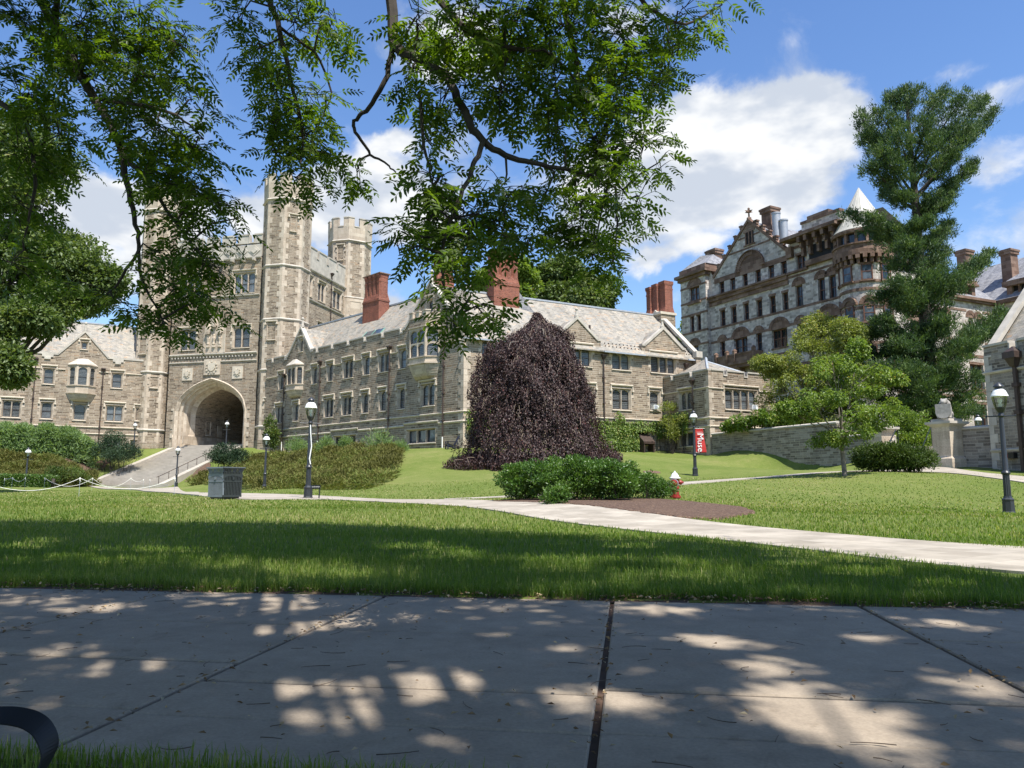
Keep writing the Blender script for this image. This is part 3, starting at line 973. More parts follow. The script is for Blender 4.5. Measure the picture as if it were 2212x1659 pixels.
def hood_mesh(w, h, drop, stop=True):
    mb = MB(); W = w / 2 + .26
    prof = [(-.03, 0), (-.13, .05), (-.15, .13), (-.05, .19), (.02, .19), (.02, 0)]
    z = h + .30
    vs = []
    for x in (-W - .1, W + .1): vs += [(x, y, z + q) for y, q in prof]
    k = len(prof)
    mb.add(vs, [(i, (i + 1) % k, k + (i + 1) % k, k + i)[::-1] for i in range(k)] + [list(range(k)), list(range(k, 2 * k))[::-1]])
    for s in (-1, 1):
        a, b = sorted((s * W, s * (W + .1)))
        mb.box(a, b, -.12, .02, z - drop, z)
        if stop:
            a, b = sorted((s * (W - .04), s * (W + .16)))
            mb.box(a, b, -.16, .02, z - drop - .14, z - drop)
    return mb.mesh('hood_mould', M['lime'])


class Facade:
    def __init__(s, root, fr, mat):
        s.root = root; s.fr = fr; s.mat = mat; s.ops = []; s.b = root_loc(root)

    def place(s, name, me, x, z, y=0.0, parent=None):
        p = s.fr.p(x, y, z) - s.b
        return link(name, me, s.root, p, s.fr.a)

    def window(s, x0, x1, z0, z1, n=1, hood=.32, arched=True, quoin=True, sill=True, glass='glass', y=0.0, rail=True, stop=True, cut=True, transom=False):
        w = round(x1 - x0, 2); h = round(z1 - z0, 2); xc = (x0 + x1) / 2
        if cut: s.ops.append((xc - w / 2 - .165, xc + w / 2 + .165, z0 - .05, z0 + h + .165))
        o = s.place('window', cached(('s', w, h, n, arched, quoin, transom), lambda: win_surround(w, h, n, arched, quoin, transom)), xc, z0, y)

        def mk():
            sm, pn = win_parts(w, h, n, rail, transom)
            return sm, pn.mesh('pane', M[glass])
        sm, pm = cached(('p', w, h, n, rail, glass, transom), mk)
        link('sash', sm, o); link('pane', pm, o)
        if sill: link('sill', cached(('sill', w), lambda: sill_mesh(w)), o)
        if hood: link('hood_mould', cached(('hood', w, h, hood, stop), lambda: hood_mesh(w, h, hood, stop)), o)
        return o


def crenel(fr, body, cop, x0, x1, z, merl, gap, drop, th=.38, y=0.0, first=None, lip=.07, ch=.13):
    """battlements: long merlons with narrow gaps, everything capped with coping"""
    x = x0; k = 0
    body.M = fr.M; cop.M = fr.M
    while x < x1 - .02:
        e = min(x1, x + (first if (k == 0 and first) else merl))
        body.box(x, e, y, y + th, z - drop, z)
        cop.box(x - .02, e + .02, y - lip, y + th + .05, z, z + ch)
        # coping returns down the sides of the gap
        if e + gap < x1:
            cop.box(e + .0, e + .09, y - lip * .8, y + th + .04, z - drop + .12, z)
            cop.box(e + gap - .09, e + gap, y - lip * .8, y + th + .04, z - drop + .12, z)
            cop.box(e, e + gap, y - lip, y + th + .05, z - drop, z - drop + .12)
        x = e + gap; k += 1


def string(mb, fr, x0, x1, z, h=.16, proj=.10, y=0.0):
    mb.M = fr.M
    prof = [(0.01, 0), (-proj * .5, .0), (-proj, h * .45), (-proj, h * .7), (0.01, h)]
    k = len(prof)
    vs = [(x0, y + a, z + b) for a, b in prof] + [(x1, y + a, z + b) for a, b in prof]
    mb.add(vs, [(i, (i + 1) % k, k + (i + 1) % k, k + i)[::-1] for i in range(k)] + [list(range(k)), list(range(k, 2 * k))[::-1]])


def downpipe(root, fr, x, ztop, zbot, white=0.0, hopper=True):
    mb = MB(fr.M)
    if hopper:
        mb.prism([(x - .09, -.22), (x + .09, -.22), (x + .09, -.04), (x - .09, -.04)], ztop - .45, ztop - .15, pts2=[(x - .22, -.34), (x + .22, -.34), (x + .22, -.02), (x - .22, -.02)])
        mb.box(x - .24, x + .24, -.36, -.015, ztop - .15, ztop - .05)
    mb.tube((x, -.13, ztop - .4), (x, -.13, zbot + white), .06, .06, 8)
    z = ztop - 2.2
    while z > zbot + .3:
        mb.box(x - .11, x + .11, -.2, -.01, z, z + .12); z -= 2.3
    o = mb.build('downpipe', M['iron'], root)
    if white:
        m2 = MB(fr.M); m2.tube((x, -.13, zbot - .3), (x, -.13, zbot + white), .055, .055, 8)
        # the painted foot of the pipe
        b = root_loc(root); me = m2.mesh('pipe_foot', M['white'], b)
        link('pipe_foot', me, o)


def finial(mb, p, h=1.0):
    x, y, z = p
    mb.lathe([(.20, z - .1), (.20, z + .12), (.15, z + .16), (.09, z + .62 * h), (.07, z + .66 * h), (.13, z + .72 * h), (.15, z + .80 * h), (.12, z + .9 * h), (.04, z + .97 * h), (0, z + h)], 8, c=(x, y))


def gable_coping(mb, fr, xl, xr, zf, xp, zp, foot=.55, y=-.09, th=.5, w=.22):
    mb.M = fr.M
    for x, s in ((xl, -1), (xr, 1)):
        dx, dz = xp - x, zp - zf
        L = sqrt(dx * dx + dz * dz); nx, nz = -dz / L * (1 if dx > 0 else -1), abs(dx) / L
        pts = [(x, zf), (xp, zp), (xp, zp + w * 1.25), (x + nx * w, zf + nz * w)]
        if s > 0: pts = pts[::-1]
        mb.extrude_y(pts, y, y + th)
        a, b = sorted((x + s * foot, x))
        mb.box(a, b, y, y + th, zf - .02, zf + .16)


def roof_slab(mb, fr, x0, x1, y0, z0, y1, z1, th=.12, m=0):
    mb.M = fr.M
    mb.add([(x0, y0, z0), (x1, y0, z0), (x1, y1, z1), (x0, y1, z1), (x0, y0, z0 - th), (x1, y0, z0 - th), (x1, y1, z1 - th), (x0, y1, z1 - th)],
           [(0, 1, 2, 3), (7, 6, 5, 4), (0, 4, 5, 1), (1, 5, 6, 2), (2, 6, 7, 3), (3, 7, 4, 0)], m)


def cross_gable(mb, fr, xl, xr, zf, xp, zp, y0, zbase, slope, m=0):
    """little roof running back from a gable into the main roof (main roof: z = zbase + slope*y)"""
    mb.M = fr.M
    yp = (zp - zbase) / slope + .3; yf = max(y0 + .05, (zf - zbase) / slope)
    mb.poly([(xl, y0, zf), (xp, y0, zp), (xp, yp, zp), (xl, yf, zf)][::-1], m)
    mb.poly([(xr, y0, zf), (xp, y0, zp), (xp, yp, zp), (xr, yf, zf)], m)


def brick_chimney(root, roof, x0, x1, y0, y1, zb, zs, zt, fr, nshaft=4, name='chimney', pots=True):
    """a plinth, a weathered shoulder and a row of joined shafts set cornerwise, corbelled at the top"""
    mb = MB(fr.M)
    mb.box(x0, x1, y0, y1, zb, zs)
    mb.box(x0 - .05, x1 + .05, y0 - .05, y1 + .05, zs - .25, zs - .08)
    n = nshaft; w = (x1 - x0) / n; yc = (y0 + y1) / 2
    hd = (y1 - y0) / 2
    mb.prism([(x0, y0), (x1, y0), (x1, y1), (x0, y1)], zs, zs + .75, pts2=[(x0 + .12, y0 + .18), (x1 - .12, y0 + .18), (x1 - .12, y1 - .18), (x0 + .12, y1 - .18)])
    for i in range(n):
        c = x0 + w * (i + .5)
        r = w * .5
        sh = [(c - r * .98, y0 + .28), (c - r * .5, y0 + .10), (c + r * .5, y0 + .10), (c + r * .98, y0 + .28), (c + r * .98, y1 - .28), (c + r * .5, y1 - .10), (c - r * .5, y1 - .10), (c - r * .98, y1 - .28)]
        mb.prism(sh, zs + .1, zt - .55)
        def grow(k): return [(c + (px - c) * min(k, 1.0 + .2 / n), yc + (py - yc) * k) for px, py in sh]
        mb.prism(grow(1.07), zt - .95, zt - .85)
        mb.prism(sh, zt - .55, zt - .42, pts2=grow(1.12))
        mb.prism(grow(1.12), zt - .42, zt - .3)
        mb.prism(grow(1.2), zt - .3, zt - .1)
    o = mb.build(name, M['brick'], roof if roof is not None else root)
    cp = MB(fr.M); cp.box(x0 - .12, x1 + .12, y0 - .02, y1 + .02, zt - .1, zt)
    return o, cp


def oct_pts(cx, cy, R, a0):
    return [(cx + R * cos(a0 + i * pi / 4), cy + R * sin(a0 + i * pi / 4)) for i in range(8)]


def octagon(body, quo, lime, cx, cy, R, a0, z0, strings, ztop, crown_h=2.1, crown_up=1.1, qa=.30, qb=.58):
    """octagonal turret: rubble drum, toothed corner stones, string courses, dressed crown with battlements"""
    P = oct_pts(cx, cy, R, a0)
    body.M = quo.M = lime.M = I4
    body.prism(P, z0, ztop)
    side = 2 * R * sin(pi / 8)
    for i in range(8):
        a, b = np.array(P[i]), np.array(P[(i + 1) % 8])
        d = (b - a) / np.linalg.norm(b - a); nrm = np.array([d[1], -d[0]])
        fm = np.eye(4); fm[:2, 0] = d; fm[:2, 1] = -nrm; fm[:2, 3] = a
        quo.M = fm
        zs = sorted([z0] + [z for z in strings if z0 < z < ztop] + [ztop])
        for j in range(len(zs) - 1):
            z = zs[j] + (.16 if j else 0); k = (i + j) % 2
            while z < zs[j + 1] - .1:
                zt = min(zs[j + 1], z + .62)
                wl = (qb if k else qa); wr = (qa if k else qb)
                quo.box(-.018, wl, -.02, .02, z + .004, zt - .004); quo.box(side - wr, side + .018, -.02, .02, z + .004, zt - .004)
                z = zt; k ^= 1
    quo.M = I4
    for z in strings:
        lime.prism(oct_pts(cx, cy, R + .02, a0), z - .10, z + .02, pts2=oct_pts(cx, cy, R + .15, a0))
        lime.prism(oct_pts(cx, cy, R + .15, a0), z + .02, z + .10)
        lime.prism(oct_pts(cx, cy, R + .15, a0), z + .10, z + .2, pts2=oct_pts(cx, cy, R + .02, a0))
    # crown
    quo.prism(oct_pts(cx, cy, R + .02, a0), ztop, ztop + crown_h, pts2=oct_pts(cx, cy, R + .10, a0))
    Rc = R + .10; P = oct_pts(cx, cy, Rc, a0); side = 2 * Rc * sin(pi / 8)
    for i in range(8):
        a, b = np.array(P[i]), np.array(P[(i + 1) % 8])
        d = (b - a) / np.linalg.norm(b - a); nrm = np.array([d[1], -d[0]])
        fm = np.eye(4); fm[:2, 0] = d; fm[:2, 1] = -nrm; fm[:2, 3] = a
        quo.M = fm; lime.M = fm
        q = side * .34
        for x0, x1 in ((-.0, q), (side - q, side + .0)):
            quo.box(x0, x1, .003, .36, ztop + crown_h, ztop + crown_h + crown_up)
            lime.box(x0 - .03, x1 + .03, -.06, .42, ztop + crown_h + crown_up, ztop + crown_h + crown_up + .14)
        lime.box(q, side - q, -.06, .42, ztop + crown_h, ztop + crown_h + .13)
    quo.M = I4; lime.M = I4


# ================================================================== the long hall behind the beech
CN = np.array([-3.94, 62.0])
FL = Frame(CN, -44.8)
FR = Frame(CN, 28.0)
hall = thing('stone_hall', 'long stone dormitory hall with slate roof and red brick chimneys behind the purple weeping beech', 'building', (CN[0], CN[1], 3.9))


def build_hall():
    L = Facade(hall, FL, M['rubble']); R = Facade(hall, FR, M['rubble'])
    wallb = MB(); trim = MB(); quo = MB(); roof = MB(); cop = MB()
    # ---------- left wing (x = -u)
    for u0, u1, n in ((29.55, 30.35, 1), (22.68, 23.48, 1), (19.75, 20.55, 1), (16.2, 17.65, 2), (13.45, 14.25, 1), (10.3, 11.75, 2), (7.85, 8.65, 1)):
        L.window(-u1, -u0, 11.38, 13.0, n, hood=.42, stop=False)
    for u0, u1, n in ((29.35, 30.75, 2), (26.2, 27.0, 1), (19.5, 20.9, 2), (16.3, 17.72, 2), (13.5, 14.32, 1), (10.72, 11.52, 1), (7.92, 8.7, 1), (3.8, 5.42, 2)):
        L.window(-u1, -u0, 7.76, 9.5, n, hood=.28)
    for u0, u1, n in ((28.0, 28.7, 1), (25.0, 27.2, 2), (20.7, 21.35, 1), (15.4, 19.0, 3), (10.5, 12.25, 2), (3.64, 7.3, 3)):
        ops0 = L.window(-u1, -u0, 4.62, 5.66, n, hood=0, arched=False, glass='glassplain', rail=False, sill=True)
    # gable slit windows
    L.window(-26.25, -25.75, 15.1, 16.3, 1, hood=.12, stop=False)
    L.window(-4.75, -4.2, 15.9, 16.9, 1, hood=.12, stop=False)
    # oriels' back openings
    wallb.M = FL.M
    wall_panel(wallb, -33.4, 0, 1.5, 14.5, L.ops)
    # gables of the left wing
    wallb.M = FL.M
    g1 = (-28.6, -24.0, 14.75, -26.1, 17.5); g2 = (-7.85, -1.1, 14.75, -4.47, 18.35)
    for xl, xr, zf, xp, zp in (g1, g2):
        o = [q for q in L.ops if q[2] > 14.6 and xl < q[0] < xr]
        q = o[0]
        # the gable triangle built round its little window
        za, zb_ = q[2], q[3]
        def xs_at(z):
            t = (z - zf) / (zp - zf); return xl + (xp - xl) * t, xr + (xp - xr) * t
        a0, b0 = xs_at(za); a1, b1 = xs_at(zb_)
        wallb.poly([(xl, 0, 14.5), (xr, 0, 14.5), (xr, 0, zf), (b0, 0, za), (a0, 0, za), (xl, 0, zf)])
        wallb.poly([(a0, 0, za), (q[0], 0, za), (q[0], 0, zb_), (a1, 0, zb_)])
        wallb.poly([(q[1], 0, za), (b0, 0, za), (b1, 0, zb_), (q[1], 0, zb_)])
        wallb.poly([(a1, 0, zb_), (b1, 0, zb_), (xp, 0, zp)])
        for a, b, c, d in (q,):
            wallb.poly([(a, 0, c), (a, 0, d), (a, .36, d), (a, .36, c)][::-1]); wallb.poly([(b, 0, c), (b, 0, d), (b, .36, d), (b, .36, c)])
            wallb.poly([(a, 0, d), (b, 0, d), (b, .36, d), (a, .36, d)])
        wallb.extrude_y([(xl, 14.5), (xr, 14.5), (xr, zf), (xp, zp), (xl, zf)], .37, .5)
        gable_coping(cop, FL, xl, xr, zf, xp, zp)
        p = FL.p(xp, .15, 0); cop.M = I4
        finial(cop, (p[0], p[1], zp + .28), 1.05)
    # parapets
    pb = MB()
    for a, b in ((-33.4, -28.6), (-24.0, -7.85), (-1.1, .0)):
        crenel(FL, pb, cop, a, b, 14.92, 2.35, .5, .42, first=(1.2 if a < -30 else 1.05))
    # strings with steps over the windows
    edges = [-33.4] + [v for u in (30.35, 29.55, 28.4, 25.2, 23.48, 22.68, 20.55, 19.75, 17.65, 16.2, 14.25, 13.45, 11.75, 10.3, 8.65, 7.85, 7.0, 3.0) for v in (-u,)] + [0.0]
    for i in range(0, len(edges), 2):
        a, b = edges[i] + (.36 if i else 0), edges[i + 1] - .36
        if b > a: string(trim, FL, a, b, 12.78, .15, .11)
    string(trim, FL, -33.4, .06, 6.84, .17, .11)
    for a, b in ((-33.4, -19.6), (-14.9, -12.9), (-12.6, -7.8), (-3.1, .06)):
        string(trim, FL, a, b, 6.02, .20, .12)
    for a, b in ((-19.6, -14.9), (-7.8, -3.1)):
        string(trim, FL, a, b, 6.22, .20, .12)
    # ---------- oriels
    def oriel(fac, x0, x1, zb, zs, zh, ztop, proj, two_tier, cren):
        fr = fac.fr; c = (x0 + x1) / 2; ins = proj * .85
        plan = [(x0, 0), (x0 + ins, -proj), (x1 - ins, -proj), (x1, 0)]
        body = MB(fr.M)
        # corbel: stepped and shrinking towards the wall
        steps = 6
        for k in range(steps):
            t0 = (k / steps); t1 = ((k + 1) / steps)
            s0 = .25 + .75 * sqrt(t0); s1 = .25 + .75 * sqrt(t1)
            def pl(s): return [(c + (x - c) * (.55 + .45 * s), y * s + .0) for x, y in plan]
            body.prism([p for p in pl(s0)], zb + (zs - .55 - zb) * t0, zb + (zs - .55 - zb) * t1, pts2=pl(s1))
        big = [(x0 - .08, 0), (x0 + ins - .05, -proj - .1), (x1 - ins + .05, -proj - .1), (x1 + .08, 0)]
        body.prism(big, zs - .55, zs - .42)
        body.prism(plan, zs - .42, zs)
        body.prism(big, zs, zs + .1)
        # lit stage: corner posts, mullions, heads
        faces = [(plan[0], plan[1]), (plan[1], plan[2]), (plan[2], plan[3])]
        panes = MB(); sash = MB()
        z0, z1 = zs + .1, zh
        for (p, q) in faces:
            p = np.array(p); q = np.array(q); d = q - p; Lh = np.linalg.norm(d); d /= Lh
            lm = np.eye(4); lm[:2, 0] = d; lm[:2, 1] = (-d[1], d[0]); lm[:2, 3] = p
            mm = fr.M @ lm
            body.M = mm
            n = 2 if Lh > 1.25 else 1
            if Lh < .6: n = 1
            body.box(0, .16, 0, .2, z0, z1); body.box(Lh - .16, Lh, 0, .2, z0, z1)
            lw = (Lh - .32 - .11 * (n - 1)) / n
            tiers = [(z0, z1)] if not two_tier else [(z0, (z0 + z1) / 2 - .06), ((z0 + z1) / 2 + .06, z1)]
            for i in range(n - 1):
                a = .16 + lw * (i + 1) + .11 * i; body.box(a, a + .11, .02, .18, z0, z1)
            if two_tier: body.box(.16, Lh - .16, .03, .18, (z0 + z1) / 2 - .06, (z0 + z1) / 2 + .06)
            for (ta, tb) in tiers:
                for i in range(n):
                    a = .16 + i * (lw + .11); b = a + lw; cc = (a + b) / 2; r = lw / 2; rise = min(.28, r * .8)
                    for sg in (-1, 1):
                        pts = [(cc + sg * r, tb)] + [(cc + sg * r * (1 - k / 6), tb - rise + arch_z(1 - k / 6, rise - .02, .2)) for k in range(7)] + [(cc, tb)]
                        if sg > 0: pts = pts[::-1]
                        body.extrude_y(pts, .04, .16)
                    panes.M = mm; sash.M = mm
                    panes.poly([(a, .15, ta), (b, .15, ta), (b, .15, tb), (a, .15, tb)])
                    for e in ((a, a + .04, ta, tb), (b - .04, b, ta, tb), (a, b, ta, ta + .05)): sash.box(e[0], e[1], .12, .148, e[2], e[3])
                    if not two_tier: sash.box(a, b, .115, .148, (ta + tb) / 2 - .03, (ta + tb) / 2 + .02)
        body.M = fr.M
        body.prism(plan, zh, zh + .22)
        body.prism(big, zh + .22, zh + .34)
        o = body.build('oriel_window', M['ashlar'], fac.root)
        b = root_loc(fac.root)
        link('pane', panes.mesh('pane', M['glass'], b), o); link('sash', sash.mesh('sash', M['sash'], b), o)
        tp = MB(fr.M)
        if cren:
            tp.prism(plan, zh + .34, ztop - .55, m=0)
            for (p, q) in faces:
                p = np.array(p); q = np.array(q); d = q - p; Lh = np.linalg.norm(d); d /= Lh
                lm = np.eye(4); lm[:2, 0] = d; lm[:2, 1] = (-d[1], d[0]); lm[:2, 3] = p
                tp.M = fr.M @ lm
                k = 3 if Lh > 1.5 else 2
                w = Lh / (2 * k - 1)
                for i in range(k): tp.box(2 * i * w, (2 * i + 1) * w, 0.003, .25, ztop - .55, ztop, 1); tp.box(2 * i * w - .03, (2 * i + 1) * w + .03, -.05, .28, ztop, ztop + .1, 1)
                tp.box(0, Lh, -.04, .27, ztop - .56, ztop - .47, 1)
            me = tp.mesh('parapet', [M['rubble'], M['ashlar']], b)
            link('parapet', me, o)
        else:
            tp.prism(big, zh + .34, ztop, pts2=[(c - .28 + (x - c) * .25, .02 if abs(y) < 1e-6 else -.12) for x, y in big])
            link('lead_cap', tp.mesh('lead_cap', M['greylime'], b), o)

    oriel(L, -6.9, -3.05, 10.0, 11.75, 14.15, 15.75, .95, True, True)
    oriel(L, -28.2, -25.3, 10.2, 11.45, 13.3, 14.3, .62, False, False)
    # ---------- right wing
    for x0, x1, n in ((1.75, 4.3, 3), (5.9, 7.6, 2), (14.88, 16.7, 2)):
        R.window(x0, x1, 11.5, 12.95, n, hood=0)
    for x0, x1 in ((9.55, 12.4), (19.3, 22.05)):
        R.window(x0, x1, 11.52, 13.1, 3, hood=.38)
    for x0, x1, n in ((2.6, 4.3, 2), (6.3, 7.2, 1), (10.2, 12.65, 3), (14.85, 16.65, 2)):
        R.window(x0, x1, 7.82, 9.6, n, hood=.34)
    R.window(19.08, 20.02, 7.94, 9.6, 1, hood=.34)
    R.window(17.35, 18.75, 4.7, 5.9, 1, hood=0, arched=False, glass='glassplain', rail=False)
    wallb.M = FR.M
    wall_panel(wallb, 0, 24.6, 1.5, 13.2, R.ops)
    for xl, xr, xp in ((9.0, 13.15, 11.05), (18.55, 22.95, 20.73)):
        wallb.M = FR.M
        wallb.extrude_y([(xl, 13.2), (xr, 13.2), (xr, 13.9), (xp, 15.65), (xl, 13.9)], 0.001, .45)
        gable_coping(cop, FR, xl, xr, 13.9, xp, 15.65, foot=.4)
        for a, b in ((xl - .4, xl), (xr, xr + .4)):
            wallb.M = FR.M; wallb.box(a, b, .001, .45, 13.2, 13.88)
        p = FR.p(xp, .1, 0); cop.M = I4; finial(cop, (p[0], p[1], 15.9), .85)
        cross_gable(roof, FR, xl - .1, xr + .1, 13.95, xp, 15.75, .2, 13.2, .93)
    string(trim, FR, -.06, 20.8, 6.84, .17, .11)
    string(trim, FR, -.06, 17.0, 6.02, .2, .12)
    string(trim, FR, -.06, 1.2, 12.82, .15, .08)
    # quoins at the meeting corner and far end
    for fr, side, x in ((FL, -1, 0.012), (FR, 1, -.012)):
        quo.M = fr.M; quoin_plates(quo, side, x, 2.5, 14.4 if fr is FL else 13.0, .34, .62, .55, -.03, .04)
    # gable end of the right wing with raked coping
    wallb.M = FR.M
    wallb.poly([(24.6, 0, 1.5), (24.6, 11, 1.5), (24.6, 11, 13.2), (24.6, 5.5, 18.5), (24.6, 0, 13.2)])
    wallb.poly([(24.6, 11, 1.5), (-2.2, 11, 1.5), (-2.2, 11, 13.2), (24.6, 11, 13.2)])
    cop.M = FR.M
    for s0, s1 in (((-.5, 13.3), (5.5, 18.75)), ((11.5, 13.3), (5.5, 18.75))):
        (ya, za), (yb, zb2) = s0, s1
        cop.add([(24.2, ya, za), (24.75, ya, za), (24.75, yb, zb2), (24.2, yb, zb2), (24.2, ya, za + .3), (24.75, ya, za + .3), (24.75, yb, zb2 + .3), (24.2, yb, zb2 + .3)],
                [(0, 3, 2, 1), (4, 5, 6, 7), (0, 1, 5, 4), (1, 2, 6, 5), (2, 3, 7, 6), (3, 0, 4, 7)])
    cop.box(24.1, 24.85, -.75, -.2, 13.15, 13.75)
    wallb.M = FR.M; wallb.box(24.15, 24.75, -.62, -.005, 12.0, 13.15)
    # left wing's rear and ends
    wallb.M = FL.M
    wallb.poly([(0, 10, 1.5), (-33.4, 10, 1.5), (-33.4, 10, 14.4), (0, 10, 14.4)])
    wallb.poly([(-33.4, 0, 1.5), (-33.4, 0, 14.5), (-33.4, 5, 19.3), (-33.4, 10, 14.4), (-33.4, 10, 1.5)][::-1])
    body = wallb.build('wall', M['rubble'], hall)
    b = root_loc(hall)
    link('parapet', pb.mesh('parapet', M['rubble'], b), hall)
    cop.M = I4
    link('coping', cop.mesh('coping', M['greylime'], b), hall)
    link('string_course', trim.mesh('string_course', M['lime'], b), hall)
    link('quoin', quo.mesh('quoin', M['ashlar'], b), hall)
    # ---------- roofs
    roof_slab(roof, FL, -33.6, -4.6, .42, 14.42, 5.0, 19.3)
    roof_slab(roof, FL, -4.6, -33.6, 9.7, 14.42, 5.0, 19.3)
    roof_slab(roof, FR, .25, 24.3, -.42, 12.98, 5.5, 18.45)
    roof_slab(roof, FR, 24.3, .25, 11.4, 12.98, 5.5, 18.45)
    roof.M = FR.M
    roof.poly([(.25, -.42, 12.98), (.25, 5.5, 18.45), (-1.9, 6.6, 14.6), (-.2, .6, 13.2)])
    roof.M = FL.M
    roof.poly([(-1.1, .1, 14.9), (-4.47, .1, 18.45), (-4.47, 6.2, 18.45), (-1.1, 5.2, 14.9)])
    cross_gable(roof, FL, g1[0], g1[1], 14.9, g1[3], 17.62, .1, 14.0, 1.06)
    cross_gable(roof, FL, g2[0], g2[1], 14.9, g2[3], 18.45, .1, 14.0, 1.06)
    rf = roof.build('roof', M['slate'], hall)
    rid = MB(FL.M); rid.box(-33.4, -4.6, 4.88, 5.12, 19.27, 19.43); rid.M = FR.M; rid.box(.3, 24.2, 5.38, 5.62, 18.42, 18.58)
    # gutter of the right wing
    rid.box(13.6, 18.2, -.55, -.40, 12.82, 12.94); rid.box(-.2, 8.9, -.55, -.40, 12.82, 12.94); rid.box(23.3, 24.5, -.55, -.40, 12.82, 12.94)
    link('ridge_lead', rid.mesh('ridge_lead', M['lead'], b), rf)
    # skylights and snow guards
    for x0, x1 in ((-16.6, -13.6), (-9.6, -7.95)):
        sk = MB(FL.M); sl = (19.3 - 14.42) / 4.58
        for a in np.linspace(x0, x1, 3)[:-1]:
            w = (x1 - x0) / 2 - .08
            ya, yb = 1.0, 1.9
            sk.add([(a, ya, 14.42 + (ya - .42) * sl + .09), (a + w, ya, 14.42 + (ya - .42) * sl + .09), (a + w, yb, 14.42 + (yb - .42) * sl + .09), (a, yb, 14.42 + (yb - .42) * sl + .09)], [(0, 1, 2, 3)])
            for e0, e1 in ((a - .07, a), (a + w, a + w + .07)):
                z = lambda y, q: 14.42 + (y - .42) * sl + q
                sk.add([(e0, ya, z(ya, -.02)), (e1, ya, z(ya, -.02)), (e1, yb, z(yb, -.02)), (e0, yb, z(yb, -.02)), (e0, ya, z(ya, .14)), (e1, ya, z(ya, .14)), (e1, yb, z(yb, .14)), (e0, yb, z(yb, .14))],
                       [(4, 5, 6, 7), (0, 1, 5, 4), (1, 2, 6, 5), (2, 3, 7, 6), (3, 0, 4, 7)], 1)
        link('skylight', sk.mesh('skylight', [M['glassplain'], M['copper']], b), rf)
    sg = MB(FR.M); sl = (18.45 - 12.98) / 5.92
    for x in np.r_[np.arange(2.0, 8.6, .42), np.arange(14.1, 18.3, .42), np.arange(23.3, 24.1, .3)]:
        for y in (.12, .48): sg.tube((x + (.2 if y > .3 else 0), y, 12.98 + (y + .42) * sl - .02), (x + (.2 if y > .3 else 0), y - .05, 12.98 + (y + .42) * sl + .09), .06, .05, 6)
    sg.box(13.62, 13.76, 1.9, 2.04, 15.1, 15.75)
    link('snow_guard', sg.mesh('snow_guard', M['iron'], b), rf)
    # ---------- chimneys
    _, cp = brick_chimney(hall, rf, -19.75, -16.9, 3.4, 4.7, 16.6, 19.9, 22.6, FL, 4)
    link('chimney_cap', cp.mesh('chimney_cap', M['brownstone'], b), rf)
    _, cp = brick_chimney(hall, rf, 4.75, 7.35, 4.0, 5.6, 15.5, 19.3, 22.3, FR, 4)
    cr = MB(FR.M)
    cr.add([(7.36, 4.0, 16.8), (7.36, 5.5, 18.42), (8.7, 3.6, 16.75), (7.36, 4.0, 18.55), (7.36, 5.6, 18.6)], [(0, 2, 3), (2, 1, 4, 3), (0, 3, 4, 1)])
    link('cricket', cr.mesh('cricket', M['greyslate'], b), rf)
    link('chimney_cap', cp.mesh('chimney_cap', M['brownstone'], b), rf)
    _, cp = brick_chimney(hall, rf, .7, 2.4, 7.6, 8.8, 16.5, 20.0, 21.9, FR, 2)
    link('chimney_cap', cp.mesh('chimney_cap', M['brownstone'], b), rf)
    # gable chimney: stone base, three square brick shafts
    ch = MB(FR.M)
    ch.box(24.0, 25.9, 4.3, 6.9, 15.5, 18.4); base = ch.build('chimney_base', M['rubble'], hall)
    c2 = MB(FR.M); c2.box(23.9, 26.0, 4.2, 7.0, 18.4, 18.65); link('cap', c2.mesh('cap', M['lime'], b), base)
    c3 = MB(FR.M)
    for (x0, x1, y0, y1, zt) in ((24.75, 25.75, 4.45, 5.35, 22.15), (24.45, 25.4, 5.4, 6.15, 22.0), (24.2, 25.15, 6.2, 6.85, 21.8)):
        c3.prism([(x0 - .15, y0 - .08), (x1 + .15, y0 - .08), (x1 + .15, y1 + .06), (x0 - .15, y1 + .06)], 18.65, 19.3, pts2=[(x0, y0), (x1, y0), (x1, y1), (x0, y1)])
        c3.box(x0, x1, y0, y1, 19.3, zt - .1)
        for e, za, zb2 in ((.05, 1.05, .9), (.06, .55, .42), (.11, .42, .12)): c3.box(x0 - e, x1 + e, y0 - e * .4, y1 + e * .4, zt - za, zt - zb2)
    link('shaft', c3.mesh('shaft', M['brick'], b), base)
    # ---------- annex in front of the right wing's far end
    return L, R


build_hall()

CA = np.array([17.10, 66.3])
FAR_ = Frame(CA, 28.0); FAL = Frame(CA, -62.0)


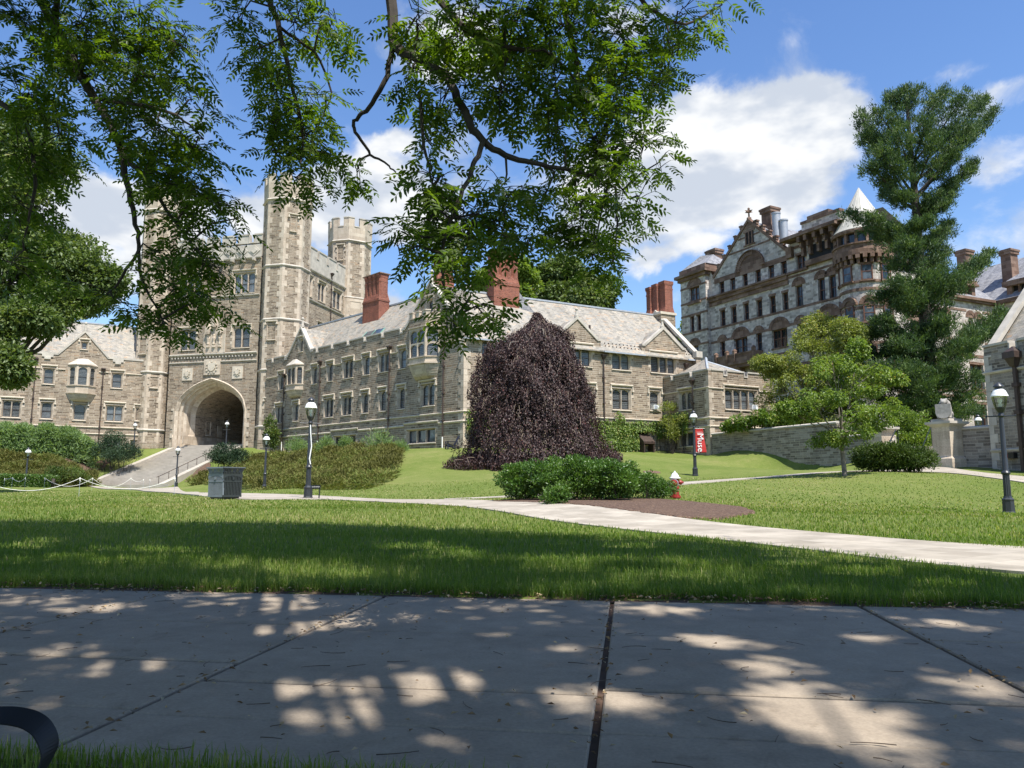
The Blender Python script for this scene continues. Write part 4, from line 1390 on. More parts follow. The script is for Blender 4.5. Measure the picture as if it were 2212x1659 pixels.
def build_annex():
    A = Facade(hall, FAR_, M['rubble']); B = Facade(hall, FAL, M['rubble'])
    wallb = MB(); trim = MB(); quo = MB(); cop = MB(); pb = MB(); b = root_loc(hall)
    A.window(1.98, 5.6, 7.68, 9.35, 4, hood=.26, stop=False)
    B.window(-3.75, -2.3, 7.8, 9.3, 2, hood=.2, stop=False)
    B.window(-4.0, -2.3, 4.5, 5.6, 2, hood=0, arched=False, glass='glassplain', rail=False)
    wallb.M = FAR_.M; wall_panel(wallb, 0, 7.95, 1.2, 10.55, A.ops)
    wallb.M = FAL.M; wall_panel(wallb, -6.2, 0, 1.2, 10.55, B.ops)
    wallb.M = FAR_.M
    wallb.poly([(7.95, 0, 1.2), (7.95, 9, 1.2), (7.95, 9, 10.55), (7.95, 0, 10.55)])
    crenel(FAR_, pb, cop, .38, 7.95, 10.95, 2.0, .45, .42, first=1.35)
    crenel(FAL, pb, cop, -6.0, 0, 10.95, 2.2, .42, .42, first=1.0)
    for a, z in ((FAR_, 9.36), (FAL, 9.36)): pass
    for x0, x1 in ((0, 1.62), (5.98, 7.95)): string(trim, FAR_, x0 - .05, x1 + .05, 9.3, .16, .1)
    for x0, x1 in ((-6.2, -4.05), (-2.0, 0)): string(trim, FAL, x0 - .05, x1 + .05, 9.38, .16, .1)
    for fr, a, c in ((FAR_, -.1, 7.95), (FAL, -6.2, .1)):
        string(trim, fr, a, c, 6.68, .2, .13); string(trim, fr, a, c, 5.96, .18, .11)
    for fr, side, x in ((FAL, -1, .012), (FAR_, 1, -.012)):
        quo.M = fr.M; quoin_plates(quo, side, x, 2.0, 10.5, .32, .55, .52, -.03, .04)
    quo.M = FAR_.M; quoin_plates(quo, -1, 7.96, 2, 10.5, .2, .4, .52, -.03, .04)
    o = wallb.build('annex_wall', M['rubble'], hall)
    for nm, mb_, mt in (('parapet', pb, 'rubble'), ('coping', cop, 'greylime'), ('string_course', trim, 'lime'), ('quoin', quo, 'ashlar')):
        mb_.M = I4; link(nm, mb_.mesh(nm, M[mt], b), o)
    rf = MB(FAR_.M)
    e = [(.5, .5, 10.6), (7.5, .5, 10.6), (7.5, 7, 10.6), (.5, 7, 10.6)]; r0, r1 = (3.1, 3.6, 12.75), (4.2, 5.0, 12.75)
    rf.add(e + [r0, r1], [(0, 1, 5, 4), (1, 2, 5), (2, 3, 4, 5), (3, 0, 4)])
    rfo = rf.build('annex_roof', M['slate'], hall)
    hl = MB(FAR_.M); hl.tube(e[0], r0, .12, .12, 6); hl.tube(e[1], r1, .12, .12, 6); hl.tube(r0, r1, .12, .12, 6)
    link('hip_lead', hl.mesh('hip_lead', M['lead'], b), rfo)
    downpipe(hall, FAL, -1.95, 10.35, 3.2)
    # window air conditioners
    for F_, x, z in ((FAR_, 5.2, 7.70), (FR, 19.55, 7.96)):
        ac = MB(F_.M); ac.box(x - .33, x + .33, -.22, .3, z, z + .42); ac.box(x - .26, x + .10, -.24, -.22, z + .05, z + .37, 1)
        o2 = ac.build('air_conditioner', [M['white'], M['lead']], hall)
    # cellar hood with a dark weathering cover on the right wing
    ch = MB(FR.M)
    ch.add([(17.45, -.9, 4.9), (18.75, -.9, 4.9), (18.75, -.02, 5.6), (17.45, -.02, 5.6), (17.45, -.9, 4.7), (18.75, -.9, 4.7), (18.75, -.02, 4.7), (17.45, -.02, 4.7)],
           [(0, 1, 2, 3), (7, 6, 5, 4), (4, 5, 1, 0), (5, 6, 2, 1), (7, 4, 0, 3)])
    ch.box(17.5, 17.62, -.85, -.03, 3.6, 4.7); ch.box(18.58, 18.7, -.85, -.03, 3.6, 4.7)
    ch.build('cellar_hood', M['iron'], hall)


build_annex()
for u, zt, zb, wf in ((29.1, 13.0, 4.6, 1.0), (21.9, 13.6, 4.5, .9), (10.05, 13.6, 5.2, 0), (2.45, 13.0, 3.9, 1.05)):
    downpipe(hall, FL, -u, zt, zb, wf)
downpipe(hall, FR, 13.75, 12.7, 4.0); downpipe(hall, FR, 23.3, 12.6, 9.5)

# ================================================================== the gate tower with its arch
FT = Frame(at(555, 740, 87), -14.0)
FTS = Frame(at(660, 700, 90), 76.0)
tower = thing('gate_tower', 'tall stone gate tower with octagonal turrets, battlements and a wide archway above the stairs', 'tower', (FT.p(-5.7)[0], FT.p(-5.7)[1], 5.4))


def relief_shield(mb, x, z, w, h, y=-.05, lumps=10, seed=1):
    """carved panel: a shield on a ground of scrolled leaves"""
    r_ = random.Random(seed)
    pts = [(x - w / 2, z + h / 2), (x - w / 2, z - h * .1), (x - w * .3, z - h * .38), (x, z - h / 2), (x + w * .3, z - h * .38), (x + w / 2, z - h * .1), (x + w / 2, z + h / 2)]
    mb.extrude_y(pts, y - .10, y + .06)
    for i in range(lumps):
        a = i * 2 * pi / lumps
        cx, cz = x + cos(a) * w * .74, z + sin(a) * h * .68
        rr = .10 * max(w, h) * r_.uniform(.8, 1.3)
        mb.lathe([(0, 0), (rr, .03), (rr * .8, .1), (0, .14)], 6, c=(0, 0)) if False else mb.box(cx - rr, cx + rr, y - .07, y + .05, cz - rr * .8, cz + rr * .8)


def build_tower():
    T = Facade(tower, FT, M['rubble']); S = Facade(tower, FTS, M['rubble'])
    b = root_loc(tower)
    body = MB(); lime = MB(); quo = MB(); cop = MB()
    cx = 5.7
    # windows (x = -u)
    for a, c in ((-3.05, -1.1), (-10.2, -8.25)):
        T.window(a, c, 16.85, 19.1, 2, hood=.62, glass='glass')
    for a, c in ((-3.3, -.75), (-10.55, -8.0)):
        T.window(a, c, 23.3, 25.6, 3, hood=.5)
    # wall with the arch cut out
    hw_o = 4.75; spring = 9.6; rise = 3.75; foot = 4.9
    body.M = FT.M
    wall_panel(body, -11.5, -cx - hw_o, 3.5, 13.4, [])
    wall_panel(body, -cx + hw_o, .2, 3.5, 13.4, [])
    wall_panel(body, -11.5, .2, 13.4, 30.0 - 2.6, T.ops)
    K = 28
    xs = np.linspace(-1, 1, K + 1)
    outer = [(-cx + hw_o * t, spring + arch_z(t, rise, .30)) for t in xs]
    for i in range(K):
        (xa, za), (xb, zb) = outer[i], outer[i + 1]
        body.poly([(xa, 0, za), (xb, 0, zb), (xb, 0, 13.4), (xa, 0, 13.4)])
    # splayed dressed arch in moulded steps
    arch = MB(FT.M)
    def curve(hw, sp, rs): return [(-cx - hw, foot)] + [(-cx + hw * t, sp + arch_z(t, rs, .30)) for t in xs] + [(-cx + hw, foot)]
    rings = [(4.75, 9.6, 3.78, -.05), (4.62, 9.6, 3.66, -.16), (4.5, 9.6, 3.56, -.05), (4.32, 9.55, 3.45, .10), (4.30, 9.55, 3.42, .32), (4.08, 9.5, 3.30, .45), (4.05, 9.5, 3.27, .75), (3.78, 9.4, 3.15, .95), (3.74, 9.4, 3.10, 1.6), (3.35, 9.3, 2.95, 2.0)]
    C = [[(x, r[3], z) for x, z in curve(*r[:3])] for r in rings]
    n = len(C[0])
    for k in range(len(C) - 1):
        for i in range(n - 1):
            arch.poly([C[k][i], C[k + 1][i], C[k + 1][i + 1], C[k][i + 1]])
    for s in (-1, 1):
        x = -cx + s * hw_o
        quo.M = FT.M
        quoin_plates(quo, s, x, foot, 9.9, .12, .42, .55, -.06, .08)
        quo.M = I4
        a, c = sorted((x - s * 1.1, x + s * .22))
    # sloped jamb plinths
    for s in (-1, 1):
        xo = -cx + s * 4.72; xi = -cx + s * 3.45
        pl = [(xo, -.22), (xo, .1), (xi, 2.0), (xi - s * .1, 2.0), (xi - s * .1, 1.7)]
        if s > 0: pl = pl[::-1]
        arch.prism(pl[::-1], foot - .6, 6.55)
        arch.prism([(p, q) for p, q in pl[::-1]], 6.55, 6.85, pts2=[(p + s * .08, q + .12) for p, q in pl[::-1]])
    arch.build('arch', M['ashlar'], tower)
    # the vaulted passage behind
    pas = MB(FT.M)
    I = [(x, z) for x, z in curve(3.35, 9.3, 2.95)]
    for i in range(n - 1):
        (xa, za), (xb, zb) = I[i], I[i + 1]
        pas.poly([(xa, 2.0, za), (xa, 14, za), (xb, 14, zb), (xb, 2.0, zb)][::-1])
    pas.poly([(x, 14, z) for x, z in I][::-1])  # end wall added to keep light out of the passage
    pas.build('passage', M['rubble'], tower)
    pf = MB(FT.M)
    pf.add([(-cx - 3.4, 1.2, 5.62), (-cx + 3.4, 1.2, 5.62), (-cx + 3.4, 14, 6.6), (-cx - 3.4, 14, 6.6)], [(0, 1, 2, 3)])
    pf.build('passage_floor', M['concrete'], tower)
    # openings in the passage's left wall and a red door
    fp = Frame(FT.p(-cx - 3.33, 0)[:2], 76.0)
    Pf = Facade(tower, fp, M['rubble'])
    Pf.window(4.2, 4.75, 7.1, 8.6, 1, hood=0, quoin=True, y=-.04, cut=False)
    Pf.window(7.6, 8.4, 9.0, 10.9, 1, hood=0, quoin=True, y=-.04, cut=False)
    db = MB(fp.M); db.box(6.3, 7.2, -.06, .05, 6.9, 8.3); db.box(-.1, 13.9, -.07, .05, 5.7, 6.7)
    db.build('wall_plinth', M['ashlar'], tower)
    rd = MB(FT.M); rd.box(-cx + 1.2, -cx + 3.2, 13.75, 13.9, 6.5, 9.2); rd.build('red_door', plain('red_door_paint', (.28, .03, .025), .5), tower)
    # side wall to the rear turret
    for a, c, z0 in ((.1, 1.15, 23.75), (2.7, 4.5, 23.75), (6.6, 8.9, 23.75)):
        S.window(a + .2, c, z0, 25.9, 2 if c - a > 1.5 else 1, hood=.3, arched=False)
    S.window(3.0, 5.0, 19.2, 21.0, 2, hood=0, sill=False)
    body.M = FTS.M; wall_panel(body, -.2, 12.6, 3.5, 27.2, S.ops)
    string(lime, FTS, -.2, 12.6, 23.15, .22, .16); string(lime, FTS, -.2, 12.6, 26.85, .3, .2)
    # rear and far walls
    body.M = FT.M
    body.poly([(-11.5, 13.5, 3.5), (-.2, 13.5, 3.5), (-.2, 13.5, 27.4), (-11.5, 13.5, 27.4)][::-1])
    body.poly([(-11.5, 0, 3.5), (-11.5, 13.5, 3.5), (-11.5, 13.5, 27.4), (-11.5, 0, 27.4)][::-1])
    body.poly([(-11.5, 0.3, 27.2), (.2, .3, 27.2), (1.5, 12.5, 27.2), (-11.5, 13.4, 27.2)])
    body.M = I4
    body.build('wall', M['rubble'], tower)
    # string courses of the front
    for z, h, p in ((16.0, .28, .22), (15.15, .18, .12), (22.85, .22, .16), (27.25, .3, .25)):
        if z == 15.15:
            string(lime, FT, -11.5, -6.65, z, h, p); string(lime, FT, -4.65, .1, z, h, p)
        else:
            string(lime, FT, -11.5, .1, z, h, p)
    lime.M = FT.M
    for i in range(26):                     # carved bosses under the cornice
        x = -11.1 + i * .425
        lime.box(x - .07, x + .07, -.14, .0, 15.72, 15.9)
    for i in range(8):
        x = -10.6 + i * 1.42; lime.box(x - .16, x + .16, -.42, .0, 26.95, 27.35); lime.box(x - .1, x + .1, -.58, -.3, 27.0, 27.25)
    # dressed parapet with carved lozenges
    par = MB(FT.M)
    par.box(-11.4, .1, .0, .45, 27.55, 29.0)
    for i in range(7):
        x = -10.6 + i * 1.62
        par.extrude_y([(x - .78, 28.25), (x, 27.62), (x + .78, 28.25), (x, 28.95)], -.06, .0)
        par.extrude_y([(x - .45, 28.25), (x, 27.9), (x + .45, 28.25), (x, 28.62)], -.13, -.06)
    x = -11.4
    crenel(FT, par, cop, -11.4, .1, 30.15, 1.35, .75, .98, th=.42, ch=.16)
    crenel(FTS, par, cop, .1, 11.2, 29.75, 2.05, .52, 1.05, th=.4, ch=.16, first=2.1)
    par.M = FTS.M; par.box(-.1, 12.6, 0, .4, 27.15, 28.7)
    par.M = I4
    par.build('parapet', M['greylime'], tower)
    # heraldic panels
    hp = MB(FT.M)
    hp.box(-6.95, -4.1, -.05, .02, 16.3, 19.55)
    hp.box(-6.3, -4.9, -.05, .02, 19.55, 20.9)
    for x, zt in ((-6.35, 19.6), (-5.6, 20.4), (-4.8, 19.6)):       # canopied niches
        hp.prism([(x - .36, -.05), (x - .2, -.4), (x + .2, -.4), (x + .36, -.05)], zt - .9, zt - .45)
        hp.prism([(x - .3, -.05), (x - .16, -.34), (x + .16, -.34), (x + .3, -.05)], zt - .45, zt + .2, pts2=[(x - .05, -.05), (x - .03, -.1), (x + .03, -.1), (x + .05, -.05)])
        for k in range(3): hp.box(x - .3 + k * .22, x - .16 + k * .22, -.42, -.3, zt - 1.12, zt - .88)
        hp.lathe([(.02, 17.2), (.17, 17.3), (.13, 17.6), (.20, 18.0), (.12, 18.25), (.13, 18.4), (.02, 18.55)], 8, c=(x, -.12))
        hp.prism([(x - .2, -.05), (x - .12, -.25), (x + .12, -.25), (x + .2, -.05)], 16.95, 17.2)
    for x in (-6.95, -5.98, -5.2, -4.2): hp.box(x - .05, x + .12, -.12, -.03, 16.3, 18.6)
    hp.box(-6.75, -4.6, -.13, .02, 13.7, 15.55)
    hp.build('carved_panel', M['ashlar'], tower)
    cs = MB(FT.M)
    relief_shield(cs, -5.68, 14.6, .95, 1.0, -.14, 12, 3)
    for x in (-8.95, -2.32):
        cs.box(x - .68, x + .68, -.09, .02, 13.15, 14.6); relief_shield(cs, x, 13.9, .5, .6, -.1, 9, 5)
    cs.build('carved_shield', M['lime'], tower)
    ck = MB(FT.M)
    for k in range(40):
        a0, a1 = k * pi / 20, (k + 1) * pi / 20
        for r in (1.05, .72): ck.tube((-5.6 + r * cos(a0), -.1, 25.1 + r * sin(a0)), (-5.6 + r * cos(a1), -.1, 25.1 + r * sin(a1)), .035, .035, 5)
    for k in range(12):
        a = k * pi / 6; ck.tube((-5.6 + .74 * cos(a), -.1, 25.1 + .74 * sin(a)), (-5.6 + 1.03 * cos(a), -.1, 25.1 + 1.03 * sin(a)), .03, .03, 5)
    ck.tube((-5.6, -.14, 25.1), (-5.2, -.14, 25.65), .04, .02, 5); ck.tube((-5.6, -.14, 25.1), (-5.75, -.14, 25.98), .03, .02, 5)
    ck.build('clock', M['black'], tower)
    # turrets
    a0 = FT.a + pi / 8
    front = MB(); fq = MB(); fl = MB()
    C1 = at(613, 700, 88); C2 = at(333, 760, 91); C3 = at(755, 560, 102.5)
    for nm, Cc, R, z0, st, zt, up in (('turret', C1, 2.76, 3.5, [7.45, 13.85, 19.65, 25.95], 33.9, 1.05), ('turret', C2, 2.12, 3.5, [7.3, 14.1, 19.0, 25.9], 33.9, 1.05), ('turret', C3, 2.9, 18.0, [25.75], 33.6, 1.2)):
        bo, qu, li = MB(), MB(), MB()
        octagon(bo, qu, li, Cc[0], Cc[1], R, a0, z0, st, zt, 1.95, up, .30 * R / 2.76, .58 * R / 2.76)
        li.prism(oct_pts(Cc[0], Cc[1], R + .02, a0), zt - .12, zt + .02, pts2=oct_pts(Cc[0], Cc[1], R + .24, a0)); li.prism(oct_pts(Cc[0], Cc[1], R + .24, a0), zt + .02, zt + .18, pts2=oct_pts(Cc[0], Cc[1], R + .08, a0))
        o = bo.build(nm, M['rubble'], tower)
        for q_, nm2, mt in ((qu, 'quoin', 'ashlar'), (li, 'string_course', 'greylime')):
            q_.M = I4; link(nm2, q_.mesh(nm2, M[mt], b), o)
        if R < 2.2: pl = MB(); pl.prism(oct_pts(Cc[0], Cc[1], R + .12, a0), 3.5, 5.9); link('plinth', pl.mesh('plinth', M['rubble'], b), o)
        if Cc is C1:
            pl = MB(); pl.prism(oct_pts(Cc[0], Cc[1], R + .12, a0), 3.5, 6.0); link('plinth', pl.mesh('plinth', M['rubble'], b), o)
        # little turret windows: facet frames
        P = oct_pts(Cc[0], Cc[1], R, a0)
        def facet(deg_n):
            best = max(range(8), key=lambda i: cos(math.atan2((P[i][1] + P[(i + 1) % 8][1]) / 2 - Cc[1], (P[i][0] + P[(i + 1) % 8][0]) / 2 - Cc[0]) - radians(deg_n)))
            m_ = ((P[best][0] + P[(best + 1) % 8][0]) / 2, (P[best][1] + P[(best + 1) % 8][1]) / 2)
            d = np.array(P[(best + 1) % 8]) - np.array(P[best])
            return Frame(m_, math.degrees(math.atan2(d[1], d[0])))
        if Cc is C1:
            Fc = Facade(tower, facet(-59), None); Fc.window(-.22, .22, 30.2, 31.75, 1, hood=.2, cut=False, arched=False, y=-.06, quoin=False)
            Fc = Facade(tower, facet(-104), None); Fc.window(-.4, .4, 17.4, 19.05, 1, hood=.15, cut=False, arched=False, y=-.06, quoin=False)
            Fc.window(-.2, .2, 9.0, 10.3, 1, hood=.15, cut=False, y=-.06, quoin=False)
            Fc = Facade(tower, facet(-59), None); Fc.window(-.22, .22, 7.9, 9.2, 1, hood=0, cut=False, arched=False, y=-.06)
        elif Cc is C2:
            Fc = Facade(tower, facet(-59), None); Fc.window(-.3, .3, 12.4, 13.5, 1, hood=0, cut=False, y=-.06)
            Fc = Facade(tower, facet(-104), None); Fc.window(-.35, .35, 16.4, 18.1, 1, hood=0, cut=False, arched=False, y=-.06)
        else:
            Fc = Facade(tower, facet(-104), None); Fc.window(-.3, .3, 31.0, 32.7, 1, hood=.2, cut=False, arched=False, y=-.06)
            bx = MB(); p = oct_pts(Cc[0], Cc[1], R + .25, a0); bx.prism(p, 18, 25.6); bx.build('turret_base', M['ashlar'], tower)
            Fc = Facade(tower, facet(-59), None); Fc.window(-.55, .55, 23.5, 25.1, 1, hood=0, cut=False, arched=False, y=-.24, glass='glassplain', rail=False)
    for q_, nm, mt in ((lime, 'string_course', 'greylime'), (quo, 'quoin', 'ashlar'), (cop, 'coping', 'greylime')):
        q_.M = I4
        if q_.v: q_.build(nm, M[mt], tower)
    downpipe(tower, FTS, 6.05, 28.0, 19.8)


build_tower()

# ================================================================== the hall to the left of the tower
FW = Frame(at(300, 860, 89), 32.0)
hall2 = thing('stone_hall', 'stone dormitory hall with pale slate roof left of the gate tower behind shrub beds', 'building', (FW.p(-8)[0], FW.p(-8)[1], 4.8))


def build_left_hall():
    W = Facade(hall2, FW, M['rubble']); b = root_loc(hall2)
    body = MB(); lime = MB(); cop = MB(); roof = MB(); pb = MB()
    for x0, x1, n in ((-19.5, -18.2, 2), (-16.4, -15.6, 1), (-12.9, -11.55, 2), (-9.58, -8.72, 1), (-2.85, -1.95, 1)):
        W.window(x0, x1, 12.15, 13.75, n, hood=.32, stop=False)
    for x0, x1, n in ((-19.5, -18.2, 2), (-16.4, -15.6, 1), (-13.1, -11.6, 2), (-9.55, -8.65, 1), (-6.42, -5.42, 1), (-3.2, -1.65, 2)):
        W.window(x0, x1, 8.3, 10.0, n, hood=.3)
    W.window(-.15, .4, 8.5, 9.9, 1, hood=.2)
    W.window(-.5, .05, 5.0, 6.1, 1, hood=0, arched=False, rail=False)
    W.window(-3.2, -1.6, 5.3, 6.2, 2, hood=0, arched=False, rail=False)
    W.window(-6.15, -5.7, 16.35, 17.05, 1, hood=.12, stop=True)
    g = (-8.35, -3.5, 15.45, -5.92, 18.2)
    body.M = FW.M
    wall_panel(body, -26, 1.6, 2.0, 15.4, W.ops)
    q = [o for o in W.ops if o[2] > 15.5][0]
    xl, xr, zf, xp, zp = g
    def xs_at(z):
        t = (z - zf) / (zp - zf); return xl + (xp - xl) * t, xr + (xp - xr) * t
    a0, b0 = xs_at(q[2]); a1, b1 = xs_at(q[3])
    body.poly([(xl, 0, 15.4), (xr, 0, 15.4), (xr, 0, zf), (b0, 0, q[2]), (a0, 0, q[2]), (xl, 0, zf)])
    body.poly([(a0, 0, q[2]), (q[0], 0, q[2]), (q[0], 0, q[3]), (a1, 0, q[3])]); body.poly([(q[1], 0, q[2]), (b0, 0, q[2]), (b1, 0, q[3]), (q[1], 0, q[3])])
    body.poly([(a1, 0, q[3]), (b1, 0, q[3]), (xp, 0, zp)])
    body.extrude_y([(xl, 15.4), (xr, 15.4), (xr, zf), (xp, zp), (xl, zf)], .36, .5)
    body.poly([(-26, 0, 2), (-26, 10, 2), (-26, 10, 15.4), (-26, 0, 15.4)][::-1]); body.poly([(-26, 10, 2), (1.6, 10, 2), (1.6, 10, 15.4), (-26, 10, 15.4)][::-1])
    body.build('wall', M['rubble'], hall2)
    gable_coping(cop, FW, xl, xr, zf, xp, zp, foot=.1)
    p = FW.p(xp, .15, 0); cop.M = I4; finial(cop, (p[0], p[1], zp + .25), 1.05)
    for x0, x1 in ((-26, xl), (xr, 1.4)):
        cop.M = FW.M; cop.box(x0, x1, -.08, .45, 15.4, 15.62)
    for x in (-16.0, -11.95, -9.4, -2.4):
        cop.M = FW.M; cop.box(x - .55, x + .55, -.1, -.005, 15.1, 15.4); cop.box(x - .3, x + .3, -.14, -.005, 14.85, 15.1)
    ed = [-26, -20.0, -17.8, -16.8, -15.2, -13.4, -11.1, -10.0, -8.3, -7.6, -4.3, -3.3, -1.5, 1.6]
    for i in range(0, len(ed), 2): string(lime, FW, ed[i], ed[i + 1], 13.72, .16, .11)
    string(lime, FW, -26, 1.6, 7.4, .18, .12); string(lime, FW, -26, 1.6, 6.65, .18, .10)
    for q_, nm, mt in ((lime, 'string_course', 'lime'), (cop, 'coping', 'greylime')):
        q_.M = I4; q_.build(nm, M[mt], hall2)
    # oriel
    o = MB(FW.M); x0, x1 = -7.35, -4.5; c = (x0 + x1) / 2; pr = .85
    plan = [(x0, 0), (x0 + .8, -pr), (x1 - .8, -pr), (x1, 0)]
    for k in range(5):
        t0, t1 = k / 5, (k + 1) / 5; s0, s1 = .25 + .75 * sqrt(t0), .25 + .75 * sqrt(t1)
        pl = lambda s: [(c + (x - c) * (.5 + .5 * s), y * s) for x, y in plan]
        o.prism(pl(s0), 10.3 + .85 * t0, 10.3 + .85 * t1, pts2=pl(s1))
    big = [(x0 - .1, 0), (x0 + .76, -pr - .1), (x1 - .76, -pr - .1), (x1 + .1, 0)]
    o.prism(big, 11.15, 11.28); o.prism(plan, 11.28, 12.0); o.prism(big, 12.0, 12.12)
    pa = MB(); sa = MB()
    for p0, p1 in ((plan[0], plan[1]), (plan[1], plan[2]), (plan[2], plan[3])):
        p0 = np.array(p0); p1 = np.array(p1); d = p1 - p0; Lh = np.linalg.norm(d); d /= Lh
        lm = np.eye(4); lm[:2, 0] = d; lm[:2, 1] = (-d[1], d[0]); lm[:2, 3] = p0; mm = FW.M @ lm
        for q_ in (o, pa, sa): q_.M = mm
        o.box(0, .2, 0, .2, 12.12, 14.2); o.box(Lh - .2, Lh, 0, .2, 12.12, 14.2)
        cc = Lh / 2; r = Lh / 2 - .2
        for sg in (-1, 1):
            pts = [(cc + sg * r, 14.2)] + [(cc + sg * r * (1 - k / 6), 13.8 + arch_z(1 - k / 6, .3, .2)) for k in range(7)] + [(cc, 14.2)]
            o.extrude_y(pts[::-1] if sg > 0 else pts, .04, .16)
        pa.poly([(cc - r, .15, 12.12), (cc + r, .15, 12.12), (cc + r, .15, 14.2), (cc - r, .15, 14.2)]); sa.box(cc - r, cc + r, .11, .148, 13.0, 13.06)
    o.M = FW.M; o.prism(plan, 14.2, 14.35); o.prism(big, 14.35, 14.45)
    oo = o.build('oriel_window', M['ashlar'], hall2)
    link('pane', pa.mesh('pane', M['glass'], b), oo); link('sash', sa.mesh('sash', M['sash'], b), oo)
    cp = MB(FW.M); cp.prism(big, 14.45, 15.15, pts2=[(c + (x - c) * .35, y * .25) for x, y in big]); link('lead_cap', cp.mesh('lead_cap', M['greylime'], b), oo)
    roof_slab(roof, FW, -26, .9, .46, 15.5, 5.2, 20.25); roof_slab(roof, FW, .9, -26, 9.9, 15.5, 5.2, 20.25)
    cross_gable(roof, FW, xl, xr, 15.6, xp, 18.3, .1, 15.0, 1.0)
    rf = roof.build('roof', M['slate'], hall2)
    rd = MB(FW.M); rd.box(-26, .9, 5.08, 5.32, 20.22, 20.38); rd.add([(.9, .4, 15.5), (.9, 5.2, 20.3), (.9, 5.2, 21), (.9, .4, 16.8)], [(0, 1, 2, 3)]); link('ridge_lead', rd.mesh('ridge_lead', M['lead'], b), rf)
    _, cp = brick_chimney(hall2, rf, -11.2, -9.6, 6.5, 7.6, 17.5, 19.6, 21.8, FW, 2)
    link('chimney_cap', cp.mesh('chimney_cap', M['brownstone'], b), rf)
    for x, zt in ((-10.45, 14.9), (-3.85, 14.3), (-17.2, 14.6)): downpipe(hall2, FW, x, zt, 5.0)


build_left_hall()

# ================================================================== wide stone stairs up to the arch
stairs = thing('stone_stairs', 'wide flight of worn stone steps with low kerbs rising to the tower archway', 'stairs', (FT.p(-5.7, -6)[0], FT.p(-5.7, -6)[1], 3))


def build_stairs():
    st = MB(FT.M)
    n = 27; z0, z1 = .86, 5.62; y0, y1 = -12.6, 1.3
    xa, xb = -9.75, -1.75
    for i in range(n):
        za = z0 + (z1 - z0) * (i + 1) / n; ya = y0 + (y1 - y0) * i / n; yb = y0 + (y1 - y0) * (i + 1) / n
        st.box(xa, xb, ya, yb + .02, za - .22 - .3, za)
    st.build('step', M['concrete'], stairs)
    for xl, xr in ((-10.4, -9.75), (-1.75, -1.15)):
        k = MB(FT.M); yt = -.6; yb = -12.9
        zf = lambda y: z0 + (z1 - z0) * (y - y0) / (y1 - y0)
        k.add([(xl, yb, .3), (xr, yb, .3), (xr, yt, 3), (xl, yt, 3), (xl, yb, zf(yb) + .38), (xr, yb, zf(yb) + .38), (xr, yt, zf(yt) + .34), (xl, yt, zf(yt) + .34)],
              [(0, 3, 2, 1), (4, 5, 6, 7), (0, 1, 5, 4), (1, 2, 6, 5), (2, 3, 7, 6), (3, 0, 4, 7)])
        k.box(xl - .05 if xl < -5 else xl, xr if xl < -5 else xr + .9, yb - .55, yb, .2, zf(yb) + .36)
        k.build('stair_kerb', M['concrete'], stairs)
    hr = MB(FT.M)
    zf = lambda y: z0 + (z1 - z0) * (y - y0) / (y1 - y0)
    x = -2.0
    ys = np.linspace(-12.6, -1.3, 9)
    for y in ys: hr.tube((x, y, zf(y)), (x, y, zf(y) + .98), .028, .028, 6)
    hr.path([(x, -12.9, zf(-12.6) + .9), (x, -12.6, zf(-12.6) + .98), (x, -1.3, zf(-1.3) + .98), (x, -1.0, zf(-1.3) + .98)], .032, .032, 6)
    hr.build('handrail', M['iron'], stairs)


build_stairs()

# ================================================================== the great granite hall on the right
FV = Frame(at(1826, 700, 80), -62.0)
FVS = Frame(at(1930, 700, 82), 25.0)
gran = thing('granite_hall', 'towering grey granite and brownstone hall with steep gable and cone-roofed corner turret behind the pine', 'building', (38, 88, 6))


def arch_ring(mb, x, z, r, th, y0, y1, n=14, seg=.0, rise=1.0, a0=0.0, a1=pi):
    for i in range(n):
        t0 = a0 + (a1 - a0) * i / n + .01; t1 = a0 + (a1 - a0) * (i + 1) / n - .01
        p = [(x + r * cos(t0), z + r * rise * sin(t0)), (x + (r + th) * cos(t0), z + (r + th) * (rise if rise == 1 else (r * rise + th) / (r + th)) * sin(t0)),
             (x + (r + th) * cos(t1), z + (r + th) * (rise if rise == 1 else (r * rise + th) / (r + th)) * sin(t1)), (x + r * cos(t1), z + r * rise * sin(t1))]
        mb.extrude_y(p, y0 - .012 * (i % 2), y1)


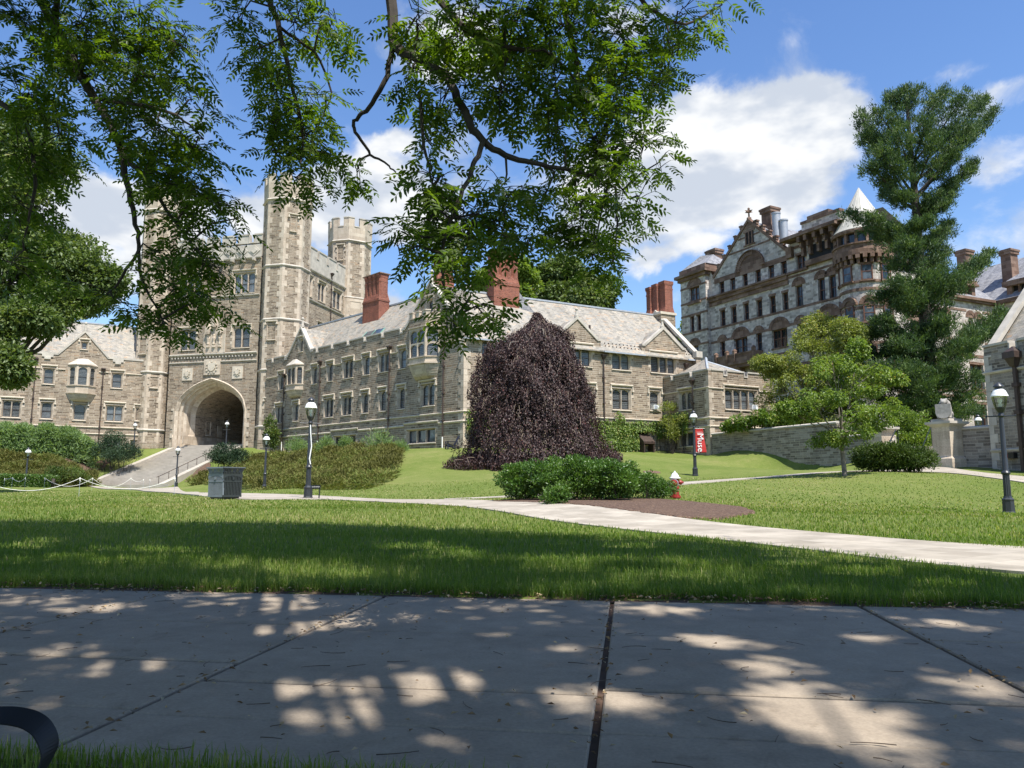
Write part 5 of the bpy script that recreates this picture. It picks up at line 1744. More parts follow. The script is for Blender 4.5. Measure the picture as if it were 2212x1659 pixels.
def brown_window(F_, x0, x1, z0, z1, n=1, arch=0.0, rise=1.0, ops=None, y=0.0, tymp=False, lintel=True):
    """sash window set deep in granite, brownstone sill and lintel or a ring of voussoirs over it"""
    w = round(x1 - x0, 2); h = round(z1 - z0, 2); xc = (x0 + x1) / 2
    if ops is not None: ops.append((x0, x1, z0, z1))

    def mk():
        f = MB(); p = MB()
        W = w / 2
        for a, b, c, d in ((-W, -W + .09, 0, h), (W - .09, W, 0, h), (-W + .09, W - .09, h - .1, h), (-W + .09, W - .09, 0, .1)): f.box(a, b, .30, .42, c, d)
        lw = w / n
        for i in range(1, n): f.box(-W + lw * i - .07, -W + lw * i + .07, .26, .42, .1, h - .1)
        for i in range(n):
            a = -W + lw * i + .08; b = a + lw - .16
            f.box(a, b, .33, .42, h * .5 - .04, h * .5 + .04)
            f.box((a + b) / 2 - .018, (a + b) / 2 + .018, .36, .42, .1, h - .1)
        for i in range(n):
            a = -W + lw * i + .04; b = a + lw - .08
            p.poly([(a, .40, .05), (b, .40, .05), (b, .40, h - .05), (a, .40, h - .05)])
        t = MB()
        t.box(-W - .12, W + .12, -.08, .3, -.2, -.0)
        if arch:
            r = W + .06
            arch_ring(t, 0, h, r, .42, -.05, .1, max(9, int(w * 6)), rise=rise)
            # recessed tympanum filling the arch
            pts = [(r * cos(q), h + r * rise * sin(q)) for q in np.linspace(0, pi, 13)]
            t.extrude_y(pts, -.012, .2)
        elif lintel:
            t.box(-W - .1, W + .1, -.025, .3, h, h + .3)
        return f.mesh('window', M['brownsash']), p.mesh('pane', M['glassplain']), t.mesh('surround', M['brownstone'])
    f, p, t = cached(('bw', w, h, n, arch, rise, tymp, lintel), mk)
    o = F_.place('window', f, xc, z0, y)
    link('pane', p, o); link('surround', t, o)


def build_granite():
    F_ = Facade(gran, FV, M['granite']); S = Facade(gran, FVS, M['granite']); b = root_loc(gran)
    body = MB(); br = MB(); roof = MB(); cop = MB()
    ops = []; bops = []
    BW = lambda u0, u1, z0, z1, n=1, arch=0, rise=1.0, o=ops, y=0.0: brown_window(F_, -u1, -u0, z0, z1, n, arch, rise, o, y)
    for u0, u1 in ((17.65, 18.6), (15.7, 16.65), (13.6, 14.5), (11.45, 12.4), (9.35, 10.3), (7.45, 8.35)):
        BW(u0, u1, 25.35, 26.85); BW(u0, u1, 21.1, 23.15)
    BW(4.75, 6.05, 25.4, 27.0, 2)
    BW(5.35, 6.4, 21.1, 23.55, 1, 1); BW(2.3, 3.25, 21.1, 23.6, 1, 1); BW(.85, 1.8, 21.1, 23.6, 1, 1)
    BW(17.9, 18.8, 17.0, 19.1, 1, 1); BW(14.05, 16.3, 16.9, 19.05, 2, 1, .85); BW(11.7, 12.65, 17.0, 19.1, 1, 1); BW(7.85, 10.15, 16.9, 19.05, 2, 1, .85); BW(5.35, 6.4, 17, 19.1, 1, 1); BW(.9, 3.3, 17.0, 19.1, 2, 1, .85)
    for u in (1.2, 4.6, 8.4, 11.6, 14.6, 17.6): BW(u, u + 1.4, 11.6, 14.4, 2)
    yb = -.6
    bW = lambda u0, u1, z0, z1, n=1, arch=0, rise=1.0: BW(u0, u1, z0, z1, n, arch, rise, bops, yb)
    bW(21.6, 23.6, 25.35, 27.2, 2, 1, .75); bW(22.8, 23.65, 21.2, 23.25); bW(21.5, 22.35, 21.2, 23.25); bW(22.1, 23.6, 16.9, 19.2, 1, 1, .85); bW(21.9, 23.4, 11.6, 14.2, 2)
    body.M = FV.M
    wall_panel(body, -20.4, .4, 3, 27.6, ops, depth=.45)
    # bay at the far left stands a little forward
    b2 = MB(FV.M); b2m = FV.M.copy(); b2m[:3, 3] += FV.M[:3, 1] * yb
    body.M = b2m; wall_panel(body, -25.3, -20.4, 3, 29.3, bops, depth=.45)
    body.M = FV.M
    body.poly([(-20.4, yb, 3), (-20.4, 0, 3), (-20.4, 0, 29.3), (-20.4, yb, 29.3)]); body.poly([(-25.3, yb, 3), (-25.3, 9, 3), (-25.3, 9, 29.3), (-25.3, yb, 29.3)][::-1])
    body.poly([(-20.4, 0, 27.6), (-19.4, 0, 27.6), (-20.4, 0, 29.3)])
    # the gable
    xl, xr, zf, xp, zp = -19.4, -7.1, 27.6, -13.05, 33.3
    body.poly([(xl, 0, zf), (xr, 0, zf), (xp, 0, zp)])
    body.box(-7.1, .4, .0, .5, 27.6, 28.6)
    # gable side returns
    # right attic storey
    br.M = FV.M
    br.box(-7.0, -.2, -.06, .3, 27.9, 28.2)
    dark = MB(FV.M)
    dark.box(-4.2, -.7, -.02, .02, 26.0, 27.7); dark.build('loggia_shade_panel', M['dark'], gran)  # flat dark panel paints the shade of the loggia, no real depth
    br.box(-4.5, -.3, -.45, .3, 25.35, 25.95)
    for x in (-4.7, -3.75, -2.55, -1.45, -.35):
        br.extrude_y([(x - .17, 26.6), (x + .17, 26.6), (x + .17, 28.7), (x - .17, 28.7)], -.5, .0)
        br.prism([(x - .2, -1.15), (x + .2, -1.15), (x + .2, .0), (x - .2, .0)], 28.1, 28.75)
        br.box(x - .14, x + .14, -.8, -.5, 27.5, 28.1)
    br.box(-7.2, .4, -1.3, .4, 28.75, 29.1); br.box(-7.0, .4, -.9, .4, 29.1, 29.3)
    # parapet wall over the attic
    body.box(-4.8, .3, -.3, .3, 29.3, 30.3); br.box(-4.9, .4, -.4, .4, 30.3, 30.6)
    br.box(-3.9, -1.0, -.42, .42, 30.6, 30.95)
    # string bands and cornice
    for z, h_ in ((20.85, .28), (15.9, .35), (10.2, .4)):
        br.box(-20.38, .3, -.035, .2, z, z + h_)
    for z, segs in ((23.2, ((-20.38, .3),)), (19.1, ((-20.38, -18.85), (-17.85, -16.4), (-14.0, -12.7), (-11.6, -10.2), (-7.8, -6.45), (-5.3, -3.35), (-.85, .3)))):
        for a, c in segs:
            if z == 19.1: br.box(a, c, -.035, .2, z, z + .3)
    br.box(-20.3, -7.3, -.55, .2, 25.0, 25.22); br.box(-20.3, -7.3, -.35, .2, 24.55, 25.0); br.box(-20.3, -7.3, -.16, .2, 24.0, 24.55)
    br.box(-7.3, -4.4, -.3, .2, 25.05, 25.3); br.box(-7.3, -.3, -.05, .2, 23.65 + .95, 24.85)
    br.box(-19.4, -7.2, -.03, .2, 26.85, 27.5)
    for z in (23.35, 20.95, 19.2, 25.05, 27.15, 15.9): br.M = b2m; br.box(-25.34, -20.36, -.04, .2, z, z + .26)
    br.M = b2m; br.box(-23.9, -21.3, -.25, .2, 24.85, 25.1)
    br.box(-25.6, -20.1, -.28, .5, 28.3, 28.75); br.box(-25.9, -19.8, -.6, 5.4, 28.75, 29.15); br.box(-25.4, -20.3, -.1, 5.2, 29.15, 29.9)
    br.M = FV.M
    # gable bands, big relieving arch, upper window, crockets, coping
    for z in (29.9, 31.35):
        t = (z - zf) / (zp - zf); a, c = xl + (xp - xl) * t + .3, xr + (xp - xr) * t - .3
        br.box(a, c, -.03, .1, z, z + .22)
    arch_ring(br, -13.05, 27.3, 1.72, .5, -.14, .1, 22)
    br.extrude_y([(-13.05 + 1.72 * cos(q), 27.3 + 1.72 * sin(q)) for q in np.linspace(0, pi, 19)], -.04, .1)
    arch_ring(br, -13.05, 27.3, 2.22, .12, -.28, .1, 26)
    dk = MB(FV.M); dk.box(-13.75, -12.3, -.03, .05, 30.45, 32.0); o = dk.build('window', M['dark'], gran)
    for x in (-13.55, -13.02, -12.5): br.tube((x, -.1, 30.45), (x, -.1, 32.0), .1, .1, 8)
    br.box(-13.95, -12.1, -.14, .05, 30.25, 30.45); br.box(-13.95, -12.1, -.1, .05, 32.0, 32.3)
    br.poly([(-14.02, -.05, 32.4), (-12.08, -.05, 32.4), (xp, -.05, zp)])
    for x0, s in ((xl, 1), (xr, -1)):
        dx, dz = xp - x0, zp - zf; L = sqrt(dx * dx + dz * dz); nx, nz = (-dz / L * s, abs(dx) / L)
        pts = [(x0, zf), (xp, zp), (xp, zp + .42), (x0 + nx * .35, zf + nz * .35)]
        if s < 0: pts = pts[::-1]
        br.extrude_y(pts if s < 0 else pts, -.16, .55)
        for k in range(1, 6):
            t = k / 6 + .02
            cx_, cz = x0 + dx * t + nx * .5, zf + dz * t + nz * .5
            br.box(cx_ - .17, cx_ + .17, -.14, .3, cz - .2, cz + .2)
            br.box(cx_ - .26 - .1 * (s < 0), cx_ + .16 + .1, -.18, .34, cz + .12, cz + .3)
    br.prism([(xr, -.5), (xr + .8, -.5), (xr + .8, .3), (xr, .3)], 26.9, 28.2)
    p = FV.p(xp, .1, 0); br.M = I4
    br.lathe([(.3, zp + .2), (.3, zp + .5), (.12, zp + .6), (.1, zp + 1.15), (.22, zp + 1.25), (.12, zp + 1.4), (.16, zp + 1.7), (0, zp + 1.85)], 8, c=(p[0], p[1]))
    br.M = FV.M
    for sx, sy in ((1, 0), (-1, 0), (0, 1), (0, -1)):
        br.add([(xp + sx * .1 - .1 * abs(sy), .1 + sy * .1 - .1 * abs(sx), zp + 1.15), (xp + sx * .1 + .1 * abs(sy), .1 + sy * .1 + .1 * abs(sx), zp + 1.15), (xp + sx * .7, .1 + sy * .7, zp + 1.35), (xp + sx * .1 - .1 * abs(sy), .1 + sy * .1 - .1 * abs(sx), zp + 1.45), (xp + sx * .1 + .1 * abs(sy), .1 + sy * .1 + .1 * abs(sx), zp + 1.45)],
               [(0, 1, 2), (1, 4, 2), (4, 3, 2), (3, 0, 2), (0, 3, 4, 1)])
    # carved balcony
    bal = MB(FV.M)
    bal.box(-18.5, -11.7, -1.3, .1, 15.6, 15.95); bal.box(-18.3, -11.9, -1.15, 0, 15.2, 15.6)
    bal.box(-18.4, -11.8, -1.25, -1.05, 15.95, 16.75); bal.box(-18.45, -11.75, -1.32, -.98, 16.75, 16.95)
    for x in (-18.3, -16.4, -15.1, -11.95): bal.box(x - .16, x + .16, -1.38, -.95, 15.95, 17.3); bal.prism([(x - .2, -1.42), (x + .2, -1.42), (x + .2, -.9), (x - .2, -.9)], 17.3, 17.55, pts2=[(x - .04, -1.2), (x + .04, -1.2), (x + .04, -1.1), (x - .04, -1.1)])
    for x in (-17.5, -14.9, -12.4): bal.prism([(x - .25, -.3), (x + .25, -.3), (x + .25, 0), (x - .25, 0)], 13.6, 15.2, pts2=[(x - .3, -1.1), (x + .3, -1.1), (x + .3, 0), (x - .3, 0)])
    bal.box(-11.85, -11.65, -1.25, 0, 15.95, 16.9)
    bal.build('balcony', M['brownstone'], gran)
    # ------------------------------------------------ right-hand face
    sops = []
    SW = lambda x0, x1, z0, z1, n=1, arch=0, rise=1.0: brown_window(S, x0, x1, z0, z1, n, arch, rise, sops)
    SW(2.7, 4.9, 17.4, 19.0, 2, 1, .7)
    for x0, x1 in ((6.95, 7.75), (8.35, 9.2), (12.6, 13.4), (14.0, 14.8)): SW(x0, x1, 17.6, 20.3, 1, 1)
    SW(2.0, 3.6, 21.0, 23.0, 2); SW(3.2, 5.2, 12.0, 14.8, 2); SW(7.2, 9.4, 12.0, 14.8, 2); SW(12.2, 14.6, 12.0, 14.8, 2); SW(3.2, 5.2, 7.6, 10.2, 2); SW(7.4, 9.6, 7.6, 10.2, 2); SW(12.2, 14.6, 7.6, 10.2, 2)
    body.M = FVS.M
    wall_panel(body, -5.2, 18, 3, 22.1, sops, depth=.45); wall_panel(body, -5.2, 5.6, 22.1, 25.2, [])
    body.poly([(5.6, 0, 22.1), (5.6, 8, 22.1), (5.6, 8, 25.2), (5.6, 0, 25.2)])
    br.M = FVS.M
    for z, a in ((20.95, .26), (17.2, .26), (15.6, .35), (10.8, .3), (11.4, .3)): br.box(-5.1, 17.6, -.04, .2, z, z + a) if z != 20.95 and z != 17.2 else [br.box(p_, q_, -.04, .2, z, z + a) for p_, q_ in ((-5.1, 2.0), (5.3, 6.7), (9.5, 12.3), (15.2, 17.6))]
    br.box(5.6, 17.6, -.35, .3, 22.1, 22.35); br.box(5.6, 17.6, -.55, .3, 22.35, 22.65)
    br.box(-5.1, 5.7, -.4, .3, 25.2, 25.6)
    br.box(-5.1, 5, -.06, .2, 6.2, 6.9)
    # dormers
    for xc in (13.2,):
        br.box(xc - 1.5, xc - .9, .3, .9, 22.65, 24.2); br.box(xc + .9, xc + 1.5, .3, .9, 22.65, 24.2); br.box(xc - .1, xc + .1, .35, .8, 22.65, 24.2)
        br.box(xc - 1.8, xc + 1.8, -.05, 1.2, 24.2, 24.45); br.box(xc - 1.65, xc + 1.65, .05, 1.2, 24.45, 24.85)
        br.box(xc - 2.6, xc - 1.2, .2, .8, 22.65, 23.1)
        roof.M = FVS.M
        roof.add([(xc - 1.5, .1, 24.85), (xc + 1.5, .1, 24.85), (xc + 1.5, 3.2, 24.85), (xc - 1.5, 3.2, 24.85), (xc, 1.8, 26.1), (xc, 3.6, 26.1)], [(0, 1, 4), (1, 2, 5, 4), (3, 0, 4, 5)])
        dk = MB(FVS.M); dk.box(xc - .95, xc + .95, .75, 2.5, 22.6, 24.2); dk.build('dormer_shade_block', M['dark'], gran)  # solid near-black block painted as the shade inside the dormer
        gp = MB(FVS.M); [gp.poly([(xa, .72, 22.8), (xa + .7, .72, 22.8), (xa + .7, .72, 24.15), (xa, .72, 24.15)]) for xa in (xc - .85, xc + .15)]; gp.build('dormer_pane', M['glassplain'], gran)
    # wing coming forward at the right, seen over the trees
    FWg = Frame(FVS.p(17.4, 0)[:2], -65.0)
    wops = []
    Wg = Facade(gran, FWg, M['granite'])
    for x0 in (1.5, 4.5, 8): brown_window(Wg, x0, x0 + 1.5, 17.4, 20.2, 2, 1, .7, wops)
    body.M = FWg.M; wall_panel(body, -.2, 18, 3, 22.1, wops, depth=.45)
    br.M = FWg.M; br.box(0, 18, -.4, .3, 22.1, 22.6)
    for xc in (2.9, 8.5):
        br.box(xc - 1.4, xc - .8, .3, .9, 22.6, 24.1); br.box(xc + .8, xc + 1.4, .3, .9, 22.6, 24.1); br.box(xc - .1, xc + .1, .35, .8, 22.6, 24.1); br.box(xc - 1.7, xc + 1.7, -.05, 1.2, 24.1, 24.7)
        dk = MB(FWg.M); dk.box(xc - .8, xc + .8, .7, 2.5, 22.6, 24.1); dk.build('dormer_shade_block', M['dark'], gran)  # shade of the wing dormers, again painted on a solid block
        roof.M = FWg.M; roof.add([(xc - 1.4, .1, 24.7), (xc + 1.4, .1, 24.7), (xc + 1.4, 3, 24.7), (xc - 1.4, 3, 24.7), (xc, 1.6, 25.9), (xc, 3.4, 25.9)], [(0, 1, 4), (1, 2, 5, 4), (3, 0, 4, 5)])
    roof.M = FWg.M
    roof.poly([(-8, -.4, 22.5), (18, -.4, 22.5), (18, 6.5, 28.9), (-8, 6.5, 28.9)]); roof.poly([(18, 6.5, 28.9), (18, 13, 22.5), (-8, 13, 22.5), (-8, 6.5, 28.9)])
    body.M = FWg.M; body.poly([(18, 0, 3), (18, 13, 3), (18, 13, 22.5), (18, 6.5, 28.9), (18, 0, 22.5)])
    # main roofs
    roof.M = FVS.M
    roof.poly([(-5, -.3, 25.55), (5.6, -.3, 25.55), (5.6, 8, 26.6), (-5, 8, 26.6)]); roof.poly([(5.4, -.4, 22.6), (19, -.4, 22.6), (19, 7.2, 28.1), (5.4, 7.2, 28.1)]); roof.poly([(5.4, 7.2, 28.1), (19, 7.2, 28.1), (19, 15, 22.6), (5.4, 15, 22.6)])
    roof.M = FV.M
    # gable roof running back
    roof.poly([(xl - .1, .3, zf + .1), (xp, .3, zp + .1), (xp, 14, zp + .1), (xl - .1, 14, zf + .1)][::-1]); roof.poly([(xr + .1, .3, zf + .1), (xr + .1, 14, zf + .1), (xp, 14, zp + .1), (xp, .3, zp + .1)][::-1])
    roof.poly([(-7.2, -.9, 29.0), (1, -.9, 29.0), (1, 6, 31.6), (-9, 6, 31.6)]); roof.poly([(-9, 6, 31.6), (1, 6, 31.6), (1, 14, 28), (-9, 14, 28)])
    roof.add([(-25.5, -.5, 29.9), (-20.2, -.5, 29.9), (-20.2, 5, 29.9), (-25.5, 5, 29.9), (-23.5, 1.6, 32.0), (-22.2, 2.6, 32.0)], [(0, 1, 5, 4), (1, 2, 5), (2, 3, 4, 5), (3, 0, 4)])
    body.M = FV.M; body.poly([(-25.3, 9, 3), (0, 14, 3), (0, 14, 27.6), (-25.3, 9, 27.6)])
    body.build('wall', M['granite'], gran)
    br.M = I4; br.build('brownstone_trim', M['brownstone'], gran)
    rf = roof.build('roof', M['greyslate'], gran)
    # ------------------------------------------------ chimneys and flues
    ch = lambda F0, x, y, w, d, z0, z1: None
    def stack(pt, w, d, z0, z1, ang, name='chimney'):
        m_ = MB(Frame(pt, ang).M)
        m_.box(-w / 2, w / 2, -d / 2, d / 2, z0, z1 - .7); m_.box(-w / 2 - .14, w / 2 + .14, -d / 2 - .14, d / 2 + .14, z1 - .7, z1 - .35); m_.box(-w / 2 - .22, w / 2 + .22, -d / 2 - .22, d / 2 + .22, z1 - .35, z1 - .1); m_.box(-w / 2 - .05, w / 2 + .05, -d / 2 - .05, d / 2 + .05, z1 - .1, z1)
        link(name, m_.mesh(name, M['brownstone'], b), rf)
    stack(at(1664, 480, 92)[:2], 1.5, 1.4, 29, 35.2, -62)
    stack(at(1750, 510, 92)[:2], 1.9, 1.0, 28, 32.6, -62)
    stack(at(1543, 545, 104)[:2], 1.7, 1.3, 29, 33.6, -62)
    for px, zt, d in ((2084, 27.9, 93.5), (2180, 27.6, 90)): stack(at(px, 560, d)[:2], 1.35, 1.2, 24, at(px, 541 if px < 2100 else 540, d)[2], 25)
    for px, dt, zb, zt in ((1676, 90, 470, 461), (1692, 89.5, 490, 476)):
        p = at(px, zt, dt); m_ = MB()
        m_.tube((p[0], p[1], p[2] - 4.5), (p[0], p[1], p[2]), .5 if px < 1680 else .48, .5 if px < 1680 else .48, 20); m_.tube((p[0], p[1], p[2] - .12), (p[0], p[1], p[2] + .04), .56, .56, 20)
        me = m_.mesh('steel_flue', M['steel'], b, True); link('steel_flue', me, rf)
    # ------------------------------------------------ the corner turret
    C = at(1869, 640, 79.6); cx, cy = C[0], C[1]; vr = math.atan2(-cy, -cx)
    T = MB(); TB = MB(); nseg = 48
    T.lathe([(2.45, 3), (2.45, 23.9)], nseg, c=(cx, cy)); tw = T.build('turret', M['granite'], gran)
    R0 = 2.45
    for z, h_, pr in ((20.95, .3, .08), (22.05 - .25, .25, .12), (19.0, .32, .07), (17.35, .28, .1), (16.6, .2, .06), (15.3, .3, .1), (11.0, .3, .08)):
        TB.lathe([(R0 + .01, z), (R0 + pr, z), (R0 + pr, z + h_), (R0 + .01, z + h_)], nseg, c=(cx, cy))
    for k in range(26):                        # corbels
        a = k * 2 * pi / 26; m_ = np.eye(4); m_[:2, 0] = (cos(a), sin(a)); m_[:2, 1] = (-sin(a), cos(a)); m_[:3, 3] = (cx, cy, 0); TB.M = m_
        TB.box(R0 - .1, R0 + .35, -.14, .14, 23.85, 24.35); TB.box(R0 - .1, R0 + .55, -.2, .2, 24.35, 24.75)
    TB.M = I4
    TB.lathe([(R0, 24.7), (3.0, 24.75), (3.02, 25.3), (2.92, 25.35), (2.92, 25.85), (3.06, 25.9), (3.06, 26.05), (2.85, 26.1), (2.7, 26.1)], nseg, c=(cx, cy))
    TB.lathe([(2.62, 27.15), (3.0, 27.15), (3.06, 27.35), (3.06, 27.5), (2.9, 27.55)], nseg, c=(cx, cy))
    for k in range(16):                        # posts of the lantern storey
        a = vr + (k + .5) * 2 * pi / 16; m_ = np.eye(4); m_[:2, 0] = (cos(a), sin(a)); m_[:2, 1] = (-sin(a), cos(a)); m_[:3, 3] = (cx, cy, 0); TB.M = m_
        TB.box(2.45, 2.85, -.13, .13, 26.05, 27.2)
    TB.M = I4
    for k in range(-2, 3):                     # three visible storeys of windows round the curve
        a = vr + k * radians(46) + .12
        m_ = np.eye(4); m_[:2, 0] = (-sin(a), cos(a)); m_[:2, 1] = (-cos(a), -sin(a)); m_[:3, 3] = (cx + R0 * cos(a), cy + R0 * sin(a), 0)
        TB.M = m_
        for z0, z1, ar in ((22.05, 23.75, 0), (17.65, 19.4, 1), (13.2, 15.2, 0)):
            w = .56; wins = MB(m_); pn = MB(m_)
            wins.box(-w, w, -.10, .3, z0, z0 + .08); wins.box(-w, -w + .12, -.10, .3, z0, z1); wins.box(w - .12, w, -.10, .3, z0, z1); wins.box(-w, w, -.10, .3, z1 - .12, z1); wins.box(-w, w, -.08, .3, (z0 + z1) / 2, (z0 + z1) / 2 + .08)
            pn.poly([(-w + .1, -.055, z0), (w - .1, -.055, z0), (w - .1, -.055, z1), (-w + .1, -.055, z1)])
            TB.box(-w - .15, w + .15, -.2, .3, z0 - .14, z0)
            wo = wins.build('window', M['brownsash'], gran); link('pane', pn.mesh('pane', M['glassplain'], b), wo)
            if ar: arch_ring(TB, 0, z1 + .1, .52, .42, -.16, .2, 11); TB.extrude_y([(.52 * cos(q), z1 + .1 + .52 * sin(q)) for q in np.linspace(0, pi, 11)], -.05, .2)
            if not ar and z0 > 20: TB.box(-w - .1, w + .1, -.13, .3, z1, z1 + .14)
    for nm, q_, mt in (('turret_trim', TB, 'brownstone'),):
        q_.M = I4; link(nm, q_.mesh(nm, M[mt], b), tw)
    gl = MB(); gl.lathe([(2.5, 26.1), (2.5, 27.2)], nseg, c=(cx, cy)); link('pane', gl.mesh('pane', M['glassplain'], b), tw)
    co = MB(); apex = at(1861, 405, 79.6)[2]
    co.lathe([(2.95, 27.5), (2.98, 27.58), (2.72, 27.95), (2.55, 28.25), (.0, apex)], nseg, c=(cx, cy))
    for k in range(16):
        a = k * 2 * pi / 16; co.tube((cx + 2.56 * cos(a), cy + 2.56 * sin(a), 28.26), (cx + .03 * cos(a), cy + .03 * sin(a), apex - .05), .03, .015, 4)
    cone = link('cone_roof', co.mesh('cone_roof', M['creamlead'], b), tw)


build_granite()

# ================================================================== hall at the right edge, gate pillars and garden walls
FB = Frame(at(2128, 800, 43), -75.0)
hall3 = thing('stone_hall', 'battlemented grey stone hall with dark downpipe beside the right gate pillar', 'building', (FB.p(3)[0], FB.p(3)[1], 1.9))


def build_right_hall():
    b = root_loc(hall3); body = MB(); cop = MB(); lime = MB(); quo = MB(); roof = MB(); pb = MB()
    H_ = Facade(hall3, FB, M['greyrubble'])
    for x0 in (5.2, 9.4): H_.window(x0, x0 + 1.6, 4.6, 6.4, 2, hood=.3)
    body.M = FB.M; wall_panel(body, 0, 13, .6, 8.25, H_.ops)
    body.poly([(0, 0, .6), (0, 8, .6), (0, 8, 8.25), (0, 4, 12.6), (0, .6, 8.25), (0, 0, 8.25)][::-1])
    body.poly([(13, 0, .6), (13, 8, .6), (13, 8, 8.25), (13, 0, 8.25)])
    body.poly([(0, 8, .6), (13, 8, .6), (13, 8, 8.25), (0, 8, 8.25)][::-1])
    body.build('wall', M['greyrubble'], hall3)
    crenel(FB, pb, cop, 0, 13, 8.68, 1.85, .55, .45, first=1.62)
    string(lime, FB, -.1, 13, 7.12, .18, .13); string(lime, FB, 0, 13, 2.75, .2, .12)
    quo.M = FB.M; quoin_plates(quo, 1, -.012, .9, 8.2, .3, .5, .5, -.03, .04)
    cop.M = FB.M
    cop.add([(-.1, .3, 8.4), (.45, .3, 8.4), (.45, 4, 12.75), (-.1, 4, 12.75), (-.1, .3, 8.75), (.45, .3, 8.75), (.45, 4, 13.1), (-.1, 4, 13.1)], [(0, 3, 2, 1), (4, 5, 6, 7), (0, 1, 5, 4), (1, 2, 6, 5), (2, 3, 7, 6), (3, 0, 4, 7)])
    p = FB.p(.2, 4, 0); cop.M = I4; finial(cop, (p[0], p[1], 13.0), 1.1)
    roof_slab(roof, FB, .3, 13, .42, 8.3, 4, 12.6); roof_slab(roof, FB, 13, .3, 7.8, 8.3, 4, 12.6)
    roof.build('roof', M['slate'], hall3)
    for nm, q_, mt in (('parapet', pb, 'greyrubble'), ('coping', cop, 'greylime'), ('string_course', lime, 'greylime'), ('quoin', quo, 'greylime')):
        q_.M = I4; q_.build(nm, M[mt], hall3)
    dp = MB(FB.M); x = 2.02
    dp.prism([(x - .12, -.34), (x + .12, -.34), (x + .12, -.04), (x - .12, -.04)], 7.3, 7.75, pts2=[(x - .3, -.5), (x + .3, -.5), (x + .3, -.03), (x - .3, -.03)]); dp.box(x - .38, x + .38, -.55, -.02, 7.75, 8.1); dp.prism([(x - .34, -.5), (x + .34, -.5), (x + .34, -.03), (x - .34, -.03)], 8.1, 8.4, pts2=[(x - .05, -.2), (x + .05, -.2), (x + .05, -.1), (x - .05, -.1)])
    dp.box(x - .09, x + .09, -.24, -.06, 1.5, 7.3)
    for z in (6.2, 4.7, 3.0): dp.box(x - .17, x + .17, -.3, -.01, z, z + .22)
    dp.build('downpipe', M['iron'], hall3)
    rb = MB(FB.M); rb.box(1.0, 1.22, -.3, -.02, 2.42, 2.62); rb.build('red_hose_inlet', plain('red_enamel', (.5, .03, .03), .4), hall3)
    rb = MB(FB.M); rb.box(1.24, 1.6, -.28, -.02, 2.38, 2.68); rb.build('inlet_box', M['black'], hall3)


build_right_hall()


def tiger_statue(name, label, p, face):
    """seated stone tiger leaning over an upright shield"""
    t = thing(name, label, 'statue', p, face, None)
    mb = MB()
    # skinned body: haunches, arched back, shoulders, head hanging over the shield, forelegs, tail
    bm_pts = [((-.42, 0, .24), .24), ((-.36, 0, .52), .25), ((-.16, 0, .82), .24), ((.10, 0, .98), .21), ((.34, 0, 1.0), .19), ((.54, 0, .96), .15), ((.68, 0, .90), .11)]
    me = bpy.data.meshes.new('body'); V = [q for q, r in bm_pts]; R = [r for q, r in bm_pts]
    E_ = [(i, i + 1) for i in range(len(V) - 1)]
    def limb(root, chain):
        k = root
        for q, r in chain:
            V.append(q); R.append(r); E_.append((k, len(V) - 1)); k = len(V) - 1
    for s in (-1, 1):
        limb(3, [((.18, .22 * s, .82), .12), ((.26, .30 * s, .52), .095), ((.36, .30 * s, .26), .085), ((.46, .30 * s, .06), .08), ((.58, .30 * s, .05), .06)])
        limb(0, [((-.26, .22 * s, .30), .17), ((.02, .28 * s, .34), .11), ((-.14, .28 * s, .08), .08), ((.14, .28 * s, .05), .065)])
        limb(4, [((.32, .13 * s, 1.16), .05), ((.31, .14 * s, 1.21), .03)])
    limb(0, [((-.62, .1, .12), .07), ((-.55, .32, .07), .055), ((-.25, .42, .07), .05)])
    me.from_pydata(V, E_, []); o = link('body', me, t)
    o.modifiers.new('Skin', 'SKIN'); sv = me.skin_vertices[0].data
    for i, r in enumerate(R): sv[i].radius = (r, r)
    sv[0].use_root = True
    sb = o.modifiers.new('Sub', 'SUBSURF'); sb.levels = 2; sb.render_levels = 2
    dg = bpy.context.evaluated_depsgraph_get(); ev = bpy.data.meshes.new_from_object(o.evaluated_get(dg))
    o.modifiers.clear(); o.data = ev; ev.materials.clear(); ev.materials.append(M['statue'])
    ev.polygons.foreach_set('use_smooth', [True] * len(ev.polygons))
    sh = MB()
    pts = [(-.40, .84), (-.40, .32), (-.34, .14), (-.2, .04), (0, .0), (.2, .04), (.34, .14), (.40, .32), (.40, .84)]
    n = len(pts)
    sh.add([(.72 + .03 * cos(y * 3), y, z) for y, z in pts] + [(.60, y, z) for y, z in pts], [list(range(n)), list(range(n, 2 * n))[::-1]] + [(i, n + i, n + (i + 1) % n, (i + 1) % n) for i in range(n)])
    sh.build('shield', M['statue'], None)
    so = bpy.data.objects[-1] if False else COL.objects[-1]
    so.parent = t; 
    return t


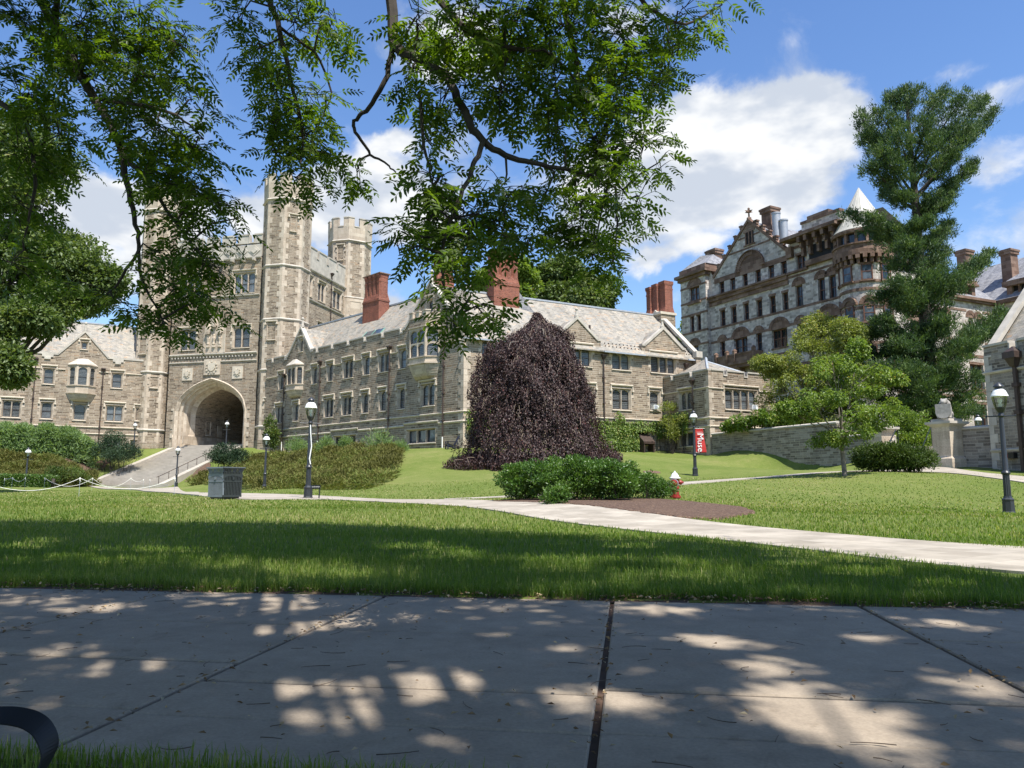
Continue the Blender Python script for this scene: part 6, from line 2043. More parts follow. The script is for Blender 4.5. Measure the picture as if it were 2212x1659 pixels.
def gate_pillar(p, w, ztop, zb, ang, label):
    f = Frame(p, ang); t = thing('gate_pillar', label, 'pillar', (p[0], p[1], zb), 0, 'gate pillars')
    b = MB(f.M); w2 = w / 2
    b.box(-w2, w2, -w2, w2, zb - .5, ztop - .32); b.build('shaft', M['ashlar'], t)
    q = MB(f.M); q.prism([(-w2 - .12, -w2 - .12), (w2 + .12, -w2 - .12), (w2 + .12, w2 + .12), (-w2 - .12, w2 + .12)], zb - .5, zb + .45); q.prism([(-w2 - .12, -w2 - .12), (w2 + .12, -w2 - .12), (w2 + .12, w2 + .12), (-w2 - .12, w2 + .12)], zb + .45, zb + .58, pts2=[(-w2, -w2), (w2, -w2), (w2, w2), (-w2, w2)])
    q.build('plinth', M['ashlar'], t)
    c = MB(f.M); e = w2 + .2
    c.prism([(-w2, -w2), (w2, -w2), (w2, w2), (-w2, w2)], ztop - .34, ztop - .18, pts2=[(-e, -e), (e, -e), (e, e), (-e, e)]); c.box(-e - .04, e + .04, -e - .04, e + .04, ztop - .18, ztop - .04); c.box(-w2, w2, -w2, w2, ztop - .04, ztop + .12)
    c.build('cap', M['greylime'], t)
    return t


PR = at(2051, 1000, 45.0); PL = at(1905, 990, 50.0)
zr = gz(PR[0], PR[1]); zl = gz(PL[0], PL[1])
gate_pillar(PR[:2], 1.15, at(2050, 910, 45)[2], zr, -66, 'buff stone gate pillar carrying the fully visible tiger statue beside the right-hand hall')
gate_pillar(PL[:2], 1.15, at(1905, 922, 50)[2], zl, -66, 'buff stone gate pillar at the end of the grey retaining wall, half behind the small tree')
tiger_statue('tiger_statue', 'weathered stone tiger leaning over a blank shield on the right gate pillar', (PR[0], PR[1], at(2050, 910, 45)[2] + .12), radians(180 + 50))
tiger_statue('tiger_statue', 'stone tiger statue on the left gate pillar, mostly hidden by the small tree', (PL[0], PL[1], at(1905, 922, 50)[2] + .12), radians(180 + 50))


def garden_wall(name, label, a, b_, segs, th, mat, cap=True):
    """wall from a to b; segs: (start, end, top height) in metres along it"""
    a = np.array(a[:2]); b2 = np.array(b_[:2]); d = b2 - a; L = np.linalg.norm(d); ang = math.degrees(math.atan2(d[1], d[0]))
    f = Frame(a, ang); t = thing(name, label, 'wall', (a[0], a[1], gz(a[0], a[1])))
    w = MB(f.M); c = MB(f.M)
    for s0, s1, zt in segs:
        w.box(s0, s1, 0, th, min(gz(*f.p(s0)[:2]), gz(*f.p(s1)[:2])) - 1.0, zt)
        c.box(s0 - .02, s1 + .02, -.09, th + .09, zt, zt + .1); c.prism([(s0 - .02, -.09), (s1 + .02, -.09), (s1 + .02, th + .09), (s0 - .02, th + .09)], zt + .1, zt + .18, pts2=[(s0 - .02, .08), (s1 + .02, .08), (s1 + .02, th - .08), (s0 - .02, th - .08)])
    w.build('masonry', mat, t); c.build('coping', M['greylime'], t)


W0 = np.array([17.18, 66.1]); W1 = W0 + 16.6 * np.array([.4067, -.9135])
garden_wall('retaining_wall', 'long shaded grey stone retaining wall between the hall annex and the small tree', W0, W1, [(0, 13.6, 5.25), (13.6, 16.3, 4.22)], .5, M['greyrubble'])
A0 = PR + np.array([.62, -.2, 0]); A1 = FB.p(-.02, .35)
garden_wall('gate_wall', 'short grey stone wall joining the right gate pillar to the hall', A0, (A1[0] + .02, A1[1] + .0), [(0, float(np.linalg.norm(A1[:2] - A0[:2])), 4.15)], .45, M['greyrubble'])


def gate_steps():
    t = thing('garden_steps', 'narrow stone steps with a dark handrail rising beside the right gate pillar', 'steps', (26.5, 48, 2.2))
    d = np.array([.62, .78]); o = np.array([PR[0] - 1.6, PR[1] + .6]); f = Frame(o, math.degrees(math.atan2(d[1], d[0])) - 90)
    s = MB(f.M)
    for k in range(9): s.box(-1.9, 1.0, .4 + k * .36, 4.4, 1.6, 2.05 + k * .165)
    s.build('step', M['concrete'], t)
    k = MB(f.M); k.add([(-1.9, .2, 1.8), (-2.2, .2, 1.8), (-2.2, 4.2, 3.6), (-1.9, 4.2, 3.6), (-1.9, .2, 2.5), (-2.2, .2, 2.5), (-2.2, 4.2, 4.2), (-1.9, 4.2, 4.2)], [(0, 1, 2, 3), (7, 6, 5, 4), (4, 5, 1, 0), (5, 6, 2, 1), (6, 7, 3, 2), (7, 4, 0, 3)])
    k.build('kerb', M['concrete'], t)
    h = MB(f.M); h.path([(.2, 4.0, 3.3), (.2, 4.0, 4.65), (.2, .4, 3.0), (.2, .4, 2.1)], .03, .03, 6)
    h.path([(-1.75, 4.0, 3.3), (-1.75, 4.0, 4.75), (-1.75, .5, 3.1)], .035, .035, 6); h.build('handrail', M['black'], t)


gate_steps()

# ------------------------------------------------------------------ foliage kit
def fast_mesh(name, V, F, mat, tint=None, smooth=False):
    me = bpy.data.meshes.new(name)
    V = np.ascontiguousarray(V, np.float32); F = np.ascontiguousarray(F, np.int32)
    k = F.shape[1]
    me.vertices.add(len(V)); me.vertices.foreach_set('co', V.ravel())
    me.loops.add(F.size); me.loops.foreach_set('vertex_index', F.ravel())
    me.polygons.add(len(F)); me.polygons.foreach_set('loop_start', np.arange(0, F.size, k, dtype=np.int32))
    if tint is not None:
        a = me.attributes.new('tint', 'FLOAT', 'POINT'); a.data.foreach_set('value', np.ascontiguousarray(tint, np.float32))
    me.update()
    me.materials.append(mat)
    return me


def unit(a):
    return a / (np.linalg.norm(a, axis=-1, keepdims=True) + 1e-9)


def leaf_verts(P, D, Nn, L, W, fold=.25, waist=.42):
    """one folded leaf (two triangles joined on the midrib -> 2 quads sharing it) per point"""
    D = unit(D); S = unit(np.cross(D, Nn)); Nn = np.cross(S, D)
    L = np.broadcast_to(np.asarray(L, float), (len(P),))[:, None]; W = np.broadcast_to(np.asarray(W, float), (len(P),))[:, None]
    b = P; t = P + D * L + -Nn * L * .08
    m = P + D * L * waist
    l = m - S * W * .5 + Nn * W * fold; r = m + S * W * .5 + Nn * W * fold
    V = np.stack([b, l, t, r], 1).reshape(-1, 3)
    i = np.arange(len(P))[:, None] * 4
    F = np.concatenate([i + [[0, 2, 1]], i + [[0, 3, 2]]], 0)
    return V, F


def leaves(name, P, D, Nn, L, W, mat, parent=None, tint=None, fold=.25, waist=.42, r=None):
    r = r or rng
    V, F = leaf_verts(P, D, Nn, L, W, fold, waist)
    if tint is None: tint = r.random(len(P))
    base = np.zeros(3) if parent is None else root_loc(parent)
    me = fast_mesh(name, V - base, F, mat, np.repeat(tint, 4))
    return link(name, me, parent)


def rand_dirs(n, r=None):
    r = r or rng
    v = r.normal(size=(n, 3)); return unit(v)


def clump_points(blobs, n, shell=.55, r=None):
    """points scattered in ellipsoids (x,y,z,rx,ry,rz), denser near their skins; also outward normals"""
    r = r or rng
    B = np.array(blobs, float)
    vol = B[:, 3] * B[:, 4] + B[:, 3] * B[:, 5] + B[:, 4] * B[:, 5]
    k = r.choice(len(B), n, p=vol / vol.sum())
    d = rand_dirs(n, r)
    rad = (shell + (1 - shell) * r.random(n)) ** .6
    # lumpy skin
    lump = 1 + .16 * np.sin(d[:, 0] * 7 + k * 1.7) * np.sin(d[:, 1] * 6 + k) + .12 * np.sin(d[:, 2] * 9 + k * 2.3)
    P = B[k, :3] + d * B[k, 3:] * (rad * lump)[:, None]
    return P, d, k


def sub_blobs(blobs, per, size, r=None, flat=.75):
    """break big crown masses up into many smaller leaf clumps sitting on their skins"""
    r = r or rng; out = []
    for (x, y, z, rx, ry, rz) in blobs:
        for _ in range(per):
            d = rand_dirs(1, r)[0]
            if d[2] < -.55: d[2] *= .4
            q = r.uniform(.55, 1.0)
            s = size * r.uniform(.55, 1.35)
            out.append((x + d[0] * rx * q, y + d[1] * ry * q, z + d[2] * rz * q, s, s, s * flat))
    return out


def broad_tree(name, label, cat, base, trunk_h, trunk_r, blobs, n, L, mat, bark='greybark', per=14, size=None, group=None, seed=1, shell=.35, trunk_top=None, droop=.25, multi=1):
    """trunk that forks into limbs, each limb ending in a leaf mass"""
    r = np.random.default_rng(seed)
    t = thing(name, label, cat, tuple(base), 0, group)
    base = np.array(base, float)
    mb = MB()
    top = base + np.array([0, 0, trunk_h]) if trunk_top is None else np.array(trunk_top)
    mid = (base + top) / 2 + r.normal(0, .04, 3) * trunk_h
    mb.path([base - [0, 0, .3], base + [0, 0, .05], mid, top], trunk_r * 1.35, trunk_r * .75, 9)
    for (x, y, z, rx, ry, rz) in blobs:
        c = np.array([x, y, z]); m = (top + c) / 2 + np.array([0, 0, -.12 * np.linalg.norm(c - top)]) + r.normal(0, .1, 3)
        start = top + (base - top) * r.uniform(0, .25)
        mb.path([start, m, c], trunk_r * .5, trunk_r * .08, 6)
        for _ in range(5):
            e = c + rand_dirs(1, r)[0] * np.array([rx, ry, rz]) * .8
            mb.path([(m + c) / 2, (c + e) / 2 + r.normal(0, .1, 3), e], trunk_r * .17, trunk_r * .04, 4)
    mb.build('trunk', M[bark], t, True)
    size = size or np.mean([b[3] for b in blobs]) * .42
    sb = sub_blobs(blobs, per, size, r)
    P, d, k = clump_points(sb, n, shell, r)
    nrm = unit(d * .5 + [0, 0, .8] + r.normal(0, .45, (n, 3)))
    D = unit(d + r.normal(0, .6, (n, 3)) + [0, 0, -droop])
    ctint = r.random(len(sb))
    tint = np.clip(.55 * r.random(n) + .45 * ctint[k], 0, 1)
    LL = L * r.uniform(.6, 1.25, n)
    leaves('crown', P, D, nrm, LL, LL * .62, M[mat], t, tint)
    return t


def shrub(name, label, cat, blobs, n, L, mat, W=.6, per=10, size=None, group=None, seed=1, up=.5, shell=.3, sprig=0, kind=None, stems=True):
    r = np.random.default_rng(seed)
    bx = np.mean([b[0] for b in blobs]); by = np.mean([b[1] for b in blobs]); bz = gz(bx, by)
    t = thing(name, label, cat, (bx, by, bz), 0, group) if kind is None else None
    size = size or np.mean([b[3] for b in blobs]) * .45
    sb = sub_blobs(blobs, per, size, r) + list(blobs)
    P, d, k = clump_points(sb, n, shell, r)
    g = gz(P[:, 0], P[:, 1]); keep = P[:, 2] > g + .02
    P, d, k = P[keep], d[keep], k[keep]; n = len(P)
    D = unit(d + [0, 0, up] + r.normal(0, .55, (n, 3))); nrm = unit(d * .6 + [0, 0, .7] + r.normal(0, .5, (n, 3)))
    tint = np.clip(.6 * r.random(n) + .4 * r.random(len(sb))[k], 0, 1)
    LL = L * r.uniform(.6, 1.3, n)
    if kind:
        o = leaves(name, P, D, nrm, LL, LL * W, M[mat], None, tint)
        return tag(o, label, cat, group, kind)
    leaves('foliage', P, D, nrm, LL, LL * W, M[mat], t, tint)
    if stems:
        mb = MB()
        for (x, y, z, rx, ry, rz) in blobs:
            zb = gz(x, y)
            for _ in range(6):
                e = np.array([x, y, z]) + rand_dirs(1, r)[0] * np.array([rx, ry, rz]) * .75
                if e[2] < zb + .2: e[2] = zb + .4
                s0 = np.array([x + r.normal(0, rx * .15), y + r.normal(0, ry * .15), zb - .1])
                mb.path([s0, (s0 + e) / 2 + r.normal(0, .05, 3), e], .022 * max(1, rx), .006, 4)
        mb.build('stem', M['bark'], t)
    return t


# ================================================================== weeping purple beech
def build_beech():
    r = np.random.default_rng(5)
    d0 = 52.0
    c = at(1160, 1003, d0); base = np.array([c[0], c[1], gz(c[0], c[1])])
    t = thing('weeping_beech', 'weeping beech with dark purple leaves trailing to the lawn in front of the hall corner', 'tree', tuple(base))
    # silhouette half-widths measured from the photo: height fraction -> left and right reach (photo px)
    rows = [(1014, 985, 1320), (1000, 984, 1335), (980, 988, 1330), (965, 1008, 1320), (940, 1018, 1298), (900, 1022, 1282), (850, 1026, 1270), (800, 1032, 1258), (770, 1040, 1240), (745, 1050, 1222), (732, 1078, 1214),
            (716, 1122, 1228), (704, 1142, 1200), (692, 1150, 1174), (680, 1156, 1166)]
    rows = rows[::-1]
    ppm = FPX / d0
    zt = [at(1160, y, d0)[2] for y, _, _ in rows]
    xl = [at(a, y, d0)[0] for y, a, _ in rows]; xr = [at(b_, y, d0)[0] for y, _, b_ in rows]
    zt, xl, xr = map(np.array, (zt, xl, xr)); o = np.argsort(zt); zt, xl, xr = zt[o], xl[o], xr[o]
    xc_top = at(1160, 700, d0)[0]

    def reach(z, a):
        """distance from the axis at height z in direction a (0 = right, pi = left)"""
        L_ = base[0] - np.interp(z, zt, xl); R_ = np.interp(z, zt, xr) - base[0]
        w = (np.cos(a) + 1) / 2
        lat = L_ * (1 - w) + R_ * w
        dep = (L_ + R_) / 2 * .86
        q = np.sqrt((np.cos(a) * lat) ** 2 + (np.sin(a) * dep) ** 2)
        return np.maximum(q, .1) * (1 + .07 * np.sin(a * 5 + z * 1.3) + .06 * np.sin(a * 9 - z * 2.1) + .05 * np.sin(a * 17 + z * 3) - .10 * (((z + .5 * np.sin(a * 3)) * .62) % 1.0) + .03)
    zmin, zmax = zt[0], zt[-1]
    n = 5600
    z0 = zmin + .4 + (zmax - zmin - .2) * r.random(n) ** .85
    a = r.uniform(0, 2 * pi, n)
    # most on the near half
    a = np.where(r.random(n) < .45, -pi / 2 + r.normal(0, 1.15, n), a)
    inner = r.random(n) < .38
    tier = np.floor((z0 - zmin) / 1.15 + 1.3 * np.sin(a * 2.0)); z0 = np.where(r.random(n) < .55, zmin + .5 + (tier + .75 - 1.3 * np.sin(a * 2.0)) * 1.15 + r.normal(0, .14, n), z0); z0 = np.clip(z0, zmin + .35, zmax + .05)
    q = np.where(inner, r.uniform(.45, .93, n), r.uniform(.94, 1.04, n))
    length = np.minimum(r.uniform(.6, 2.3, n) * np.clip((z0 - zmin) / 2.5, .45, 1), z0 - zmin + .5)
    m0 = 1500; zs = r.uniform(at(1160, 772, d0)[2], at(1160, 698, d0)[2], m0); z0 = np.r_[z0, zs]; a = np.r_[a, r.uniform(0, 2 * pi, m0)]; q = np.r_[q, r.uniform(.5, 1.03, m0)]; inner = np.r_[inner, np.zeros(m0, bool)]; length = np.r_[length, r.uniform(.5, 1.8, m0)]; n += m0
    P, D, tw = [], [], []
    tw_mb = MB()
    PK = [(-pi / 2 + r.uniform(-1.1, 1.1), r.uniform(zmin + .8, zmax - 2.5), r.uniform(.10, .22), r.uniform(.5, 1.1)) for _ in range(15)]
    for i in range(n):
        if not inner[i] and any(((a[i] - pa) / wa) ** 2 + ((z0[i] - length[i] * .45 - pz) / hz) ** 2 < 1 for pa, pz, wa, hz in PK): continue
        m = max(5, int(length[i] / .05))
        s = np.linspace(0, 1, m)
        zz = z0[i] - length[i] * s
        aa = a[i] + .05 * np.sin(s * 3 + i)
        rr0 = reach(z0[i], a[i]) * q[i]
        rr = rr0 + (.25 * np.sqrt(s) + .12 * s) * (1 if not inner[i] else .5)
        lim = reach(np.maximum(zz, zmin), aa) * 1.03
        rr = np.minimum(rr, np.maximum(lim, rr0 * .98))
        x = base[0] + (rr * np.cos(aa)); y = base[1] + (rr * np.sin(aa))
        # the crown's axis drifts as it rises
        pts = np.stack([x, y, zz], -1)
        g = gz(pts[:, 0], pts[:, 1]); pts[:, 2] = np.maximum(pts[:, 2], g + .08)
        jit = r.normal(0, .055, (m, 3))
        P.append(pts + jit); out = np.stack([np.cos(aa), np.sin(aa), np.zeros(m)], -1)
        D.append(out * .45 + [0, 0, -1.0] + r.normal(0, .38, (m, 3)))
        if i % 16 == 0 and not inner[i]:
            k = np.linspace(0, m - 1, 5).astype(int)
            st = pts[k]
            top = st[0] + np.array([-.55 * np.cos(a[i]), -.55 * np.sin(a[i]), .12])
            tw_mb.path([top, st[0] + [0, 0, .12], *st[1:]], .016, .006, 4)
    P = np.vstack(P); D = np.vstack(D); N_ = len(P)
    nrm = unit(np.stack([P[:, 0] - base[0], P[:, 1] - base[1], np.full(N_, 2.0)], -1) * .2 + r.normal(0, .6, (N_, 3)))
    LL = .115 * r.uniform(.65, 1.3, N_)
    leaves('crown', P, D, nrm, LL, LL * .7, M['beech'], t, r.random(N_))
    # fringe lying on the grass
    m = 24000
    aa = r.uniform(-pi - .2, 0.4, m); ww = r.uniform(.62, 1.02, m)
    x = base[0] + reach(np.full(m, zmin + .25), aa) * ww * np.cos(aa); y = base[1] + reach(np.full(m, zmin + .25), aa) * ww * np.sin(aa)
    z = gz(x, y) + r.random(m) ** 1.3 * (1.75 - 1.25 * ww)
    LL = .11 * r.uniform(.6, 1.3, m)
    o = leaves('crown_fringe', np.stack([x, y, z], -1), r.normal(0, 1, (m, 3)) + [0, 0, -.6], r.normal(0, .6, (m, 3)) + [0, 0, .8], LL, LL * .7, M['beech'], t, r.random(m))
    tk = MB(); tk.path([base - [0, 0, .3], base + [0, 0, 3], base + [.2, 0, 6.5], [xc_top, base[1], zmax - .3]], .42, .06, 10)
    for k in range(26):
        zz = zmin + 1.5 + (zmax - zmin - 2.2) * (k / 26); an = k * 2.4
        q = reach(zz, an) * .86
        s0 = np.array([base[0], base[1], zz - .2]); e = np.array([base[0] + q * cos(an), base[1] + q * sin(an), zz + .3])
        tk.path([s0, (s0 + e) / 2 + [0, 0, .55], e, e + [.25 * cos(an), .25 * sin(an), -.5]], .09, .02, 6)
    tk.build('trunk', M['greybark'], t, True)
    tw_mb.build('twigs', M['palebark'], t)


build_beech()


# ================================================================== white pine
def build_pine():
    r = np.random.default_rng(9)
    d0 = 62.0
    tp = [(a, b, d0) for a, b in ((2014, 945), (2012, 860), (2000, 700), (1990, 600), (1982, 500), (1976, 420), (1968, 330), (1962, 260), (1958, 205))]
    T = np.array([at(*q) for q in tp]); T[0, 2] = gz(T[0, 0], T[0, 1]) - .2
    t = thing('pine_tree', 'tall white pine with layered needle boughs standing before the granite hall', 'tree', (T[0, 0], T[0, 1], gz(T[0, 0], T[0, 1])))
    mb = MB(); mb.path(T, .62, .08, 10); mb.build('trunk', M['bark'], t, True)
    # boughs: start y on trunk, end (x, y), foliage half thickness, depth swing
    B = [(240, 1890, 235, 1.1, -1), (250, 1920, 205, 1.0, 1), (230, 1985, 195, 1.0, 0), (235, 2035, 200, 1.1, 1), (260, 2085, 205, 1.2, -1), (280, 2125, 215, 1.0, 1), (300, 2148, 240, .9, 0), (330, 2100, 275, 1.1, -1.5), (300, 1868, 290, 1.0, 0), (330, 1855, 245, .9, 1), (215, 1950, 190, .7, 0),
         (350, 1875, 355, .9, -1.5), (345, 2060, 320, 1.0, 1.5), (370, 1900, 320, 1.1, -2), (360, 2020, 300, 1.2, -2), (380, 2105, 352, .75, 0), (395, 2060, 395, .7, 1), (340, 1940, 290, 1.2, -2), (330, 2000, 260, 1.1, -1.5),
         (420, 1905, 400, .75, 1), (440, 2050, 430, .8, -1), (455, 2055, 408, .7, 1), (425, 1930, 420, .7, -1.5),
         (500, 1830, 455, .95, 0), (490, 1880, 470, .95, -1.5), (510, 1900, 500, 1.1, 1), (505, 2040, 495, .9, 0), (530, 2050, 480, .8, 1), (520, 1950, 530, 1.2, -2.2), (560, 1930, 570, 1.1, -1.5), (560, 2040, 540, .8, 1),
         (600, 1895, 640, 1.0, -1), (610, 2130, 555, .8, 0), (625, 2080, 600, 1.1, -1.5), (640, 2140, 545, .7, 1), (620, 1930, 610, 1.3, -2.5), (640, 1960, 650, 1.3, -2.5), (590, 2040, 600, 1.1, -2),
         (690, 1850, 715, 1.1, -1), (700, 1895, 690, 1.1, -2), (720, 1865, 760, 1.2, 0), (715, 2040, 690, 1.1, -2.2), (730, 2170, 670, 1.0, 0), (745, 2120, 715, 1.1, -1.5), (740, 2190, 690, .9, 1.5), (760, 2090, 745, 1.3, -2.5), (730, 1930, 740, 1.3, -2.5),
         (790, 1860, 800, 1.1, 0), (800, 1900, 790, 1.3, -2.5), (800, 2060, 790, 1.3, -2.5), (810, 2115, 810, 1.2, -1), (830, 1990, 830, 1.4, -3), (850, 1870, 850, 1.0, 0), (850, 2100, 850, 1.2, -1), (860, 1940, 870, 1.2, -2), (880, 2060, 880, 1.1, -1.5), (800, 1950, 800, 1.4, -3), (870, 2110, 885, 1.0, 1)]
    for q in range(26):
        ty = 440 + 460 * q / 26; hw = 28 + 55 * ((ty - 300) / 600); B.append((ty, np.interp(ty, [205, 945], [1958, 2014]) + r.uniform(-hw, hw), ty - 6 + r.uniform(-14, 10), .75 + .35 * (ty > 560), r.uniform(-2.2, .6)))
    ys = np.array([q[1] for q in tp])[::-1]; trunk = T[::-1]
    P, D, K = [], [], []
    lim = MB()
    for bi, (ty, ex, ey, th, dep) in enumerate(B):
        ty = min(900, ty + (95 if ty < 400 else 45) * min(1, abs(ex - 1975) / 90))
        s = np.array([np.interp(ty, ys, trunk[:, i]) for i in range(3)])
        e = at(ex, ey, d0 + dep * 1.6)
        m = s * .5 + e * .5 + np.array([0, 0, -.25])
        lim.path([s, m, e], .12, .025, 6)
        L = np.linalg.norm(e - s)
        nt = int(10 + L * 12)
        for k in range(nt):
            f = r.uniform(.22, 1.0) ** .7
            c = s * (1 - f) ** 2 + 2 * m * f * (1 - f) + e * f * f
            wd = th * (.45 + .75 * sin(pi * min(1, .25 + f * .68))) * .75
            off = np.array([r.normal(0, .6), r.normal(0, .8), r.normal(.05, .36)]) * wd
            tip = c + off
            m_ = 34
            dirs = unit(np.array([off[0] * .5, off[1] * .5, .95]) + (e - s) / L * .5 + r.normal(0, .75, (m_, 3)))
            P.append(tip + r.normal(0, .16, (m_, 3))); D.append(dirs); K.append(np.full(m_, r.random()))
    P = np.vstack(P); D = np.vstack(D); K = np.concatenate(K); n = len(P)
    leaves('needles', P, D, rand_dirs(n, r), .33 * r.uniform(.6, 1.2, n), .066, M['pine'], t, np.clip(K * .5 + r.random(n) * .5, 0, 1), fold=.1, waist=.5, r=r)
    lim.build('limb', M['bark'], t, True)


build_pine()


def pb(px, py, d, rpx, rz=None, ry=None):
    """a leaf mass seen at px,py with radius rpx in photo pixels, at distance d"""
    c = at(px, py, d); k = d / FPX * 1.0
    return (c[0], c[1], c[2], rpx * k, (ry or rpx) * k, (rz or rpx) * k)


def ground_at(px, py, d):
    p = at(px, py, d); return np.array([p[0], p[1], gz(p[0], p[1])])


# small tree on the lawn
broad_tree('small_tree', 'small young tree with pale green heart leaves on the lawn before the retaining wall', 'tree', ground_at(1825, 1028, 36), 2.0, .10,
           [pb(1805, 830, 36, 62, 45), pb(1850, 810, 36.6, 60, 45), pb(1760, 875, 35.4, 55, 32), pb(1880, 870, 35.6, 50, 42), pb(1820, 890, 35, 68, 40), pb(1800, 790, 36.5, 42, 28), pb(1835, 935, 35.6, 55, 22), pb(1895, 910, 36.2, 32, 36), pb(1735, 895, 36, 30, 20), pb(1790, 950, 36.2, 40, 18), pb(1930, 820, 36.2, 26, 10), pb(1700, 885, 35.6, 22, 14), pb(1850, 760, 36.3, 26, 22)],
           19000, .135, 'redbud', per=16, size=.30, seed=21, trunk_top=ground_at(1825, 1028, 36) + [-.05, 0, 2.3], droop=.55)
# fuller tree behind the wall
broad_tree('bushy_tree', 'broad yellow-green tree with bronze tips rising behind the retaining wall', 'tree', ground_at(1740, 960, 63.5), 3.0, .2,
           [pb(1760, 740, 63.5, 55, 50), pb(1735, 790, 62.5, 75, 55), pb(1800, 790, 63.5, 65, 55), pb(1720, 850, 62.5, 80, 55), pb(1790, 860, 63.5, 75, 60), pb(1690, 800, 63.0, 40, 26), pb(1860, 830, 60.0, 45, 60), pb(1765, 705, 64.0, 22, 24), pb(1830, 730, 60.0, 30, 42), pb(1655, 785, 62.5, 22, 12), pb(1700, 900, 62.0, 50, 30), pb(1760, 920, 62.5, 60, 30), pb(1840, 900, 63.5, 50, 40)],
           60000, .18, 'yellowgreen', per=30, size=.62, seed=22, droop=.1)
# trees beyond the long hall
broad_tree('background_tree', 'dark green oak rising behind the long hall roof right of the big chimney', 'tree', (9.5, 98, 6), 9, .45,
           [pb(1230, 620, 98, 62, 48), pb(1280, 625, 98, 45, 45), pb(1190, 650, 97, 45, 28), pb(1180, 595, 98, 22, 25), pb(1260, 655, 97, 62, 25), pb(1300, 650, 99, 24, 25), pb(1215, 585, 99, 28, 18)], 30000, .46, 'maple', 'bark', per=20, size=1.4, seed=31, group='trees beyond the hall roof')
broad_tree('background_tree', 'slender paler tree close behind the big red brick chimney', 'tree', (1.5, 92, 6), 10, .3,
           [pb(1122, 590, 92, 18, 30), pb(1138, 600, 93, 20, 32), pb(1120, 640, 92, 26, 25), pb(1050, 610, 94, 26, 22)], 12000, .42, 'redbud', 'bark', per=16, size=1.0, seed=32, group='trees beyond the hall roof')
broad_tree('background_tree', 'rounded tree top showing between the hall gable end and the granite hall', 'tree', (25, 112, 7), 6, .3, [pb(1484, 715, 112, 16, 22), pb(1470, 740, 112, 20, 20)], 3000, .4, 'redbud', 'bark', per=8, size=1.0, seed=33, group='trees beyond the hall roof')
# big tree at the left
bt = ground_at(-75, 1060, 43)
broad_tree('maple_tree', 'large spreading maple with a few rust leaves over the left hall roof', 'tree', tuple(bt), 6, .4,
           [pb(60, 640, 42.2, 110, 60), pb(150, 600, 43.6, 85, 62), pb(100, 540, 43.6, 85, 55), pb(20, 560, 40.9, 110, 80), pb(40, 420, 40.9, 90, 75), pb(95, 350, 41.6, 70, 55), pb(-40, 480, 40.9, 120, 110), pb(20, 300, 41.6, 90, 80), pb(180, 640, 44.2, 55, 38), pb(225, 605, 44.2, 26, 18), pb(40, 690, 39.6, 55, 22), pb(10, 790, 38.3, 26, 34), pb(-60, 700, 38.3, 90, 80), pb(110, 680, 42.2, 45, 20), pb(-60, 330, 40.9, 100, 110)],
           95000, .235, 'maple', 'bark', per=26, size=.86, seed=34, droop=.15)

# ================================================================== shrubs and hedges
def row_blobs(p, q, n, rad, h, d0, d1, seed=0, lift=.5):
    r = np.random.default_rng(seed); out = []
    for i in range(n):
        t = (i + .5) / n
        x = p[0] + (q[0] - p[0]) * t; y = p[1] + (q[1] - p[1]) * t
        s = rad * r.uniform(.85, 1.15)
        out.append((x, y, gz(x, y) + h * lift, s, s, h * .55 * r.uniform(.9, 1.1)))
    return out


# glossy shrubs on the mulch: separate bushes
B = [(1125, 1083, 23.6, .78, 1.05), (1185, 1085, 23.0, .85, 1.10), (1250, 1089, 22.4, .9, 1.15), (1320, 1088, 22.2, .85, 1.1), (1215, 1076, 24.6, .85, 1.25), (1290, 1077, 24.2, .85, 1.25), (1150, 1076, 24.9, .75, 1.15), (1345, 1080, 23.4, .65, 1.05)]
blobs = []
for px, py, d, rad, h in B:
    g = ground_at(px, py, d); blobs.append((g[0], g[1], g[2] + h * .52, rad * .78, rad * .78, h * .53))
names = ['leftmost bush of the glossy clump on the mulch bed', 'glossy green bush second from the left at the front of the mulch bed', 'large glossy bush at the front middle of the mulch bed', 'glossy bush at the front right of the dense clump on the mulch',
         'tall glossy bush at the back middle of the clump on the mulch', 'tall glossy bush at the back right of the clump on the mulch', 'glossy bush at the back left of the clump nearest the beech', 'smaller glossy bush closing the right end of the dense clump']
for i, (bb, nm) in enumerate(zip(blobs, names)):
    shrub('glossy_shrub', nm, 'shrub', [bb], 8200, .085, 'box', W=.5, per=20, size=.26, seed=40 + i, group='glossy shrubs on the mulch bed', shell=.2)
for i, (px, py, d, rad, h, nm) in enumerate([(1392, 1080, 23.2, .42, .8, 'thin open bush just right of the glossy clump'), (1425, 1081, 23.6, .36, .62, 'sparse low bush with bare twigs beside the red fire hydrant'), (1200, 1096, 20.4, .26, .42, 'tiny bush on the mulch in front of the glossy clump'), (1408, 1074, 24.8, .4, .75, 'loose bush behind the sparse ones near the hydrant')]):
    g = ground_at(px, py, d)
    shrub('glossy_shrub', nm, 'shrub', [(g[0], g[1], g[2] + h * .5, rad, rad, h * .5)], 1500, .08, 'box', W=.48, per=10, size=.2, seed=60 + i, group='glossy shrubs on the mulch bed', shell=.15)
# clipped yew on the right
p0 = ground_at(1880, 1019, 38.6); p1 = ground_at(1995, 1019, 37.6)
shrub('yew_hedge', 'dense rounded dark green yew hedge in front of the gate pillars', 'hedge', row_blobs(p0, p1, 5, .72, 1.3, 0, 0, 3, .52) + row_blobs(p0 + [0, .8, 0], p1 + [0, .8, 0], 4, .7, 1.25, 0, 0, 4, .5), 38000, .13, 'yew', W=.36, per=22, size=.32, seed=70, shell=.3)
